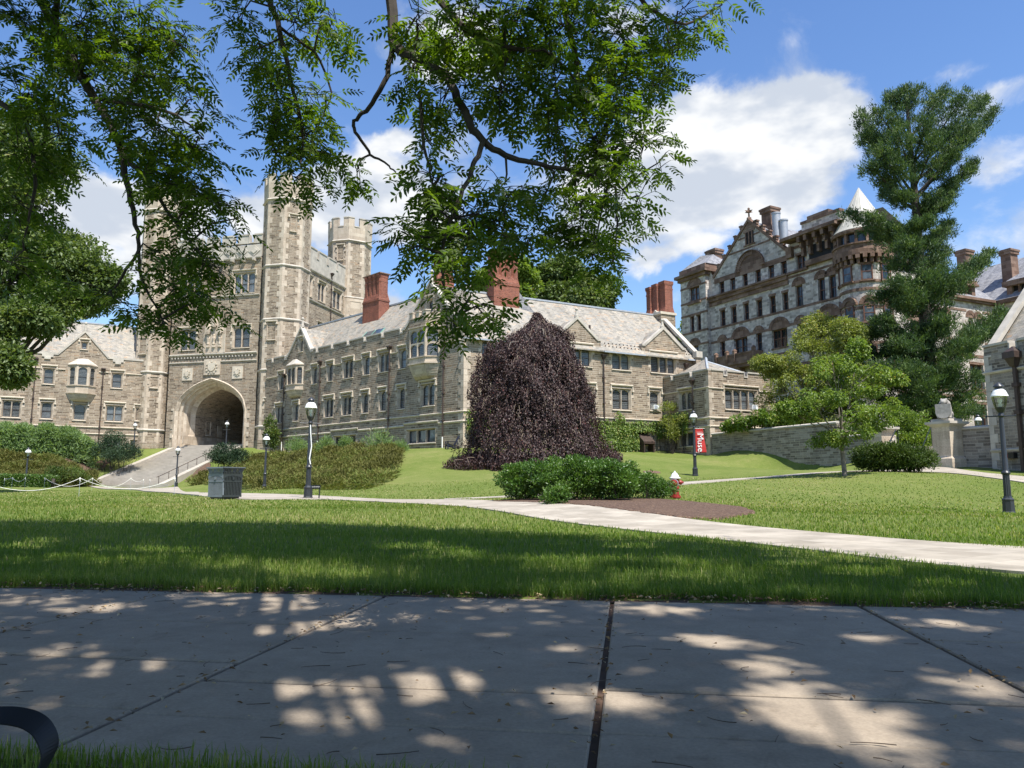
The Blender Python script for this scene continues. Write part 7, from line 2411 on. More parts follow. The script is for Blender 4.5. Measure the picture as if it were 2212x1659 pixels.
# shrub behind it
shrub('viburnum_shrub', 'light green leafy shrub behind the yew hedge by the left gate pillar', 'shrub', [pb(1965, 925, 53, 45, 40), pb(1945, 905, 54, 28, 28), pb(1985, 945, 52.5, 26, 30), pb(1960, 960, 52, 40, 25)], 22000, .16, 'redbud', per=18, size=.5, seed=71)
# hydrangeas over the wall
hy = [pb(1605, 915, 62, 26, 16), pb(1650, 905, 61, 30, 18), pb(1690, 905, 60, 28, 18), pb(1580, 922, 63.5, 14, 10)]
hsh = shrub('hydrangea', 'hydrangea with cream flower cones on top of the retaining wall end', 'shrub', hy, 9000, .2, 'ivy', W=.75, per=14, size=.4, seed=72, stems=False)
r_ = np.random.default_rng(73)
fl = []
for (x, y, z, rx, ry, rz) in hy[:3]:
    for k in range(13): fl.append((x + r_.uniform(-1, 1) * rx, y - ry * .5 + r_.normal(0, .2), z + rz * r_.uniform(-.1, 1.0)))
Pf = np.repeat(np.array(fl), 60, 0); h_ = r_.random(len(Pf)); Pf = Pf + np.stack([r_.normal(0, 1, len(Pf)) * .10 * (1.1 - h_), r_.normal(0, 1, len(Pf)) * .10 * (1.1 - h_), h_ * .42], -1)
leaves('flower_cone', Pf, rand_dirs(len(Pf), r_), rand_dirs(len(Pf), r_), .09, .08, M['cream'], hsh, r_.random(len(Pf)))
# dark yews by the stairs
shrub('spreading_yew', 'spreading dark yew left of the stairs against the left hall', 'shrub', [pb(248, 962, 82, 34, 24), pb(225, 974, 81, 24, 18), pb(275, 976, 81, 24, 18), pb(250, 984, 80, 30, 12)], 9000, .22, 'darkyew', W=.3, per=14, size=.6, seed=74)
shrub('spreading_yew', 'spreading dark yew at the top right of the stairs under the tower', 'shrub', [pb(492, 974, 74, 30, 18), pb(470, 988, 72.5, 24, 11), pb(510, 982, 74, 22, 14), pb(490, 992, 73, 26, 10)], 8000, .2, 'darkyew', W=.3, per=14, size=.55, seed=75)
# clipped hedge at far left
p0 = ground_at(-60, 1052, 58); p1 = ground_at(108, 1049, 60)


def box_hedge():
    r = np.random.default_rng(76); n = 9000
    t = thing('clipped_hedge', 'low clipped square hedge at the left edge of the lawn', 'hedge', tuple((p0 + p1) / 2))
    u = r.random(n); v = r.random(n); w = r.random(n); face = r.random(n)
    lat = np.where(face < .5, 0.0 + r.normal(0, .05, n), v * 1.2); hz = np.where(face < .5, w * .85, .85 + r.normal(0, .05, n))
    x = p0[0] + (p1[0] - p0[0]) * u; y = p0[1] + (p1[1] - p0[1]) * u + lat
    P = np.stack([x, y, gz(x, y) + hz], -1)
    leaves('foliage', P, rand_dirs(n, r) + [0, -.4, .5], rand_dirs(n, r) + [0, -.5, .5], .13 * r.uniform(.6, 1.2, n), .08, M['box'], t, r.random(n))
    core = MB(); k = 14
    for i in range(k):
        a = p0 + (p1 - p0) * i / k; b_ = p0 + (p1 - p0) * (i + 1) / k
        core.tube((a[0], a[1] + .6, a[2] + .4), (b_[0], b_[1] + .6, b_[2] + .4), .36, .36, 6)
    core.build('stem', M['bark'], t)


box_hedge()


def slope_cover(name, label, poly, n, h, mat, seed, L=.16, W=.25, kind='stuff', tuft=7, lump=.55, spread=.75, fall=.35):
    """low arching shrubs covering a bank: poly is a ground outline in (x, y)"""
    r = np.random.default_rng(seed)
    Q = np.array(poly, float); lo, hi = Q.min(0), Q.max(0)

    def inside(p):
        c = np.zeros(len(p), bool); j = len(Q) - 1
        for i in range(len(Q)):
            cond = ((Q[i, 1] > p[:, 1]) != (Q[j, 1] > p[:, 1])) & (p[:, 0] < (Q[j, 0] - Q[i, 0]) * (p[:, 1] - Q[i, 1]) / (Q[j, 1] - Q[i, 1] + 1e-12) + Q[i, 0])
            c ^= cond; j = i
        return c
    pts = []
    while sum(map(len, pts)) < n:
        p = lo + (hi - lo) * r.random((n, 2)); pts.append(p[inside(p)])
    p = np.vstack(pts)[:n]
    # humps: individual mounds
    m = max(8, int(n / 130)); C = p[r.choice(n, m)]; hr = r.uniform(.8, 1.7, m); hh = h * r.uniform(.55, 1.15, m)
    ct = r.random(m)
    d = np.sqrt(((p[:, None] - C[None]) ** 2).sum(-1)) / hr
    prof = hh * np.sqrt(np.clip(1 - d ** 2, 0, 1)); j = prof.argmax(1)
    z = gz(p[:, 0], p[:, 1]) + np.maximum(prof.max(1), .12 * h)
    P = np.repeat(np.c_[p, z], tuft, 0) + r.normal(0, 1, (n * tuft, 3)) * [.14, .14, .07]
    down = r.random(n * tuft)
    P[:, 2] -= down ** 2 * h * fall
    out = np.repeat(np.c_[p - C[j], np.zeros(n)], tuft, 0) * .4
    D = out * spread + r.normal(0, .5, (n * tuft, 3)) + [0, 0, .55]
    tint = np.clip(np.repeat(ct[j], tuft) * lump + r.random(n * tuft) * (1 - lump), 0, 1)
    nn = n * tuft
    o = leaves(name, P, D, r.normal(0, .6, (nn, 3)) + [0, -.2, .8], L * r.uniform(.6, 1.3, nn), W * L * r.uniform(.8, 1.3, nn), M[mat], None, tint)
    return tag(o, label, 'ground cover' if mat != 'sage' else 'plants', None, kind)


xy = lambda *a: tuple(at(*a)[:2])
slope_cover('juniper_bank', 'bank of yellow-brown juniper sloping below the long hall', [xy(405, 1047, 70), xy(450, 1050, 60), xy(560, 1052, 49), xy(700, 1059, 41.5), xy(790, 1057, 41), xy(835, 1042, 44), xy(860, 1010, 50), xy(868, 985, 57), xy(840, 974, 64.5), xy(700, 977, 72.5), xy(590, 980, 79), xy(540, 990, 78), xy(470, 1005, 74)], 14000, .85, 'juniper', 81, .26, .22)
slope_cover('juniper_bank', 'bank of golden juniper below the left hall', [xy(-120, 1030, 66), xy(60, 1030, 66), xy(130, 1035, 66), xy(175, 1028, 68), xy(205, 1005, 73), xy(225, 985, 77), xy(170, 980, 78), xy(60, 985, 76), xy(-120, 990, 74)], 14000, 1.05, 'juniper', 82, .30, .22)
slope_cover('tall_herbs', 'tall feathery green perennials along the left hall wall', [xy(-120, 975, 78), xy(60, 975, 79), xy(130, 970, 80.5), xy(215, 972, 81), xy(190, 962, 83), xy(60, 955, 81), xy(-120, 955, 78)], 4600, 2.6, 'sage', 83, .46, .17, spread=.3, fall=.95)
shrub('dark_shrub', 'dark rounded shrub at the foot of the golden juniper beside the stairs', 'shrub', [pb(160, 1030, 68.5, 30, 24), pb(120, 1032, 67, 18, 18)], 4200, .17, 'yew', W=.5, per=10, size=.5, seed=84)
for i, (px, py, d, w_, h_, nm) in enumerate([(640, 962, 72, 22, 20, 'feathery green plant below the basement windows nearest the stairs'), (700, 962, 69.5, 16, 16, 'small feathery plant under the single basement window'), (820, 955, 65, 30, 28, 'tall silvery green plant at the top of the juniper bank'), (745, 960, 67.5, 10, 14, 'slim plant in front of the triple basement windows'), (865, 968, 63, 14, 18, 'silvery plant at the right end of the juniper bank')]):
    shrub('feathery_plant', nm, 'plant', [pb(px, py, d, w_, h_)], 1500, .26, 'sage', W=.16, per=8, size=.4, seed=90 + i, up=1.0, group='feathery plants by the basement windows')
shrub('climbing_shrub', 'narrow green climber beside the tower at the left end of the long hall', 'shrub', [pb(585, 930, 82, 12, 34), pb(590, 950, 81.5, 9, 28)], 2200, .24, 'maple', per=8, size=.5, seed=97)
slope_cover('white_flowers', 'patch of small white flowers below the tower', [xy(500, 1000, 73), xy(560, 990, 74), xy(560, 978, 77), xy(525, 980, 77)], 260, .5, 'whiteflower', 98, .15, .9, tuft=1)
slope_cover('herb_patch', 'bright green herbs among the white flowers below the tower', [xy(495, 1004, 72.5), xy(585, 992, 74), xy(590, 976, 78), xy(520, 978, 77)], 900, .5, 'ivy', 99, .2, .4)


# ================================================================== ivy on the long hall
def ivy(name, label, fr, rects, n, seed, L=.15, yo=-.08):
    r = np.random.default_rng(seed); P = []
    w = np.array([(b - a) * (d - c) for a, b, c, d in rects]); k = r.choice(len(rects), n, p=w / w.sum())
    R = np.array(rects)[k]
    x = R[:, 0] + (R[:, 1] - R[:, 0]) * r.random(n); z = R[:, 2] + (R[:, 3] - R[:, 2]) * r.random(n)
    # ragged edges
    x += r.normal(0, .14, n); z += r.normal(0, .12, n)
    bulge = .10 + .14 * np.abs(np.sin(x * 2.1) * np.cos(z * 2.7)) + r.random(n) * .12
    L_ = np.c_[x, yo - bulge, z, np.ones(n)] @ fr.M.T
    out = fr.M[:3, :3] @ np.array([0, -1, 0])
    D = r.normal(0, .5, (n, 3)) + [0, 0, -.8] + out * .4; nn = out + r.normal(0, .45, (n, 3)) + [0, 0, .3]
    t = thing(name, label, 'climber', tuple(L_[:, :3].min(0)))
    LL = L * r.uniform(.6, 1.3, n)
    leaves('foliage', L_[:, :3], D, nn, LL, LL * .9, M['ivy'], t, r.random(n))
    mb = MB(fr.M)
    for q in range(14):
        a, b, c, d = rects[q % len(rects)]; xx = r.uniform(a, b)
        mb.path([(xx, -.05, min(c, 4.2)), (xx + r.normal(0, .2), -.06, (c + d) / 2), (xx + r.normal(0, .4), -.05, d)], .025, .008, 4)
    mb.build('stem', M['bark'], t)


ivy('wall_ivy', 'dense green ivy covering the hall base right of the purple beech', FR, [(10.0, 17.2, 4.1, 6.6), (12.0, 17.1, 4.1, 6.5), (17.0, 20.7, 5.9, 6.7), (19.5, 20.7, 5.4, 6.5), (10.5, 11.6, 6.5, 7.5), (15.0, 15.6, 6.5, 7.4)], 13000, 101)
ivy('wall_ivy', 'small patch of ivy at the near corner of the long hall behind the beech', FR, [(.3, 2.2, 5.4, 7.0), (.8, 2.0, 4.8, 6.0)], 1700, 102)
ivy('wall_ivy', 'dark ivy spray on the annex side wall behind the banner lamp', FAL, [(-6.0, -2.6, 5.85, 7.4), (-5.6, -2.8, 5.6, 7.0)], 3600, 103)
gq = ground_at(1462, 983, 69)
shrub('vine_tree', 'thin pale vine-covered sapling in the corner between hall and annex', 'plant', [pb(1447, 912, 69.5, 26, 12), pb(1475, 905, 69, 16, 8), pb(1452, 935, 69, 16, 20), pb(1440, 880, 70, 18, 10)], 2600, .15, 'yellowgreen', per=8, size=.4, seed=104, group=None)

# ================================================================== the shade tree overhead
def build_shade_tree():
    r = np.random.default_rng(15)
    t = thing('shade_tree', 'spreading shade tree with feathery pinnate leaves hanging over the pavement from above', 'tree', (3.2, -5.5, 0))
    br = MB()
    T0 = np.array([3.2, -5.5, -.3]); fork = np.array([2.6, -4.6, 4.2])
    tk = MB(); tk.path([T0, [3.1, -5.4, .3], [2.9, -5.0, 2.4], fork], .46, .34, 14)
    tk.build('trunk', M['bark'], t, True)
    A = lambda L_: [at(*q) for q in L_]
    limbs = {
        'A': ([(838, -160, 5.6), (842, -40, 5.6), (850, 105, 5.5), (905, 125, 5.4), (960, 160, 5.3), (990, 215, 5.2), (1020, 280, 5.1), (1062, 322, 5.1), (1120, 346, 5.2), (1180, 360, 5.3), (1260, 372, 5.5), (1330, 405, 5.6)], .048, .010),
        'B': ([(848, 100, 5.5), (832, 180, 5.5), (792, 240, 5.6), (762, 265, 5.7), (772, 292, 5.7), (802, 337, 5.8), (832, 352, 5.8), (855, 372, 5.8)], .022, .006),
        'C': ([(1042, 300, 5.1), (1030, 345, 5.0), (1002, 400, 4.9), (985, 450, 4.8), (962, 500, 4.8), (950, 560, 4.8), (962, 625, 4.8), (990, 680, 4.8)], .020, .005),
        'C2': ([(905, 200, 5.3), (915, 320, 5.2), (935, 400, 5.1), (985, 470, 5.0)], .014, .005),
        'D': ([(560, -120, 6.0), (580, 0, 6.0), (606, 60, 5.9), (621, 150, 5.9), (641, 220, 5.9), (655, 290, 5.9), (650, 360, 5.9)], .030, .007),
        'D2': ([(606, 60, 5.9), (680, 110, 6.0), (720, 200, 6.1), (690, 270, 6.1)], .014, .005),
        'E': ([(900, -60, 5.0), (1000, 62, 5.0), (1080, 100, 5.1), (1122, 110, 5.1), (1172, 105, 5.2), (1230, 150, 5.3), (1290, 260, 5.4)], .028, .006),
        'I': ([(1180, -120, 5.6), (1240, 100, 5.7), (1262, 260, 5.8), (1300, 350, 5.9), (1360, 430, 5.9)], .030, .006),
        'J': ([(1300, -120, 6.2), (1400, 20, 6.2), (1480, 60, 6.3), (1560, 10, 6.4)], .026, .006),
        'F': ([(60, -60, 6.2), (150, 120, 6.1), (196, 200, 6.0), (235, 262, 5.9), (262, 330, 5.9), (275, 400, 5.8), (290, 470, 5.8), (300, 530, 5.8), (302, 600, 5.8), (350, 690, 5.8)], .044, .007),
        'G': ([(258, 325, 5.9), (310, 380, 5.8), (345, 430, 5.8), (380, 480, 5.7), (420, 540, 5.7)], .024, .006),
        'H': ([(120, 60, 6.3), (122, 140, 6.3), (220, 137, 6.2), (240, 100, 6.2), (330, 60, 6.2)], .024, .006),
        'K': ([(-60, 180, 6.6), (60, 260, 6.4), (80, 400, 6.3), (50, 520, 6.3)], .03, .008),
        'K2': ([(300, 540, 5.8), (250, 620, 5.9), (200, 660, 6.0)], .014, .005),
        'L': ([(220, 215, 6.0), (330, 230, 5.9), (400, 260, 5.9), (440, 300, 5.9)], .018, .005),
    }
    S = []
    for key, (q, r0, r1) in limbs.items():
        P = np.array(A(q))
        # natural wobble between the measured bends
        n = len(P); tt = np.linspace(0, n - 1, (n - 1) * 4 + 1)
        W = np.stack([np.interp(tt, np.arange(n), P[:, i]) for i in range(3)], -1)
        W[1:-1] = (W[:-2] + 2 * W[1:-1] + W[2:]) / 4
        W[1:-1] += r.normal(0, .006, W[1:-1].shape)
        br.path(W, r0, r1, 7); S.append(W)
        if key in 'AIJFDKEH':
            s = W[0]; m = fork * .45 + s * .55 + np.array([0, 0, 2.2])
            br.path([fork + r.normal(0, .1, 3), fork * .75 + s * .25 + [0, 0, 1.9], m, s * .85 + m * .15, s], .075, r0, 8)
    S = np.vstack(S)
    # leaf masses: px, py, half-width, half-height, depth
    masses = [(60, 60, 100, 75, 6.2), (180, 50, 110, 70, 6.1), (60, 200, 85, 90, 6.3), (190, 165, 90, 60, 6.0), (310, 50, 100, 60, 6.2), (300, 160, 90, 70, 6.0), (390, 100, 55, 60, 6.1), (50, 330, 60, 90, 6.3), (40, 440, 48, 80, 6.3), (30, 560, 40, 70, 6.3), (340, 270, 85, 70, 5.9), (415, 215, 50, 50, 5.9), (270, 300, 60, 45, 5.9), (420, 320, 45, 45, 5.9), (130, 290, 60, 60, 6.2),
              (385, 400, 85, 62, 5.8), (450, 425, 60, 52, 5.7), (512, 472, 38, 26, 5.7), (405, 495, 80, 55, 5.7), (335, 545, 45, 45, 5.8), (440, 560, 50, 50, 5.7), (390, 630, 75, 55, 5.8), (345, 705, 50, 35, 5.8), (250, 655, 70, 32, 5.9), (205, 640, 30, 26, 6.0), (440, 650, 26, 26, 5.7), (345, 350, 60, 40, 5.8),
              (515, 40, 70, 45, 6.0), (550, 110, 65, 55, 5.9), (640, 50, 80, 55, 6.0), (595, 195, 65, 60, 5.9), (655, 295, 85, 55, 5.9), (600, 330, 48, 36, 5.9), (640, 385, 80, 24, 5.9), (715, 335, 55, 45, 6.0), (680, 205, 55, 40, 6.0), (715, 40, 50, 45, 6.0), (590, 265, 40, 40, 5.9), (770, 370, 22, 18, 5.8),
              (900, 40, 80, 50, 5.3), (1000, 70, 105, 70, 5.1), (1100, 50, 110, 70, 5.2), (1220, 60, 105, 75, 5.5), (1340, 75, 105, 70, 5.9), (1445, 110, 55, 60, 6.1), (1475, 30, 85, 36, 6.2), (1560, 8, 55, 18, 6.3), (885, 170, 50, 55, 5.4), (960, 215, 60, 50, 5.3), (1080, 190, 85, 70, 5.2), (1195, 185, 100, 70, 5.4), (1325, 195, 100, 70, 5.8), (1415, 185, 60, 28, 6.0),
              (1295, 295, 100, 62, 5.7), (1385, 305, 62, 50, 5.9), (1425, 350, 34, 16, 5.9), (1195, 290, 70, 50, 5.4), (1290, 390, 90, 52, 5.6), (1380, 430, 42, 34, 5.8), (1245, 475, 100, 50, 5.5), (1335, 490, 52, 34, 5.7), (1175, 430, 60, 42, 5.3), (945, 385, 70, 42, 5.1), (1000, 445, 90, 50, 5.0), (930, 465, 60, 50, 4.9), (1080, 480, 80, 50, 5.1), (1005, 525, 75, 36, 4.9), (1150, 540, 55, 26, 5.2), (1280, 555, 62, 34, 5.5), (1325, 565, 26, 14, 5.6), (885, 515, 32, 22, 4.9), (870, 545, 22, 12, 4.9),
              (990, 600, 55, 42, 4.8), (1020, 655, 58, 34, 4.8), (965, 640, 32, 34, 4.8), (1055, 690, 26, 18, 4.8), (980, 705, 26, 22, 4.8), (920, 300, 40, 40, 5.2), (1090, 400, 55, 36, 5.1)]
    sun = np.array(sun_dir)
    P, D, Nn, LL = [], [], [], []
    for (px, py, hx, hy, d) in masses:
        c = at(px, py, d); k = d / FPX
        near = S[np.argmin(((S - c) ** 2).sum(1))]
        m = (near + c) / 2 + r.normal(0, .03, 3) + [0, 0, .04]
        br.path([near, m, c], .010, .005, 5)
        nt = max(4, int(hx * hy / 200))
        for j in range(nt):
            e2 = rand_dirs(1, r)[0]; q = r.random() ** .5
            tip = c + np.array([e2[0] * hx * k * .93, e2[1] * .6, e2[2] * hy * k * .84]) * (.5 + .5 * q)
            st = c + (tip - c) * r.uniform(-.1, .35) + r.normal(0, .03, 3)
            dv = unit(tip - st); ln = np.linalg.norm(tip - st)
            mid = (st + tip) / 2 + [0, 0, .05 * ln]
            br.path([st, mid, tip], .0045, .002, 4)
            nl = max(2, int(ln / .075))
            for i in range(nl):
                f = (i + 1) / nl
                p = st * (1 - f) ** 2 + 2 * mid * f * (1 - f) + tip * f * f
                side = unit(np.cross(dv, [0, 0, 1.0]) + 1e-6) * (1 if i % 2 else -1)
                P.append(p); D.append(dv * .75 + side * r.uniform(.3, .9) + [0, 0, r.uniform(-.75, .05)]); Nn.append(np.array([0, 0, 1.0]) + r.normal(0, .42, 3)); LL.append(r.uniform(.15, .25))
    P, D, Nn, LL = np.array(P), unit(np.array(D)), np.array(Nn), np.array(LL)

    def compound(P, D, Nn, LL, nleaf=11, lw=.0205, ll=.062):
        Sd = unit(np.cross(D, Nn)); N2 = np.cross(Sd, D); n = len(P)
        oP, oD, oN, oL, oW, oT = [], [], [], [], [], []
        base_t = r.random(n)
        for k in range(nleaf):
            pair = k // 2; nb = nleaf // 2
            f = .28 + .68 * (pair / max(1, nb - 1 + .35)) if k < nleaf - 1 else 1.0
            sag = -.14 * f * f
            p = P + D * (LL * f)[:, None] + np.array([0, 0, 1.0]) * (LL * sag)[:, None]
            if k < nleaf - 1:
                s = 1 if k % 2 else -1
                d = D * .55 + Sd * s * .85 + np.array([0, 0, -.18])
            else: d = D + np.array([0, 0, -.2])
            d = unit(d + r.normal(0, .12, (n, 3)))
            sc_ = LL / .24 * (.8 + .35 * np.sin(pi * min(1, f)))
            oP.append(p); oD.append(d); oN.append(N2 + r.normal(0, .22, (n, 3))); oL.append(ll * sc_ * r.uniform(.85, 1.15, n)); oW.append(lw * 1.15 * sc_); oT.append(np.clip(base_t * .65 + r.random(n) * .35, 0, 1))
        return map(np.concatenate, (oP, oD, oN, oL, oW, oT))
    p, d, n_, l, w, ti = compound(P, D, Nn, LL)
    # rounded leaflets: six-cornered and folded along the midrib
    d = unit(d); S_ = unit(np.cross(d, n_)); N2 = np.cross(S_, d)
    L1 = l[:, None]; W1 = w[:, None]
    rows = [p, p + d * L1 * .28 - S_ * W1 * .46 + N2 * W1 * .12, p + d * L1 * .66 - S_ * W1 * .42 + N2 * W1 * .10, p + d * L1 - N2 * L1 * .08, p + d * L1 * .66 + S_ * W1 * .42 + N2 * W1 * .10, p + d * L1 * .28 + S_ * W1 * .46 + N2 * W1 * .12]
    V = np.stack(rows, 1).reshape(-1, 3); i = np.arange(len(p))[:, None] * 6
    F = np.concatenate([i + [[0, 3, 2, 1]], i + [[0, 5, 4, 3]]])
    link('foliage', fast_mesh('foliage', V - np.array([3.2, -5.5, 0]), F, M['ashleaf'], np.repeat(ti, 6)), t)
    # stalks of the compound leaves
    sag = np.array([0, 0, -.14])
    q0, q1, q2 = P, P + D * (LL * .5)[:, None] + sag * (LL * .25)[:, None], P + D * LL[:, None] + sag * LL[:, None]
    ww = np.array([0, 0, .0016])
    side = unit(np.cross(D, Nn)) * .0016
    V = np.stack([q0 - side, q0 + side, q1 + side, q1 - side, q2 + side * .6, q2 - side * .6], 1).reshape(-1, 3); i = np.arange(len(P))[:, None] * 6
    F = np.concatenate([i + [[0, 1, 2, 3]], i + [[3, 2, 4, 5]]])
    link('leaf_stalk', fast_mesh('leaf_stalk', V - np.array([3.2, -5.5, 0]), F, M['ashleaf'], np.full(len(V), .6)), t)

    # ---- the crown above the picture, which shades the pavement and near lawn
    horiz = np.array([sun[0], sun[1]]) / sun[2]

    def bound(x):           # far edge of the shade on the lawn
        return np.interp(x, [-16, -11, -4, 0, 2.7, 4.0, 4.9, 7, 11], [17.2, 16.6, 16.4, 14.3, 11.9, 10.0, 7.8, 5.6, 4.0])
    G, R = [], []
    cells = [(x + r.uniform(-.3, .3), y + r.uniform(-.3, .3)) for _ in (0, 1) for x in np.arange(-17, 11, .8) for y in np.arange(-5, 17, .8)]
    for x, y in cells:
        if y > bound(x) - .5: continue
        # the low boughs themselves shade this stretch
        if 5.6 < y < 9.8 and -5.5 < x < 2.6 and r.random() < .72: continue
        # looser over the pavement's sun flecks
        h0 = (.80 * y + 1.0) / 1.348
        h = max(9.5, h0) + r.uniform(.3, 3.4)
        G.append([x + horiz[0] * h, y + horiz[1] * h, h]); R.append(r.uniform(.55, 1.05))
    G = np.array(G); R = np.array(R)
    nlv = 400000
    k = r.choice(len(G), nlv, p=R ** 2 / (R ** 2).sum())
    off = r.normal(0, .42, (nlv, 3)) * [1, 1, .5]
    Pc = G[k] + off * R[k][:, None]
    # keep the crown out of the open sky of the view
    el = (Pc[:, 2] - EYE) / np.maximum(Pc[:, 1], .1); front = Pc[:, 1] > .5
    ok = ~(front & (el < .74)); ok &= Pc[:, 2] > 3.6
    # gaps in the crown that let sun through to the slabs: photo spot and radius in metres
    for px, py, rad in ((900, 1480, .25), (770, 1548, .15), (600, 1488, .18), (690, 1490, .1), (1300, 1512, .19), (1650, 1440, .16), (1700, 1490, .13), (1720, 1535, .2), (1800, 1535, .2), (1880, 1605, .18), (1230, 1402, .11), (580, 1362, .17), (690, 1352, .17), (230, 1312, .2), (800, 1335, .24), (270, 1442, .16), (1540, 1382, .18), (1870, 1378, .14), (2140, 1482, .17), (1420, 1318, .2), (1080, 1367, .11), (1650, 1400, .1), (150, 1405, .12), (940, 1600, .1), (2050, 1350, .16), (1180, 1345, .1)):
        v = ray(px, py); g = v * (-EYE / v[2]); gx, gy = g[0], g[1]
        q = np.hypot(Pc[:, 0] - gx - horiz[0] * Pc[:, 2], Pc[:, 1] - gy - horiz[1] * Pc[:, 2])
        ok &= q > rad * 1.5 + r.normal(0, .05, len(q))
    for _ in range(46):
        gx, gy = r.uniform(-9, 4), r.uniform(6.6, 12.5); rad = r.uniform(.2, .55)
        q = np.hypot(Pc[:, 0] - gx - horiz[0] * Pc[:, 2], (Pc[:, 1] - gy - horiz[1] * Pc[:, 2]) * 1.6)
        ok &= q > rad
    Pc = Pc[ok]; m = len(Pc)
    leaves('upper_foliage', Pc, r.normal(0, 1, (m, 3)) * [1, 1, .45], np.array([0, 0, 1.0]) + r.normal(0, .5, (m, 3)), .19 * r.uniform(.7, 1.3, m), .095, M['ashleaf'], t, r.random(m), fold=.15)
    for g in G[::7]:
        m_ = (fork + g) / 2 + np.array([0, 0, .8]) + r.normal(0, .3, 3)
        br.path([fork + (g - fork) * .08, m_, g], .035, .010, 5)
    br.build('limb', M['bark'], t, True)


build_shade_tree()

# ================================================================== grass, litter and leaves
def pt_in(poly, p):
    Q = np.array(poly, float); c = np.zeros(len(p), bool); j = len(Q) - 1
    for i in range(len(Q)):
        cond = ((Q[i, 1] > p[:, 1]) != (Q[j, 1] > p[:, 1])) & (p[:, 0] < (Q[j, 0] - Q[i, 0]) * (p[:, 1] - Q[i, 1]) / (Q[j, 1] - Q[i, 1] + 1e-12) + Q[i, 0])
        c ^= cond; j = i
    return c


PATH_POLY = near_edge + far_edge[::-1]
SIDE_POLY = [E(960, 1079.5, 28.0), E(1090, 1076, 27.5), E(1200, 1072, 28), E(1340, 1060, 29.5), E(1440, 1052, 31.5), E(1500, 1047, 33), E(1600, 1039, 36), E(1700, 1032, 38.5), E(1830, 1022, 40.3), E(1960, 1019, 41.5),
             E(1960, 1015, 44.0), E(1830, 1018, 42.3), E(1700, 1027, 40.3), E(1600, 1034, 38), E(1500, 1041.5, 35.2), E(1440, 1045, 34.0), E(1340, 1052, 32.5), E(1200, 1065, 30.5), E(1090, 1072, 29.2), E(960, 1077.8, 28.9)]
MULCH_POLY = [E(1055, 1092, 23.2), E(1250, 1106.5, 19.7), E(1480, 1123, 16.9), E(1560, 1122, 16.9), E(1640, 1108, 18.8), E(1600, 1098, 20.3), E(1480, 1085, 22.3), E(1350, 1080, 24.5), E(1150, 1078, 25.6)]


def grass():
    r = np.random.default_rng(17)
    Ps, Hs, Ws = [], [], []

    def zone(n, t0, t1, h, w, dens_pow=1.0, xr=None):
        tt = t0 + (t1 - t0) * r.random(n) ** dens_pow
        half = tt * .72 + 1.2
        s = (r.random(n) * 2 - 1) * half - tt * .148
        x = s + tt * sin(-WALK_A); y = tt * cos(WALK_A) + s * sin(WALK_A)
        p = np.c_[x, y]
        ok = ~pt_in(PATH_POLY, p) & ~pt_in(MULCH_POLY, p) & ~pt_in(SIDE_POLY, p)
        p = p[ok]
        Ps.append(np.c_[p, gz(p[:, 0], p[:, 1])]); Hs.append(h * r.uniform(.55, 1.3, len(p))); Ws.append(np.full(len(p), w))
    zone(52000, 6.42, 9.2, .085, .0055, 1.3)
    zone(46000, 8.6, 13.5, .075, .009, 1.15)
    zone(52000, 12.5, 22, .07, .015, 1.1)
    zone(50000, 20, 42, .05, .030, 1.6)
    # long fringe against the pavement
    n = 9000; s = r.uniform(-9, 9.5, n); tt = 6.40 + np.abs(r.normal(0, .13, n)) + .06 * np.sin(s * 2.3) + .05 * np.sin(s * 5.9)
    x = s * cos(WALK_A) + tt * sin(-WALK_A); y = s * sin(WALK_A) + tt * cos(WALK_A)
    Ps.append(np.c_[x, y, gz(x, y)]); Hs.append(.10 * r.uniform(.6, 1.4, n)); Ws.append(np.full(n, .0055))
    # tuft growing at the near corner of the pavement
    n = 2600; s = r.uniform(-2.6, .1, n); tt = 2.47 - np.abs(r.normal(0, .12, n)) - np.clip((s + 1.2) * .05, 0, 1)
    x = s * cos(WALK_A) + tt * sin(-WALK_A); y = s * sin(WALK_A) + tt * cos(WALK_A)
    Ps.append(np.c_[x, y, np.full(n, 0.0)]); Hs.append(.06 * r.uniform(.4, 1.4, n)); Ws.append(np.full(n, .004))
    P = np.vstack(Ps); H = np.concatenate(Hs); W = np.concatenate(Ws); n = len(P)
    a = r.uniform(0, 2 * pi, n); lean = np.abs(r.normal(0, .48, n)) + .1
    d = np.c_[np.cos(a), np.sin(a), np.zeros(n)]; sd = np.c_[-np.sin(a), np.cos(a), np.zeros(n)]
    # blades mostly turn their flats to the viewer and away at random
    b = P - [0, 0, .01]
    m = P + d * (H * lean * .35)[:, None] + np.c_[np.zeros(n), np.zeros(n), H * .62]
    tp = P + d * (H * lean)[:, None] + np.c_[np.zeros(n), np.zeros(n), H * np.sqrt(np.maximum(.2, 1 - lean ** 2 * .6))]
    w = W[:, None]
    V = np.stack([b - sd * w * .5, b + sd * w * .5, m + sd * w * .42, m - sd * w * .42, tp + sd * w * .05, tp - sd * w * .05], 1).reshape(-1, 3)
    i = np.arange(n)[:, None] * 6
    F = np.concatenate([i + [[0, 1, 2, 3]], i + [[3, 2, 4, 5]]])
    patch = .5 + .5 * np.sin(P[:, 0] * .55 + 1.3 * np.sin(P[:, 1] * .4)) * np.sin(P[:, 1] * .7 + P[:, 0] * .2)
    patch = patch + np.clip((P[:, 1] - 11) / 9, 0, 1) * .75
    tint = np.clip(.62 * r.random(n) + .30 * patch + np.where(r.random(n) < .035, .5, 0), 0, 1)
    o = link('grass', fast_mesh('grass', V, F, M['grassblade'], np.repeat(tint, 6)))
    tag(o, 'short green lawn grass of the quad', 'grass', None, 'stuff')


grass()


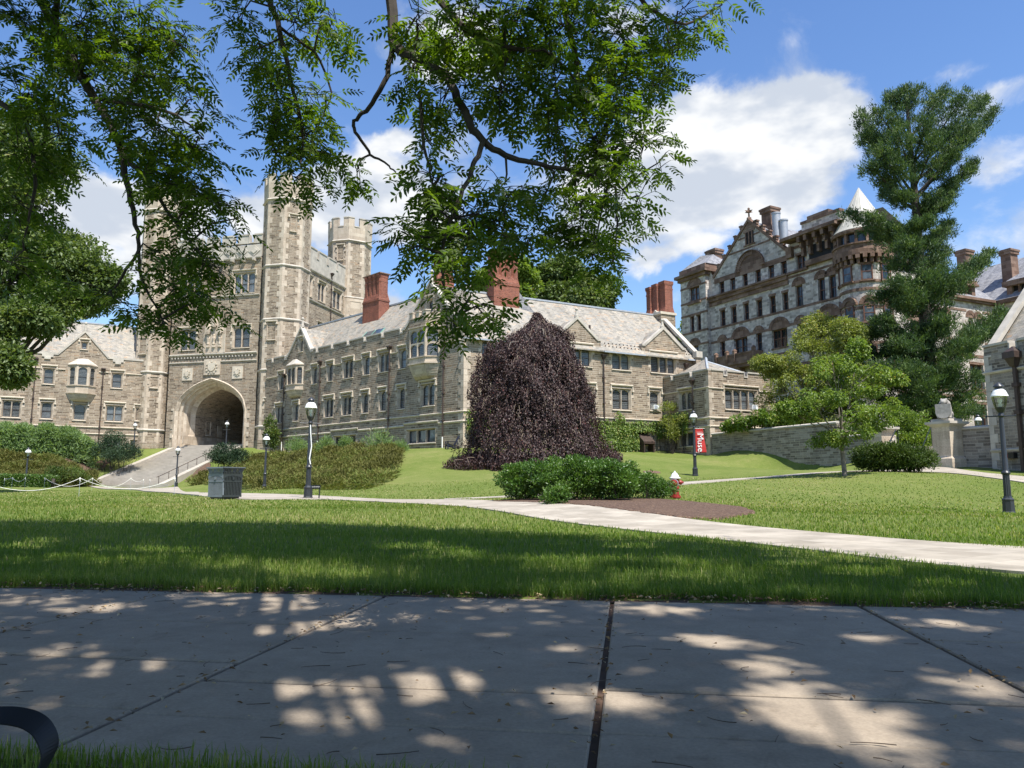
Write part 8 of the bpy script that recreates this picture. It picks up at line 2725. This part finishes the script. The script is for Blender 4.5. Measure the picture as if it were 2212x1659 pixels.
def litter():
    r = np.random.default_rng(19)
    # drift of dry leaflets along the lawn edge, and strays over slabs and grass
    n = 2600
    s = r.uniform(-8.5, 9.5, n); tt = 6.36 + r.normal(0, .085, n) + .05 * np.sin(s * 1.9)
    den = .45 + .55 * np.sin(s * 1.3 + 1) ** 2; k = r.random(n) < den; s, tt = s[k], tt[k]
    n2 = 520; s = np.r_[s, r.uniform(-5, 6, n2)]; tt = np.r_[tt, 2.6 + 3.7 * r.random(n2) ** 1.5]
    n3 = 700; s = np.r_[s, -.13 + 1.86 * r.integers(-4, 5, n3) + r.normal(0, .03, n3)]; tt = np.r_[tt, r.uniform(2.7, 6.3, n3)]
    x = s * cos(WALK_A) + tt * sin(-WALK_A); y = s * sin(WALK_A) + tt * cos(WALK_A); n = len(s)
    z = np.where(tt > 6.3, np.maximum(gz(x, y), 0) + .02 + r.random(n) * .02, .012)
    L = np.where(tt > 6.2, .035, .026) * r.uniform(.5, 1.5, n)
    o = leaves('fallen_leaves', np.c_[x, y, z], np.c_[r.normal(0, 1, (n, 2)), r.normal(0, .18, n)], np.array([0, 0, 1.0]) + r.normal(0, .35, (n, 3)), L, L * .5, M['deadleaf'], None, r.random(n), fold=.3)
    tag(o, 'dry tan leaflets scattered on the pavement and lawn edge', 'leaves', None, 'stuff')
    # on the grass
    mb = MB()
    for _ in range(240):
        s_, t_ = r.uniform(-5, 6), 2.6 + 3.6 * r.random() ** 1.3
        a = r.normal(0, .9) + (pi if r.random() < .5 else 0); ln = r.uniform(.03, .22) ** 1.2; cv = r.normal(0, .9)
        pts = []
        for q in np.linspace(0, 1, 5):
            aa = a + cv * q
            pts.append((s_, t_)); s_ += cos(aa) * ln / 4; t_ += sin(aa) * ln / 4
        mb.path([walk_pt(p, q, .008) for p, q in pts], .002, .0012, 4)
    o = mb.build('twigs', plain('dry_twig', (.10, .072, .05), .8, .4, 8))
    tag(o, 'thin dry leaf stalks and twigs lying on the pavement', 'twigs', None, 'stuff')
    # rust-coloured leaf sprig on the slab at the right
    g = walk_pt(2.55, 4.9)
    t = thing('dried_leaf_sprig', 'curled sprig of rust brown dried leaves on the right pavement slab', 'leaf', (g[0], g[1], .004))
    m = 9
    P = np.array([[g[0] + -.075 + .018 * i, g[1] + r.normal(0, .012), .012 + .004 * (i % 2)] for i in range(m)])
    leaves('leaf', P, np.c_[r.normal(0, .6, m), r.normal(0, .6, m), np.full(m, .7)], np.c_[r.normal(0, 1, m), np.full(m, -.8), np.full(m, .2)], .042, .026, leaf_mat('rust_leaf', [(0, (.13, .045, .015)), (1, (.26, .11, .03))], .6, .3), t, r.random(m))
    mb = MB(); mb.path([(g[0] - .09, g[1], .008), (g[0], g[1] + .01, .012), (g[0] + .08, g[1], .008)], .002, .0015, 4); mb.build('stalk', M['palebark'], t)


litter()

# ================================================================== lamps, bin, hydrant and the other small things
def glass_clear():
    m, N, Lk, bs = newmat('lamp_glass')
    bs.inputs['Base Color'].default_value = (.9, .93, .95, 1)
    bs.inputs['Roughness'].default_value = .04
    bs.inputs['Transmission Weight'].default_value = .0
    tr = N.new('ShaderNodeBsdfTransparent'); tr.inputs[0].default_value = (.92, .95, .96, 1)
    gl = N.new('ShaderNodeBsdfGlossy'); gl.inputs['Roughness'].default_value = .05
    fr = N.new('ShaderNodeFresnel'); fr.inputs[0].default_value = 1.45
    ad = N.new('ShaderNodeMath'); ad.operation = 'MULTIPLY_ADD'; ad.inputs[1].default_value = 1.0; ad.inputs[2].default_value = .06
    Lk.new(fr.outputs[0], ad.inputs[0])
    mx = N.new('ShaderNodeMixShader'); Lk.new(ad.outputs[0], mx.inputs[0]); Lk.new(tr.outputs[0], mx.inputs[1]); Lk.new(gl.outputs[0], mx.inputs[2])
    out = [n for n in N if n.type == 'OUTPUT_MATERIAL'][0]; Lk.new(mx.outputs[0], out.inputs[0])
    return m


M['clear'] = glass_clear()
M['lamppaint'] = plain('dark_grey_lamp_paint', (.028, .031, .036), .38, .2, 4)


def make_lamp():
    t = thing('street_lamp', 'lamp', 'lamp', (0, 0, 0), 0, 'campus lamp posts')
    b = MB(); b.lathe([(.185, -.3), (.185, .05), (.165, .07), (.155, .36), (.165, .38), (.165, .41), (.12, .45), (.105, .5)], 8, ph=pi / 8); b.build('base', M['lamppaint'], t)
    p = MB()
    # fluted lower shaft, collar, plain upper shaft
    k = 24; prof = [(.098, .45), (.088, 1.12)]
    for (ra, za), (rb, zb) in [(prof[0], prof[1])]:
        ra_ = [(ra if i % 2 else ra * .86) for i in range(k)]; rb_ = [(rb if i % 2 else rb * .86) for i in range(k)]
        p.prism([(ra_[i] * cos(2 * pi * i / k), ra_[i] * sin(2 * pi * i / k)) for i in range(k)], za, zb, pts2=[(rb_[i] * cos(2 * pi * i / k), rb_[i] * sin(2 * pi * i / k)) for i in range(k)])
    p.lathe([(.09, 1.1), (.115, 1.12), (.12, 1.16), (.09, 1.2), (.075, 1.24), (.058, 2.72), (.055, 2.74)], 14)
    p.lathe([(.055, 2.72), (.085, 2.78), (.07, 2.82), (.06, 2.86), (.11, 2.94), (.135, 3.0), (.14, 3.02), (0, 3.02)], 14)
    p.build('post', M['lamppaint'], t, True)
    a = MB(); a.tube((-.33, 0, 2.77), (.33, 0, 2.77), .018, .018, 8); a.lathe([(.03, -.01), (.03, .02)], 8) if False else None
    for s in (-1, 1): a.tube((s * .33, 0, 2.77), (s * .37, 0, 2.77), .028, .028, 8)
    a.build('ladder_bar', M['lamppaint'], t)
    g = MB(); g.lathe([(.13, 3.02), (.165, 3.10), (.20, 3.34)], 20); g.build('lantern_glass', M['clear'], t, True)
    c = MB()
    for i in range(4):
        an = i * pi / 2 + pi / 4; c.tube((.135 * cos(an), .135 * sin(an), 3.02), (.205 * cos(an), .205 * sin(an), 3.34), .009, .009, 5)
    c.build('cage', M['lamppaint'], t)
    bl = MB(); bl.lathe([(.03, 3.02), (.05, 3.08), (.05, 3.12), (.035, 3.14), (.06, 3.2), (.065, 3.26), (0, 3.31)], 12); bl.build('bulb', M['white'], t, True)
    d = MB(); d.lathe([(.20, 3.325), (.225, 3.335), (.225, 3.36), (.205, 3.385), (.19, 3.44), (.16, 3.50), (.11, 3.545), (.0, 3.55)], 24); d.build('dome', M['white'], t, True)
    h = MB(); h.lathe([(.10, 3.54), (.10, 3.61), (.145, 3.615), (.14, 3.635), (.05, 3.72), (.025, 3.745), (0, 3.755)], 16); h.build('vent_cap', M['lamppaint'], t, True)
    return t


lamps = [(2180, 1110, 22.0, 'nearest lamp post at right on the lawn before the battlemented hall', -.6), (665, 1077, 28.5, 'lamp post by the path beside the small black sign', .3), (1502, 1028, 44.0, 'lamp post carrying the red banner in front of the annex', .5), (571, 1062, 49.5, 'lamp post before the juniper bank right of the litter bin', .2), (380, 1052, 70.0, 'lamp post at the foot of the stairs by the handrail', .2),
         (55, 1049, 61.5, 'leftmost lamp post, behind the low clipped hedge', .2), (288, 984, 85.0, 'lamp post at the top left of the stairs beside the dark yew', .2), (488, 968, 80.5, 'lamp post seen against the dark archway', .2), (2116, 948, 51, 'lamp showing only its head above the short gate wall', .4)]
proto = make_lamp()
for i, (px, py, d, lab, rz) in enumerate(lamps):
    o = proto if i == 0 else copy_tree(proto)
    p = at(px, py, d); z = gz(p[0], p[1])
    if i == 8: z = at(2116, 895, 51)[2] - 3.75
    if i == 7: z = at(488, 908, 80.5)[2] - 3.75
    if i == 6: z = max(z, at(288, 912, 85)[2] - 3.75)
    if i == 5: z = at(55, 966, 61.5)[2] - 3.75
    o.location = (p[0], p[1], z); o.rotation_euler = (0, 0, rz); o['label'] = lab
# pale cable tied up the second post
lp = at(665, 1077, 28.5)
cb = MB(); cb.path([(lp[0] + .07, lp[1] - .07, gz(lp[0], lp[1]) + 1.25), (lp[0] + .03, lp[1] - .09, gz(lp[0], lp[1]) + 1.45), (lp[0] + .085, lp[1] - .06, gz(lp[0], lp[1]) + 1.9), (lp[0] + .04, lp[1] - .08, gz(lp[0], lp[1]) + 2.4), (lp[0] + .02, lp[1] - .07, gz(lp[0], lp[1]) + 2.7)], .022, .02, 6)
tag(cb.build('white_strap', M['white']), 'white strap running up the lamp post beside the small black sign', 'strap')


def text_mesh(body, size, mat, name, ext=.004):
    c = bpy.data.curves.new(name, 'FONT'); c.body = body; c.size = size; c.align_x = 'CENTER'; c.align_y = 'CENTER'; c.extrude = ext
    o = bpy.data.objects.new(name, c); COL.objects.link(o)
    dg = bpy.context.evaluated_depsgraph_get()
    me = bpy.data.meshes.new_from_object(o.evaluated_get(dg))
    bpy.data.objects.remove(o); me.materials.clear(); me.materials.append(mat); me.name = name
    return me


def banner():
    p = at(1502, 1028, 44.0); z = gz(p[0], p[1]); d = 44.0
    zt, zb = at(1515, 926, d)[2], at(1515, 977, d)[2]
    x0 = p[0] + .085; w = .48; red = plain('red_banner_cloth', (.46, .022, .018), .65, .08, 3)
    t = thing('banner', 'vertical red banner reading Muse fixed to the lamp post before the annex', 'banner', (x0, p[1], zb))
    m = MB(); n = 14
    for i in range(n):
        f0, f1 = i / n, (i + 1) / n
        bow = lambda f: .035 * sin(f * 5) - .03
        ex = lambda f: x0 + w + .10 * (1 - f) * 0 + .06 * f
        za, zc = zt + (zb - zt) * f0, zt + (zb - zt) * f1
        m.add([(x0, p[1], za), (x0, p[1], zc), (ex(f1) - .06 + .11 * f1, p[1] + bow(f1), zc), (ex(f0) - .06 + .11 * f0, p[1] + bow(f0), za)], [(0, 1, 2, 3)])
    m.build('cloth', red, t)
    r = MB()
    for z_ in (zt + .01, zb - .01): r.tube((p[0], p[1], z_), (x0 + w + .06, p[1] - .02, z_), .016, .016, 6)
    r.build('rod', M['black'], t)
    me = text_mesh('Muse', .50, M['white'], 'lettering', .006)
    b = root_loc(t)
    o = link('lettering', me, t, np.array([x0 + w * .52, p[1] - .055, (zt + zb) / 2 - .12]) - b)
    o.rotation_euler = (pi / 2, pi / 2, 0)
    s = MB(); s.box(x0 + .06, x0 + w - .08, p[1] - .012, p[1] - .009, zt - .22, zt - .19); s.box(x0 + .09, x0 + w - .12, p[1] - .012, p[1] - .009, zt - .30, zt - .27)
    s.build('print_line', plain('banner_print', (.75, .45, .42), .7), t)


banner()


def litter_bin():
    p = ground_at(485, 1078, 27.3); x, y, z = p
    t = thing('litter_bin', 'grey slatted metal litter bin with flared rim at the path edge', 'litter bin', (x, y, z), radians(-32))
    m1 = plain('grey_metal_paint', (.17, .19, .215), .38, .1, 4); m3 = plain('dark_bin_side', (.03, .036, .036), .4, .1, 4); m2 = M['black']  # one side is coloured darker than the other three
    S = .40
    def side(k): return sin(k * pi / 2), -cos(k * pi / 2)
    fr = MB(); fr2 = MB(); fr1 = fr
    zl, zh = .08, 1.10

    def wid(zz): return S * (.98 + .04 * ((zz - .1) / .8) ** 2 if zz < .86 else 1.0 + .17 * ((zz - .86) / .24) ** 1.6)
    for k in range(4):
        c, s = cos(k * pi / 2), sin(k * pi / 2)
        R = np.eye(4); R[:2, 0] = (c, s); R[:2, 1] = (-s, c); R[:3, 3] = (x, y, z)
        # local: face at y = -S
        rot = t.rotation_euler[2]; Q = np.eye(4); Q[:2, :2] = [[cos(rot), -sin(rot)], [sin(rot), cos(rot)]]
        R[:3, :3] = Q[:3, :3] @ R[:3, :3]
        fr = fr2 if k == 1 else fr1
        fr.M = R
        n = 12
        for i in range(n):
            u = -1 + 2 * (i + .5) / n
            zs = np.linspace(zl + .05, zh - .02, 9)
            for j in range(8):
                za, zb = zs[j], zs[j + 1]; wa, wb = wid(za), wid(zb)
                hw = S * .047
                fr.add([(u * wa * .95 - hw, -wa, za), (u * wa * .95 + hw, -wa, za), (u * wb * .95 + hw, -wb, zb), (u * wb * .95 - hw, -wb, zb), (u * wa * .95 - hw, -wa + .014, za), (u * wa * .95 + hw, -wa + .014, za), (u * wb * .95 + hw, -wb + .014, zb), (u * wb * .95 - hw, -wb + .014, zb)],
                       [(0, 1, 2, 3), (7, 6, 5, 4), (0, 3, 7, 4), (1, 5, 6, 2)])
        for za, zb in ((zl, zl + .07), (.60, .65), (.84, .885), (zh - .03, zh)):
            w = wid((za + zb) / 2) + .006
            fr.box(-w, w, -w, -w + .022, za, zb)
        # shallow arched apron under the rim
        w = wid(.8)
        pts = [(-w, .84)] + [(w * q, .66 + .16 * sqrt(max(0, 1 - q * q))) for q in np.linspace(-.98, .98, 13)] + [(w, .84)]
        fr.extrude_y([(a, b_) for a, b_ in pts][::-1], -w - .003, -w + .012)
        fr.box(-.04, .04, -wid(.75) - .03, -wid(.75) - .004, .68, .78)
        fr.box(wid(.4) - .05, wid(.4) + .0, -wid(.4) - .002, -wid(.4) + .05, zl, .85)
    rot_b = root_loc(t)
    def put(nm, mb_, mat):
        me = mb_.mesh(nm, mat, rot_b)
        # undo the root's turn in the mesh so that the parent can carry it
        me.transform(Matrix.Rotation(-t.rotation_euler[2], 4, 'Z')); link(nm, me, t)
    fr1.M = fr.M; fr = fr1; put('slatted_side', fr1, m1); put('slatted_side', fr2, m3)
    ln = MB(Matrix.Identity(4) and np.array(fr.M)); ln.box(-.34, .34, -.34, .34, .03, .95); put('liner', ln, m2)
    tp = MB(np.array(fr.M)); w = wid(1.09)
    for a in (0, 1, 2, 3):
        tp.M = np.array(fr.M); e = w
        tp.box(*((-e, e, -e, -e + .12) if a == 0 else (-e, e, e - .12, e) if a == 1 else (-e, -e + .12, -e + .12, e - .12) if a == 2 else (e - .12, e, -e + .12, e - .12)), 1.10, 1.118)
    put('rim', tp, m1)
    ft = MB(np.array(fr.M)); ft.box(-.33, .33, -.33, .33, -.1, .08); put('foot', ft, m2)


litter_bin()


def small_sign():
    g = ground_at(682, 1077, 28.6); x, y, z = g
    t = thing('path_sign', 'small black sign reading BLAIR WALK on slanted legs beside the lamp post', 'sign', (x, y, z))
    k = 28.6 / FPX
    m = MB()
    m.box(x - .13, x + .15, y - .02, y + .02, z + .36, z + .50)
    m.add([(x + .09, y - .02, z - .1), (x + .13, y - .02, z - .1), (x + .17, y - .02, z + .5), (x + .13, y - .02, z + .5), (x + .09, y + .02, z - .1), (x + .13, y + .02, z - .1), (x + .17, y + .02, z + .5), (x + .13, y + .02, z + .5)], [(0, 1, 2, 3), (7, 6, 5, 4), (0, 3, 7, 4), (1, 5, 6, 2)])
    m.box(x - .16, x - .13, y - .02, y + .02, z - .1, z + .5)
    m.build('plate', M['black'], t)
    me = text_mesh('BLAIR WALK', .05, M['white'], 'lettering', .002)
    link('lettering', me, t, (0, -.026, .43)).rotation_euler = (pi / 2, 0, 0)


small_sign()


def hydrant():
    p = ground_at(1459, 1077, 24.3); x, y, z = p
    t = thing('fire_hydrant', 'red fire hydrant with white bonnet standing at the end of the shrub bed', 'hydrant', (x, y, z))
    red = plain('hydrant_red', (.26, .022, .018), .42, .15, 6); stl = plain('hydrant_ring', (.30, .31, .35), .4, .2, 6)
    b = MB(); b.lathe([(.14, -.1), (.14, .02), (.175, .03), (.175, .075), (.12, .09), (.115, .30), (.135, .31), (.135, .345), (.115, .36), (.115, .58), (.14, .6), (.14, .62), (0, .62)], 20, c=(x, y))
    for i in range(8): b.M = I4; a = i * pi / 4; b.tube((x + .15 * cos(a), y + .15 * sin(a), z * 0 + .075), (x + .15 * cos(a), y + .15 * sin(a), .10), .014, .014, 6)
    for v in range(len(b.v)): b.v[v] = (b.v[v][0], b.v[v][1], b.v[v][2] + z)
    b.build('barrel', red, t, True)
    h = MB(); h.lathe([(.165, z + .62), (.175, z + .63), (.17, z + .655), (.13, z + .67), (.115, z + .72), (.07, z + .79), (.03, z + .81), (.03, z + .85), (0, z + .86)], 18, c=(x, y)); h.build('bonnet', M['white'], t, True)
    # nozzles: big pumper towards us and left, smaller to the right
    for nm, ang, zc, prof, mt in (('pumper_cap', radians(-115), .47, [(.085, .08), (.085, .13), (.125, .135), (.125, .165), (.10, .17), (.085, .21), (.03, .22), (.03, .25), (0, .25)], red), ('side_nozzle', radians(-12), .50, [(.06, .08), (.06, .14), (.075, .145), (.075, .19), (.03, .24), (.022, .27), (0, .27)], red), ('pumper_ring', radians(-115), .47, [(.127, .13), (.145, .135), (.145, .16), (.127, .165)], stl)):
        m = np.eye(4); m[:3, 0] = (0, 0, 1); m[:3, 1] = (-sin(ang), cos(ang), 0); m[:3, 2] = (cos(ang), sin(ang), 0); m[:3, 3] = (x, y, z + zc)
        q = MB(m); q.lathe(prof, 18); q.build(nm, mt, t, True)


hydrant()


def manhole():
    p = ground_at(1408, 1021, 45.5); t = thing('manhole_cover', 'round rusty manhole cover in the sloping lawn behind the hydrant', 'manhole cover', (p[0], p[1], p[2]))
    dx = gz(p[0] + .5, p[1]) - gz(p[0] - .5, p[1]); dy = gz(p[0], p[1] + .5) - gz(p[0], p[1] - .5)
    m = MB(); m.lathe([(.0, .055), (.44, .055), (.5, .05), (.52, -.1)], 28)
    for i in range(5): m.lathe([(.08 * i + .03, .056), (.08 * i + .05, .066), (.08 * i + .07, .056)], 24)
    V = np.array(m.v); V[:, 2] += V[:, 0] * dx + V[:, 1] * dy; V += p; m.v = [tuple(q) for q in V]
    m.build('lid', plain('rusty_iron', (.15, .085, .06), .8, .3, 6), t)


manhole()


def deck_chair():
    p = ground_at(977, 969, 60.2); ang = radians(200)
    t = thing('garden_chair', 'dark navy slatted garden chair facing left by the near corner of the long hall', 'chair', (p[0], p[1], p[2]), ang)
    navy = plain('navy_paint', (.018, .022, .045), .45, .15, 5); b = root_loc(t)
    def part(nm, fn):
        m = MB(); fn(m); link(nm, m.mesh(nm, navy), t)
    def back(m):
        for i in range(5):
            y0 = -.27 + i * .11
            m.add([(-.12, y0, .28), (-.12, y0 + .095, .28), (-.52, y0 + .1, 1.02), (-.52, y0 - .005, 1.02), (-.14, y0, .26), (-.14, y0 + .095, .26), (-.545, y0 + .1, 1.0), (-.545, y0 - .005, 1.0)], [(0, 1, 2, 3), (7, 6, 5, 4), (0, 3, 7, 4), (1, 5, 6, 2), (2, 6, 7, 3), (0, 4, 5, 1)])
    def seat(m):
        for i in range(5):
            x0 = -.1 + i * .12; m.add([(x0, -.28, .28 + i * .03), (x0 + .1, -.28, .305 + i * .03), (x0 + .1, .28, .305 + i * .03), (x0, .28, .28 + i * .03), (x0, -.28, .25 + i * .03), (x0 + .1, -.28, .275 + i * .03), (x0 + .1, .28, .275 + i * .03), (x0, .28, .25 + i * .03)], [(0, 1, 2, 3), (7, 6, 5, 4), (0, 4, 5, 1), (1, 5, 6, 2), (2, 6, 7, 3), (3, 7, 4, 0)])
    part('backrest', back); part('seat', seat)
    for s in (-1, 1):
        part('armrest', lambda m, s=s: m.box(-.32, .52, s * .36 - .065, s * .36 + .065, .56, .585))
        part('leg', lambda m, s=s: m.box(.40, .49, s * .32 - .02, s * .32 + .02, -.02, .56))
        part('leg', lambda m, s=s: m.add([(-.5, s * .3 - .02, 0), (-.38, s * .3 - .02, 0), (.45, s * .3 - .02, .36), (.45, s * .3 - .02, .24), (-.5, s * .3 + .02, 0), (-.38, s * .3 + .02, 0), (.45, s * .3 + .02, .36), (.45, s * .3 + .02, .24)], [(0, 1, 3, 2), (4, 6, 7, 5), (0, 2, 6, 4), (1, 5, 7, 3), (2, 3, 7, 6), (0, 4, 5, 1)]))
        part('arm_post', lambda m, s=s: m.box(-.34, -.28, s * .36 - .02, s * .36 + .02, .1, .56))


deck_chair()

# ------------------------------------------------------------------ rope barrier on the left lawn
rope_m = plain('white_rope', (.72, .70, .64), .8, .1, 20)


def stake(px, py_top, d, lab):
    p = at(px, py_top, d); g = gz(p[0], p[1]); h = max(.35, p[2] - g)
    t = thing('rope_stake', lab, 'stake', (p[0], p[1], g), 0, 'stakes of the rope barrier')
    m = MB(); m.tube((0, 0, -.1), (0, 0, h), .008, .008, 5); link('rod', m.mesh('rod', M['lead']), t)
    k = MB(); k.lathe([(.0, h - .12), (.022, h - .1), (.03, h - .02), (.018, h + .03), (0, h + .04)], 8); k.tube((0, 0, h - .04), (.05, 0, h - .16), .01, .006, 5); link('knot', k.mesh('knot', rope_m), t)
    return np.array([p[0], p[1], g + h])


near = [stake(-30, 1036, 31, 'rope stake just beyond the left edge of the picture') if False else at(-60, 1030, 30), stake(173, 1033, 32.0, 'nearest rope stake, left of the bin before the stairs'), stake(378, 1033, 34.5, 'near rope stake between the bin and the stairs lamp')]
far = [stake(10, 1034, 52, 'far rope stake leftmost before the clipped hedge'), stake(27, 1032, 52, 'far rope stake second from left before the clipped hedge'), stake(55, 1032, 52, 'far rope stake third from left before the clipped hedge'), stake(97, 1033, 52, 'far rope stake at the right end of the clipped hedge'), stake(200, 1033, 54, 'far rope stake before the left stair kerb'), stake(283, 1033, 56, 'far rope stake before the middle of the stairs'), stake(310, 1036, 56, 'far rope stake before the right half of the stairs'), stake(324, 1036, 57, 'far rope stake nearest the stair handrail')]


def rope(a, b, sag, lab, rad=.012):
    m = MB(); pts = []
    for f in np.linspace(0, 1, 15):
        p = a * (1 - f) + b * f; p[2] -= sag * 4 * f * (1 - f); p[2] = max(p[2], gz(p[0], p[1]) + .03); pts.append(p)
    m.path(pts, rad, rad, 5)
    tag(m.build('rope', rope_m), lab, 'rope', 'ropes of the lawn barrier')


rope(near[0], near[1], .52, 'white rope sagging from the left edge to the nearest stake')
rope(near[1], near[2], .46, 'white rope sagging between the two nearest stakes before the stairs')
rope(far[0], far[1], .05, 'short white rope between the first two far stakes'); rope(far[1], far[2], .25, 'white rope slung between far stakes before the clipped hedge')
rope(far[3], far[4], .55, 'long white rope from the hedge end to the stair kerb', .014); rope(far[4], far[5], .6, 'white rope crossing before the foot of the stairs', .014)
rope(far[5], far[6], .2, 'short white rope before the right half of the stairs')

# ------------------------------------------------------------------ dark strap loop at the lower left, close to the camera
def bag_strap():
    m, N, Lk, bs = newmat('woven_strap')
    bs.inputs['Base Color'].default_value = (.010, .011, .016, 1); bs.inputs['Roughness'].default_value = .6
    d = 1.28
    pts = [at(-70, 1552, d), at(-20, 1545, d), at(20, 1545, d), at(60, 1552, d), at(88, 1568, d), at(104, 1595, d), at(108, 1622, d), at(95, 1655, d), at(70, 1700, d), at(40, 1760, d)]
    P = np.array(pts); n = 40; tt = np.linspace(0, len(P) - 1, n)
    Q = np.stack([np.interp(tt, np.arange(len(P)), P[:, i]) for i in range(3)], -1)
    for _ in range(3): Q[1:-1] = (Q[:-2] + 2 * Q[1:-1] + Q[2:]) / 4
    T = unit(np.gradient(Q, axis=0)); B = np.array([.16, .85, .5]); B = unit(B - T * (T @ B)[:, None]); Nn = np.cross(T, B)
    w, h = .017, .0016
    V = np.concatenate([np.stack([Q + B * w + Nn * h, Q - B * w + Nn * h, Q - B * w - Nn * h, Q + B * w - Nn * h], 1)]).reshape(-1, 3)
    mb = MB(); F = []
    for i in range(n - 1):
        for j in range(4): F.append((i * 4 + j, i * 4 + (j + 1) % 4, (i + 1) * 4 + (j + 1) % 4, (i + 1) * 4 + j))
    mb.add(V, F)
    tag(mb.build('bag_strap', m), 'dark loop of a woven bag strap at the lower left over the pavement', 'strap')


bag_strap()


# ------------------------------------------------------------------ runs of trim that stand apart become parts of their own
def split_runs(o, gap):
    import bmesh
    me = o.data; n = len(me.vertices)
    par = np.arange(n)
    def find(i):
        while par[i] != i: par[i] = par[par[i]]; i = par[i]
        return i
    for e in me.edges:
        a, b = find(e.vertices[0]), find(e.vertices[1])
        if a != b: par[a] = b
    root = np.array([find(i) for i in range(n)])
    co = np.empty(n * 3); me.vertices.foreach_get('co', co); co = co.reshape(-1, 3)
    ids, inv = np.unique(root, return_inverse=True)
    lo = np.array([co[inv == i].min(0) for i in range(len(ids))]) - gap / 2; hi = np.array([co[inv == i].max(0) for i in range(len(ids))]) + gap / 2
    g = np.arange(len(ids)); ch = True
    while ch:
        ch = False
        for i in range(len(ids)):
            t = (lo <= hi[i]).all(1) & (hi >= lo[i]).all(1)
            m = g[t].min()
            if (g[t] != m).any(): g[t] = m; ch = True
    k = np.unique(g)
    if not 1 < len(k) <= 12: return
    for q in k[1:] if len(k) > 1 else ():
        bm = bmesh.new(); bm.from_mesh(me)
        bmesh.ops.delete(bm, geom=[v for v in bm.verts if g[inv[v.index]] != q], context='VERTS')
        m2 = me.copy(); bm.to_mesh(m2); bm.free()
        c = o.copy(); c.data = m2; COL.objects.link(c)
        for s in (): pass
    bm = bmesh.new(); bm.from_mesh(me)
    bmesh.ops.delete(bm, geom=[v for v in bm.verts if g[inv[v.index]] != k[0]], context='VERTS')
    bm.to_mesh(me); bm.free()


for o in [o for o in COL.objects if o.type == 'MESH' and o.name.split('.')[0] in ('quoin', 'coping', 'parapet', 'string_course', 'carved_shield', 'chimney_cap', 'carved_panel', 'snow_guard', 'downpipe') and not o.children and o.data.users == 1 and len(o.data.vertices) < 30000]:
    split_runs(o, .9)
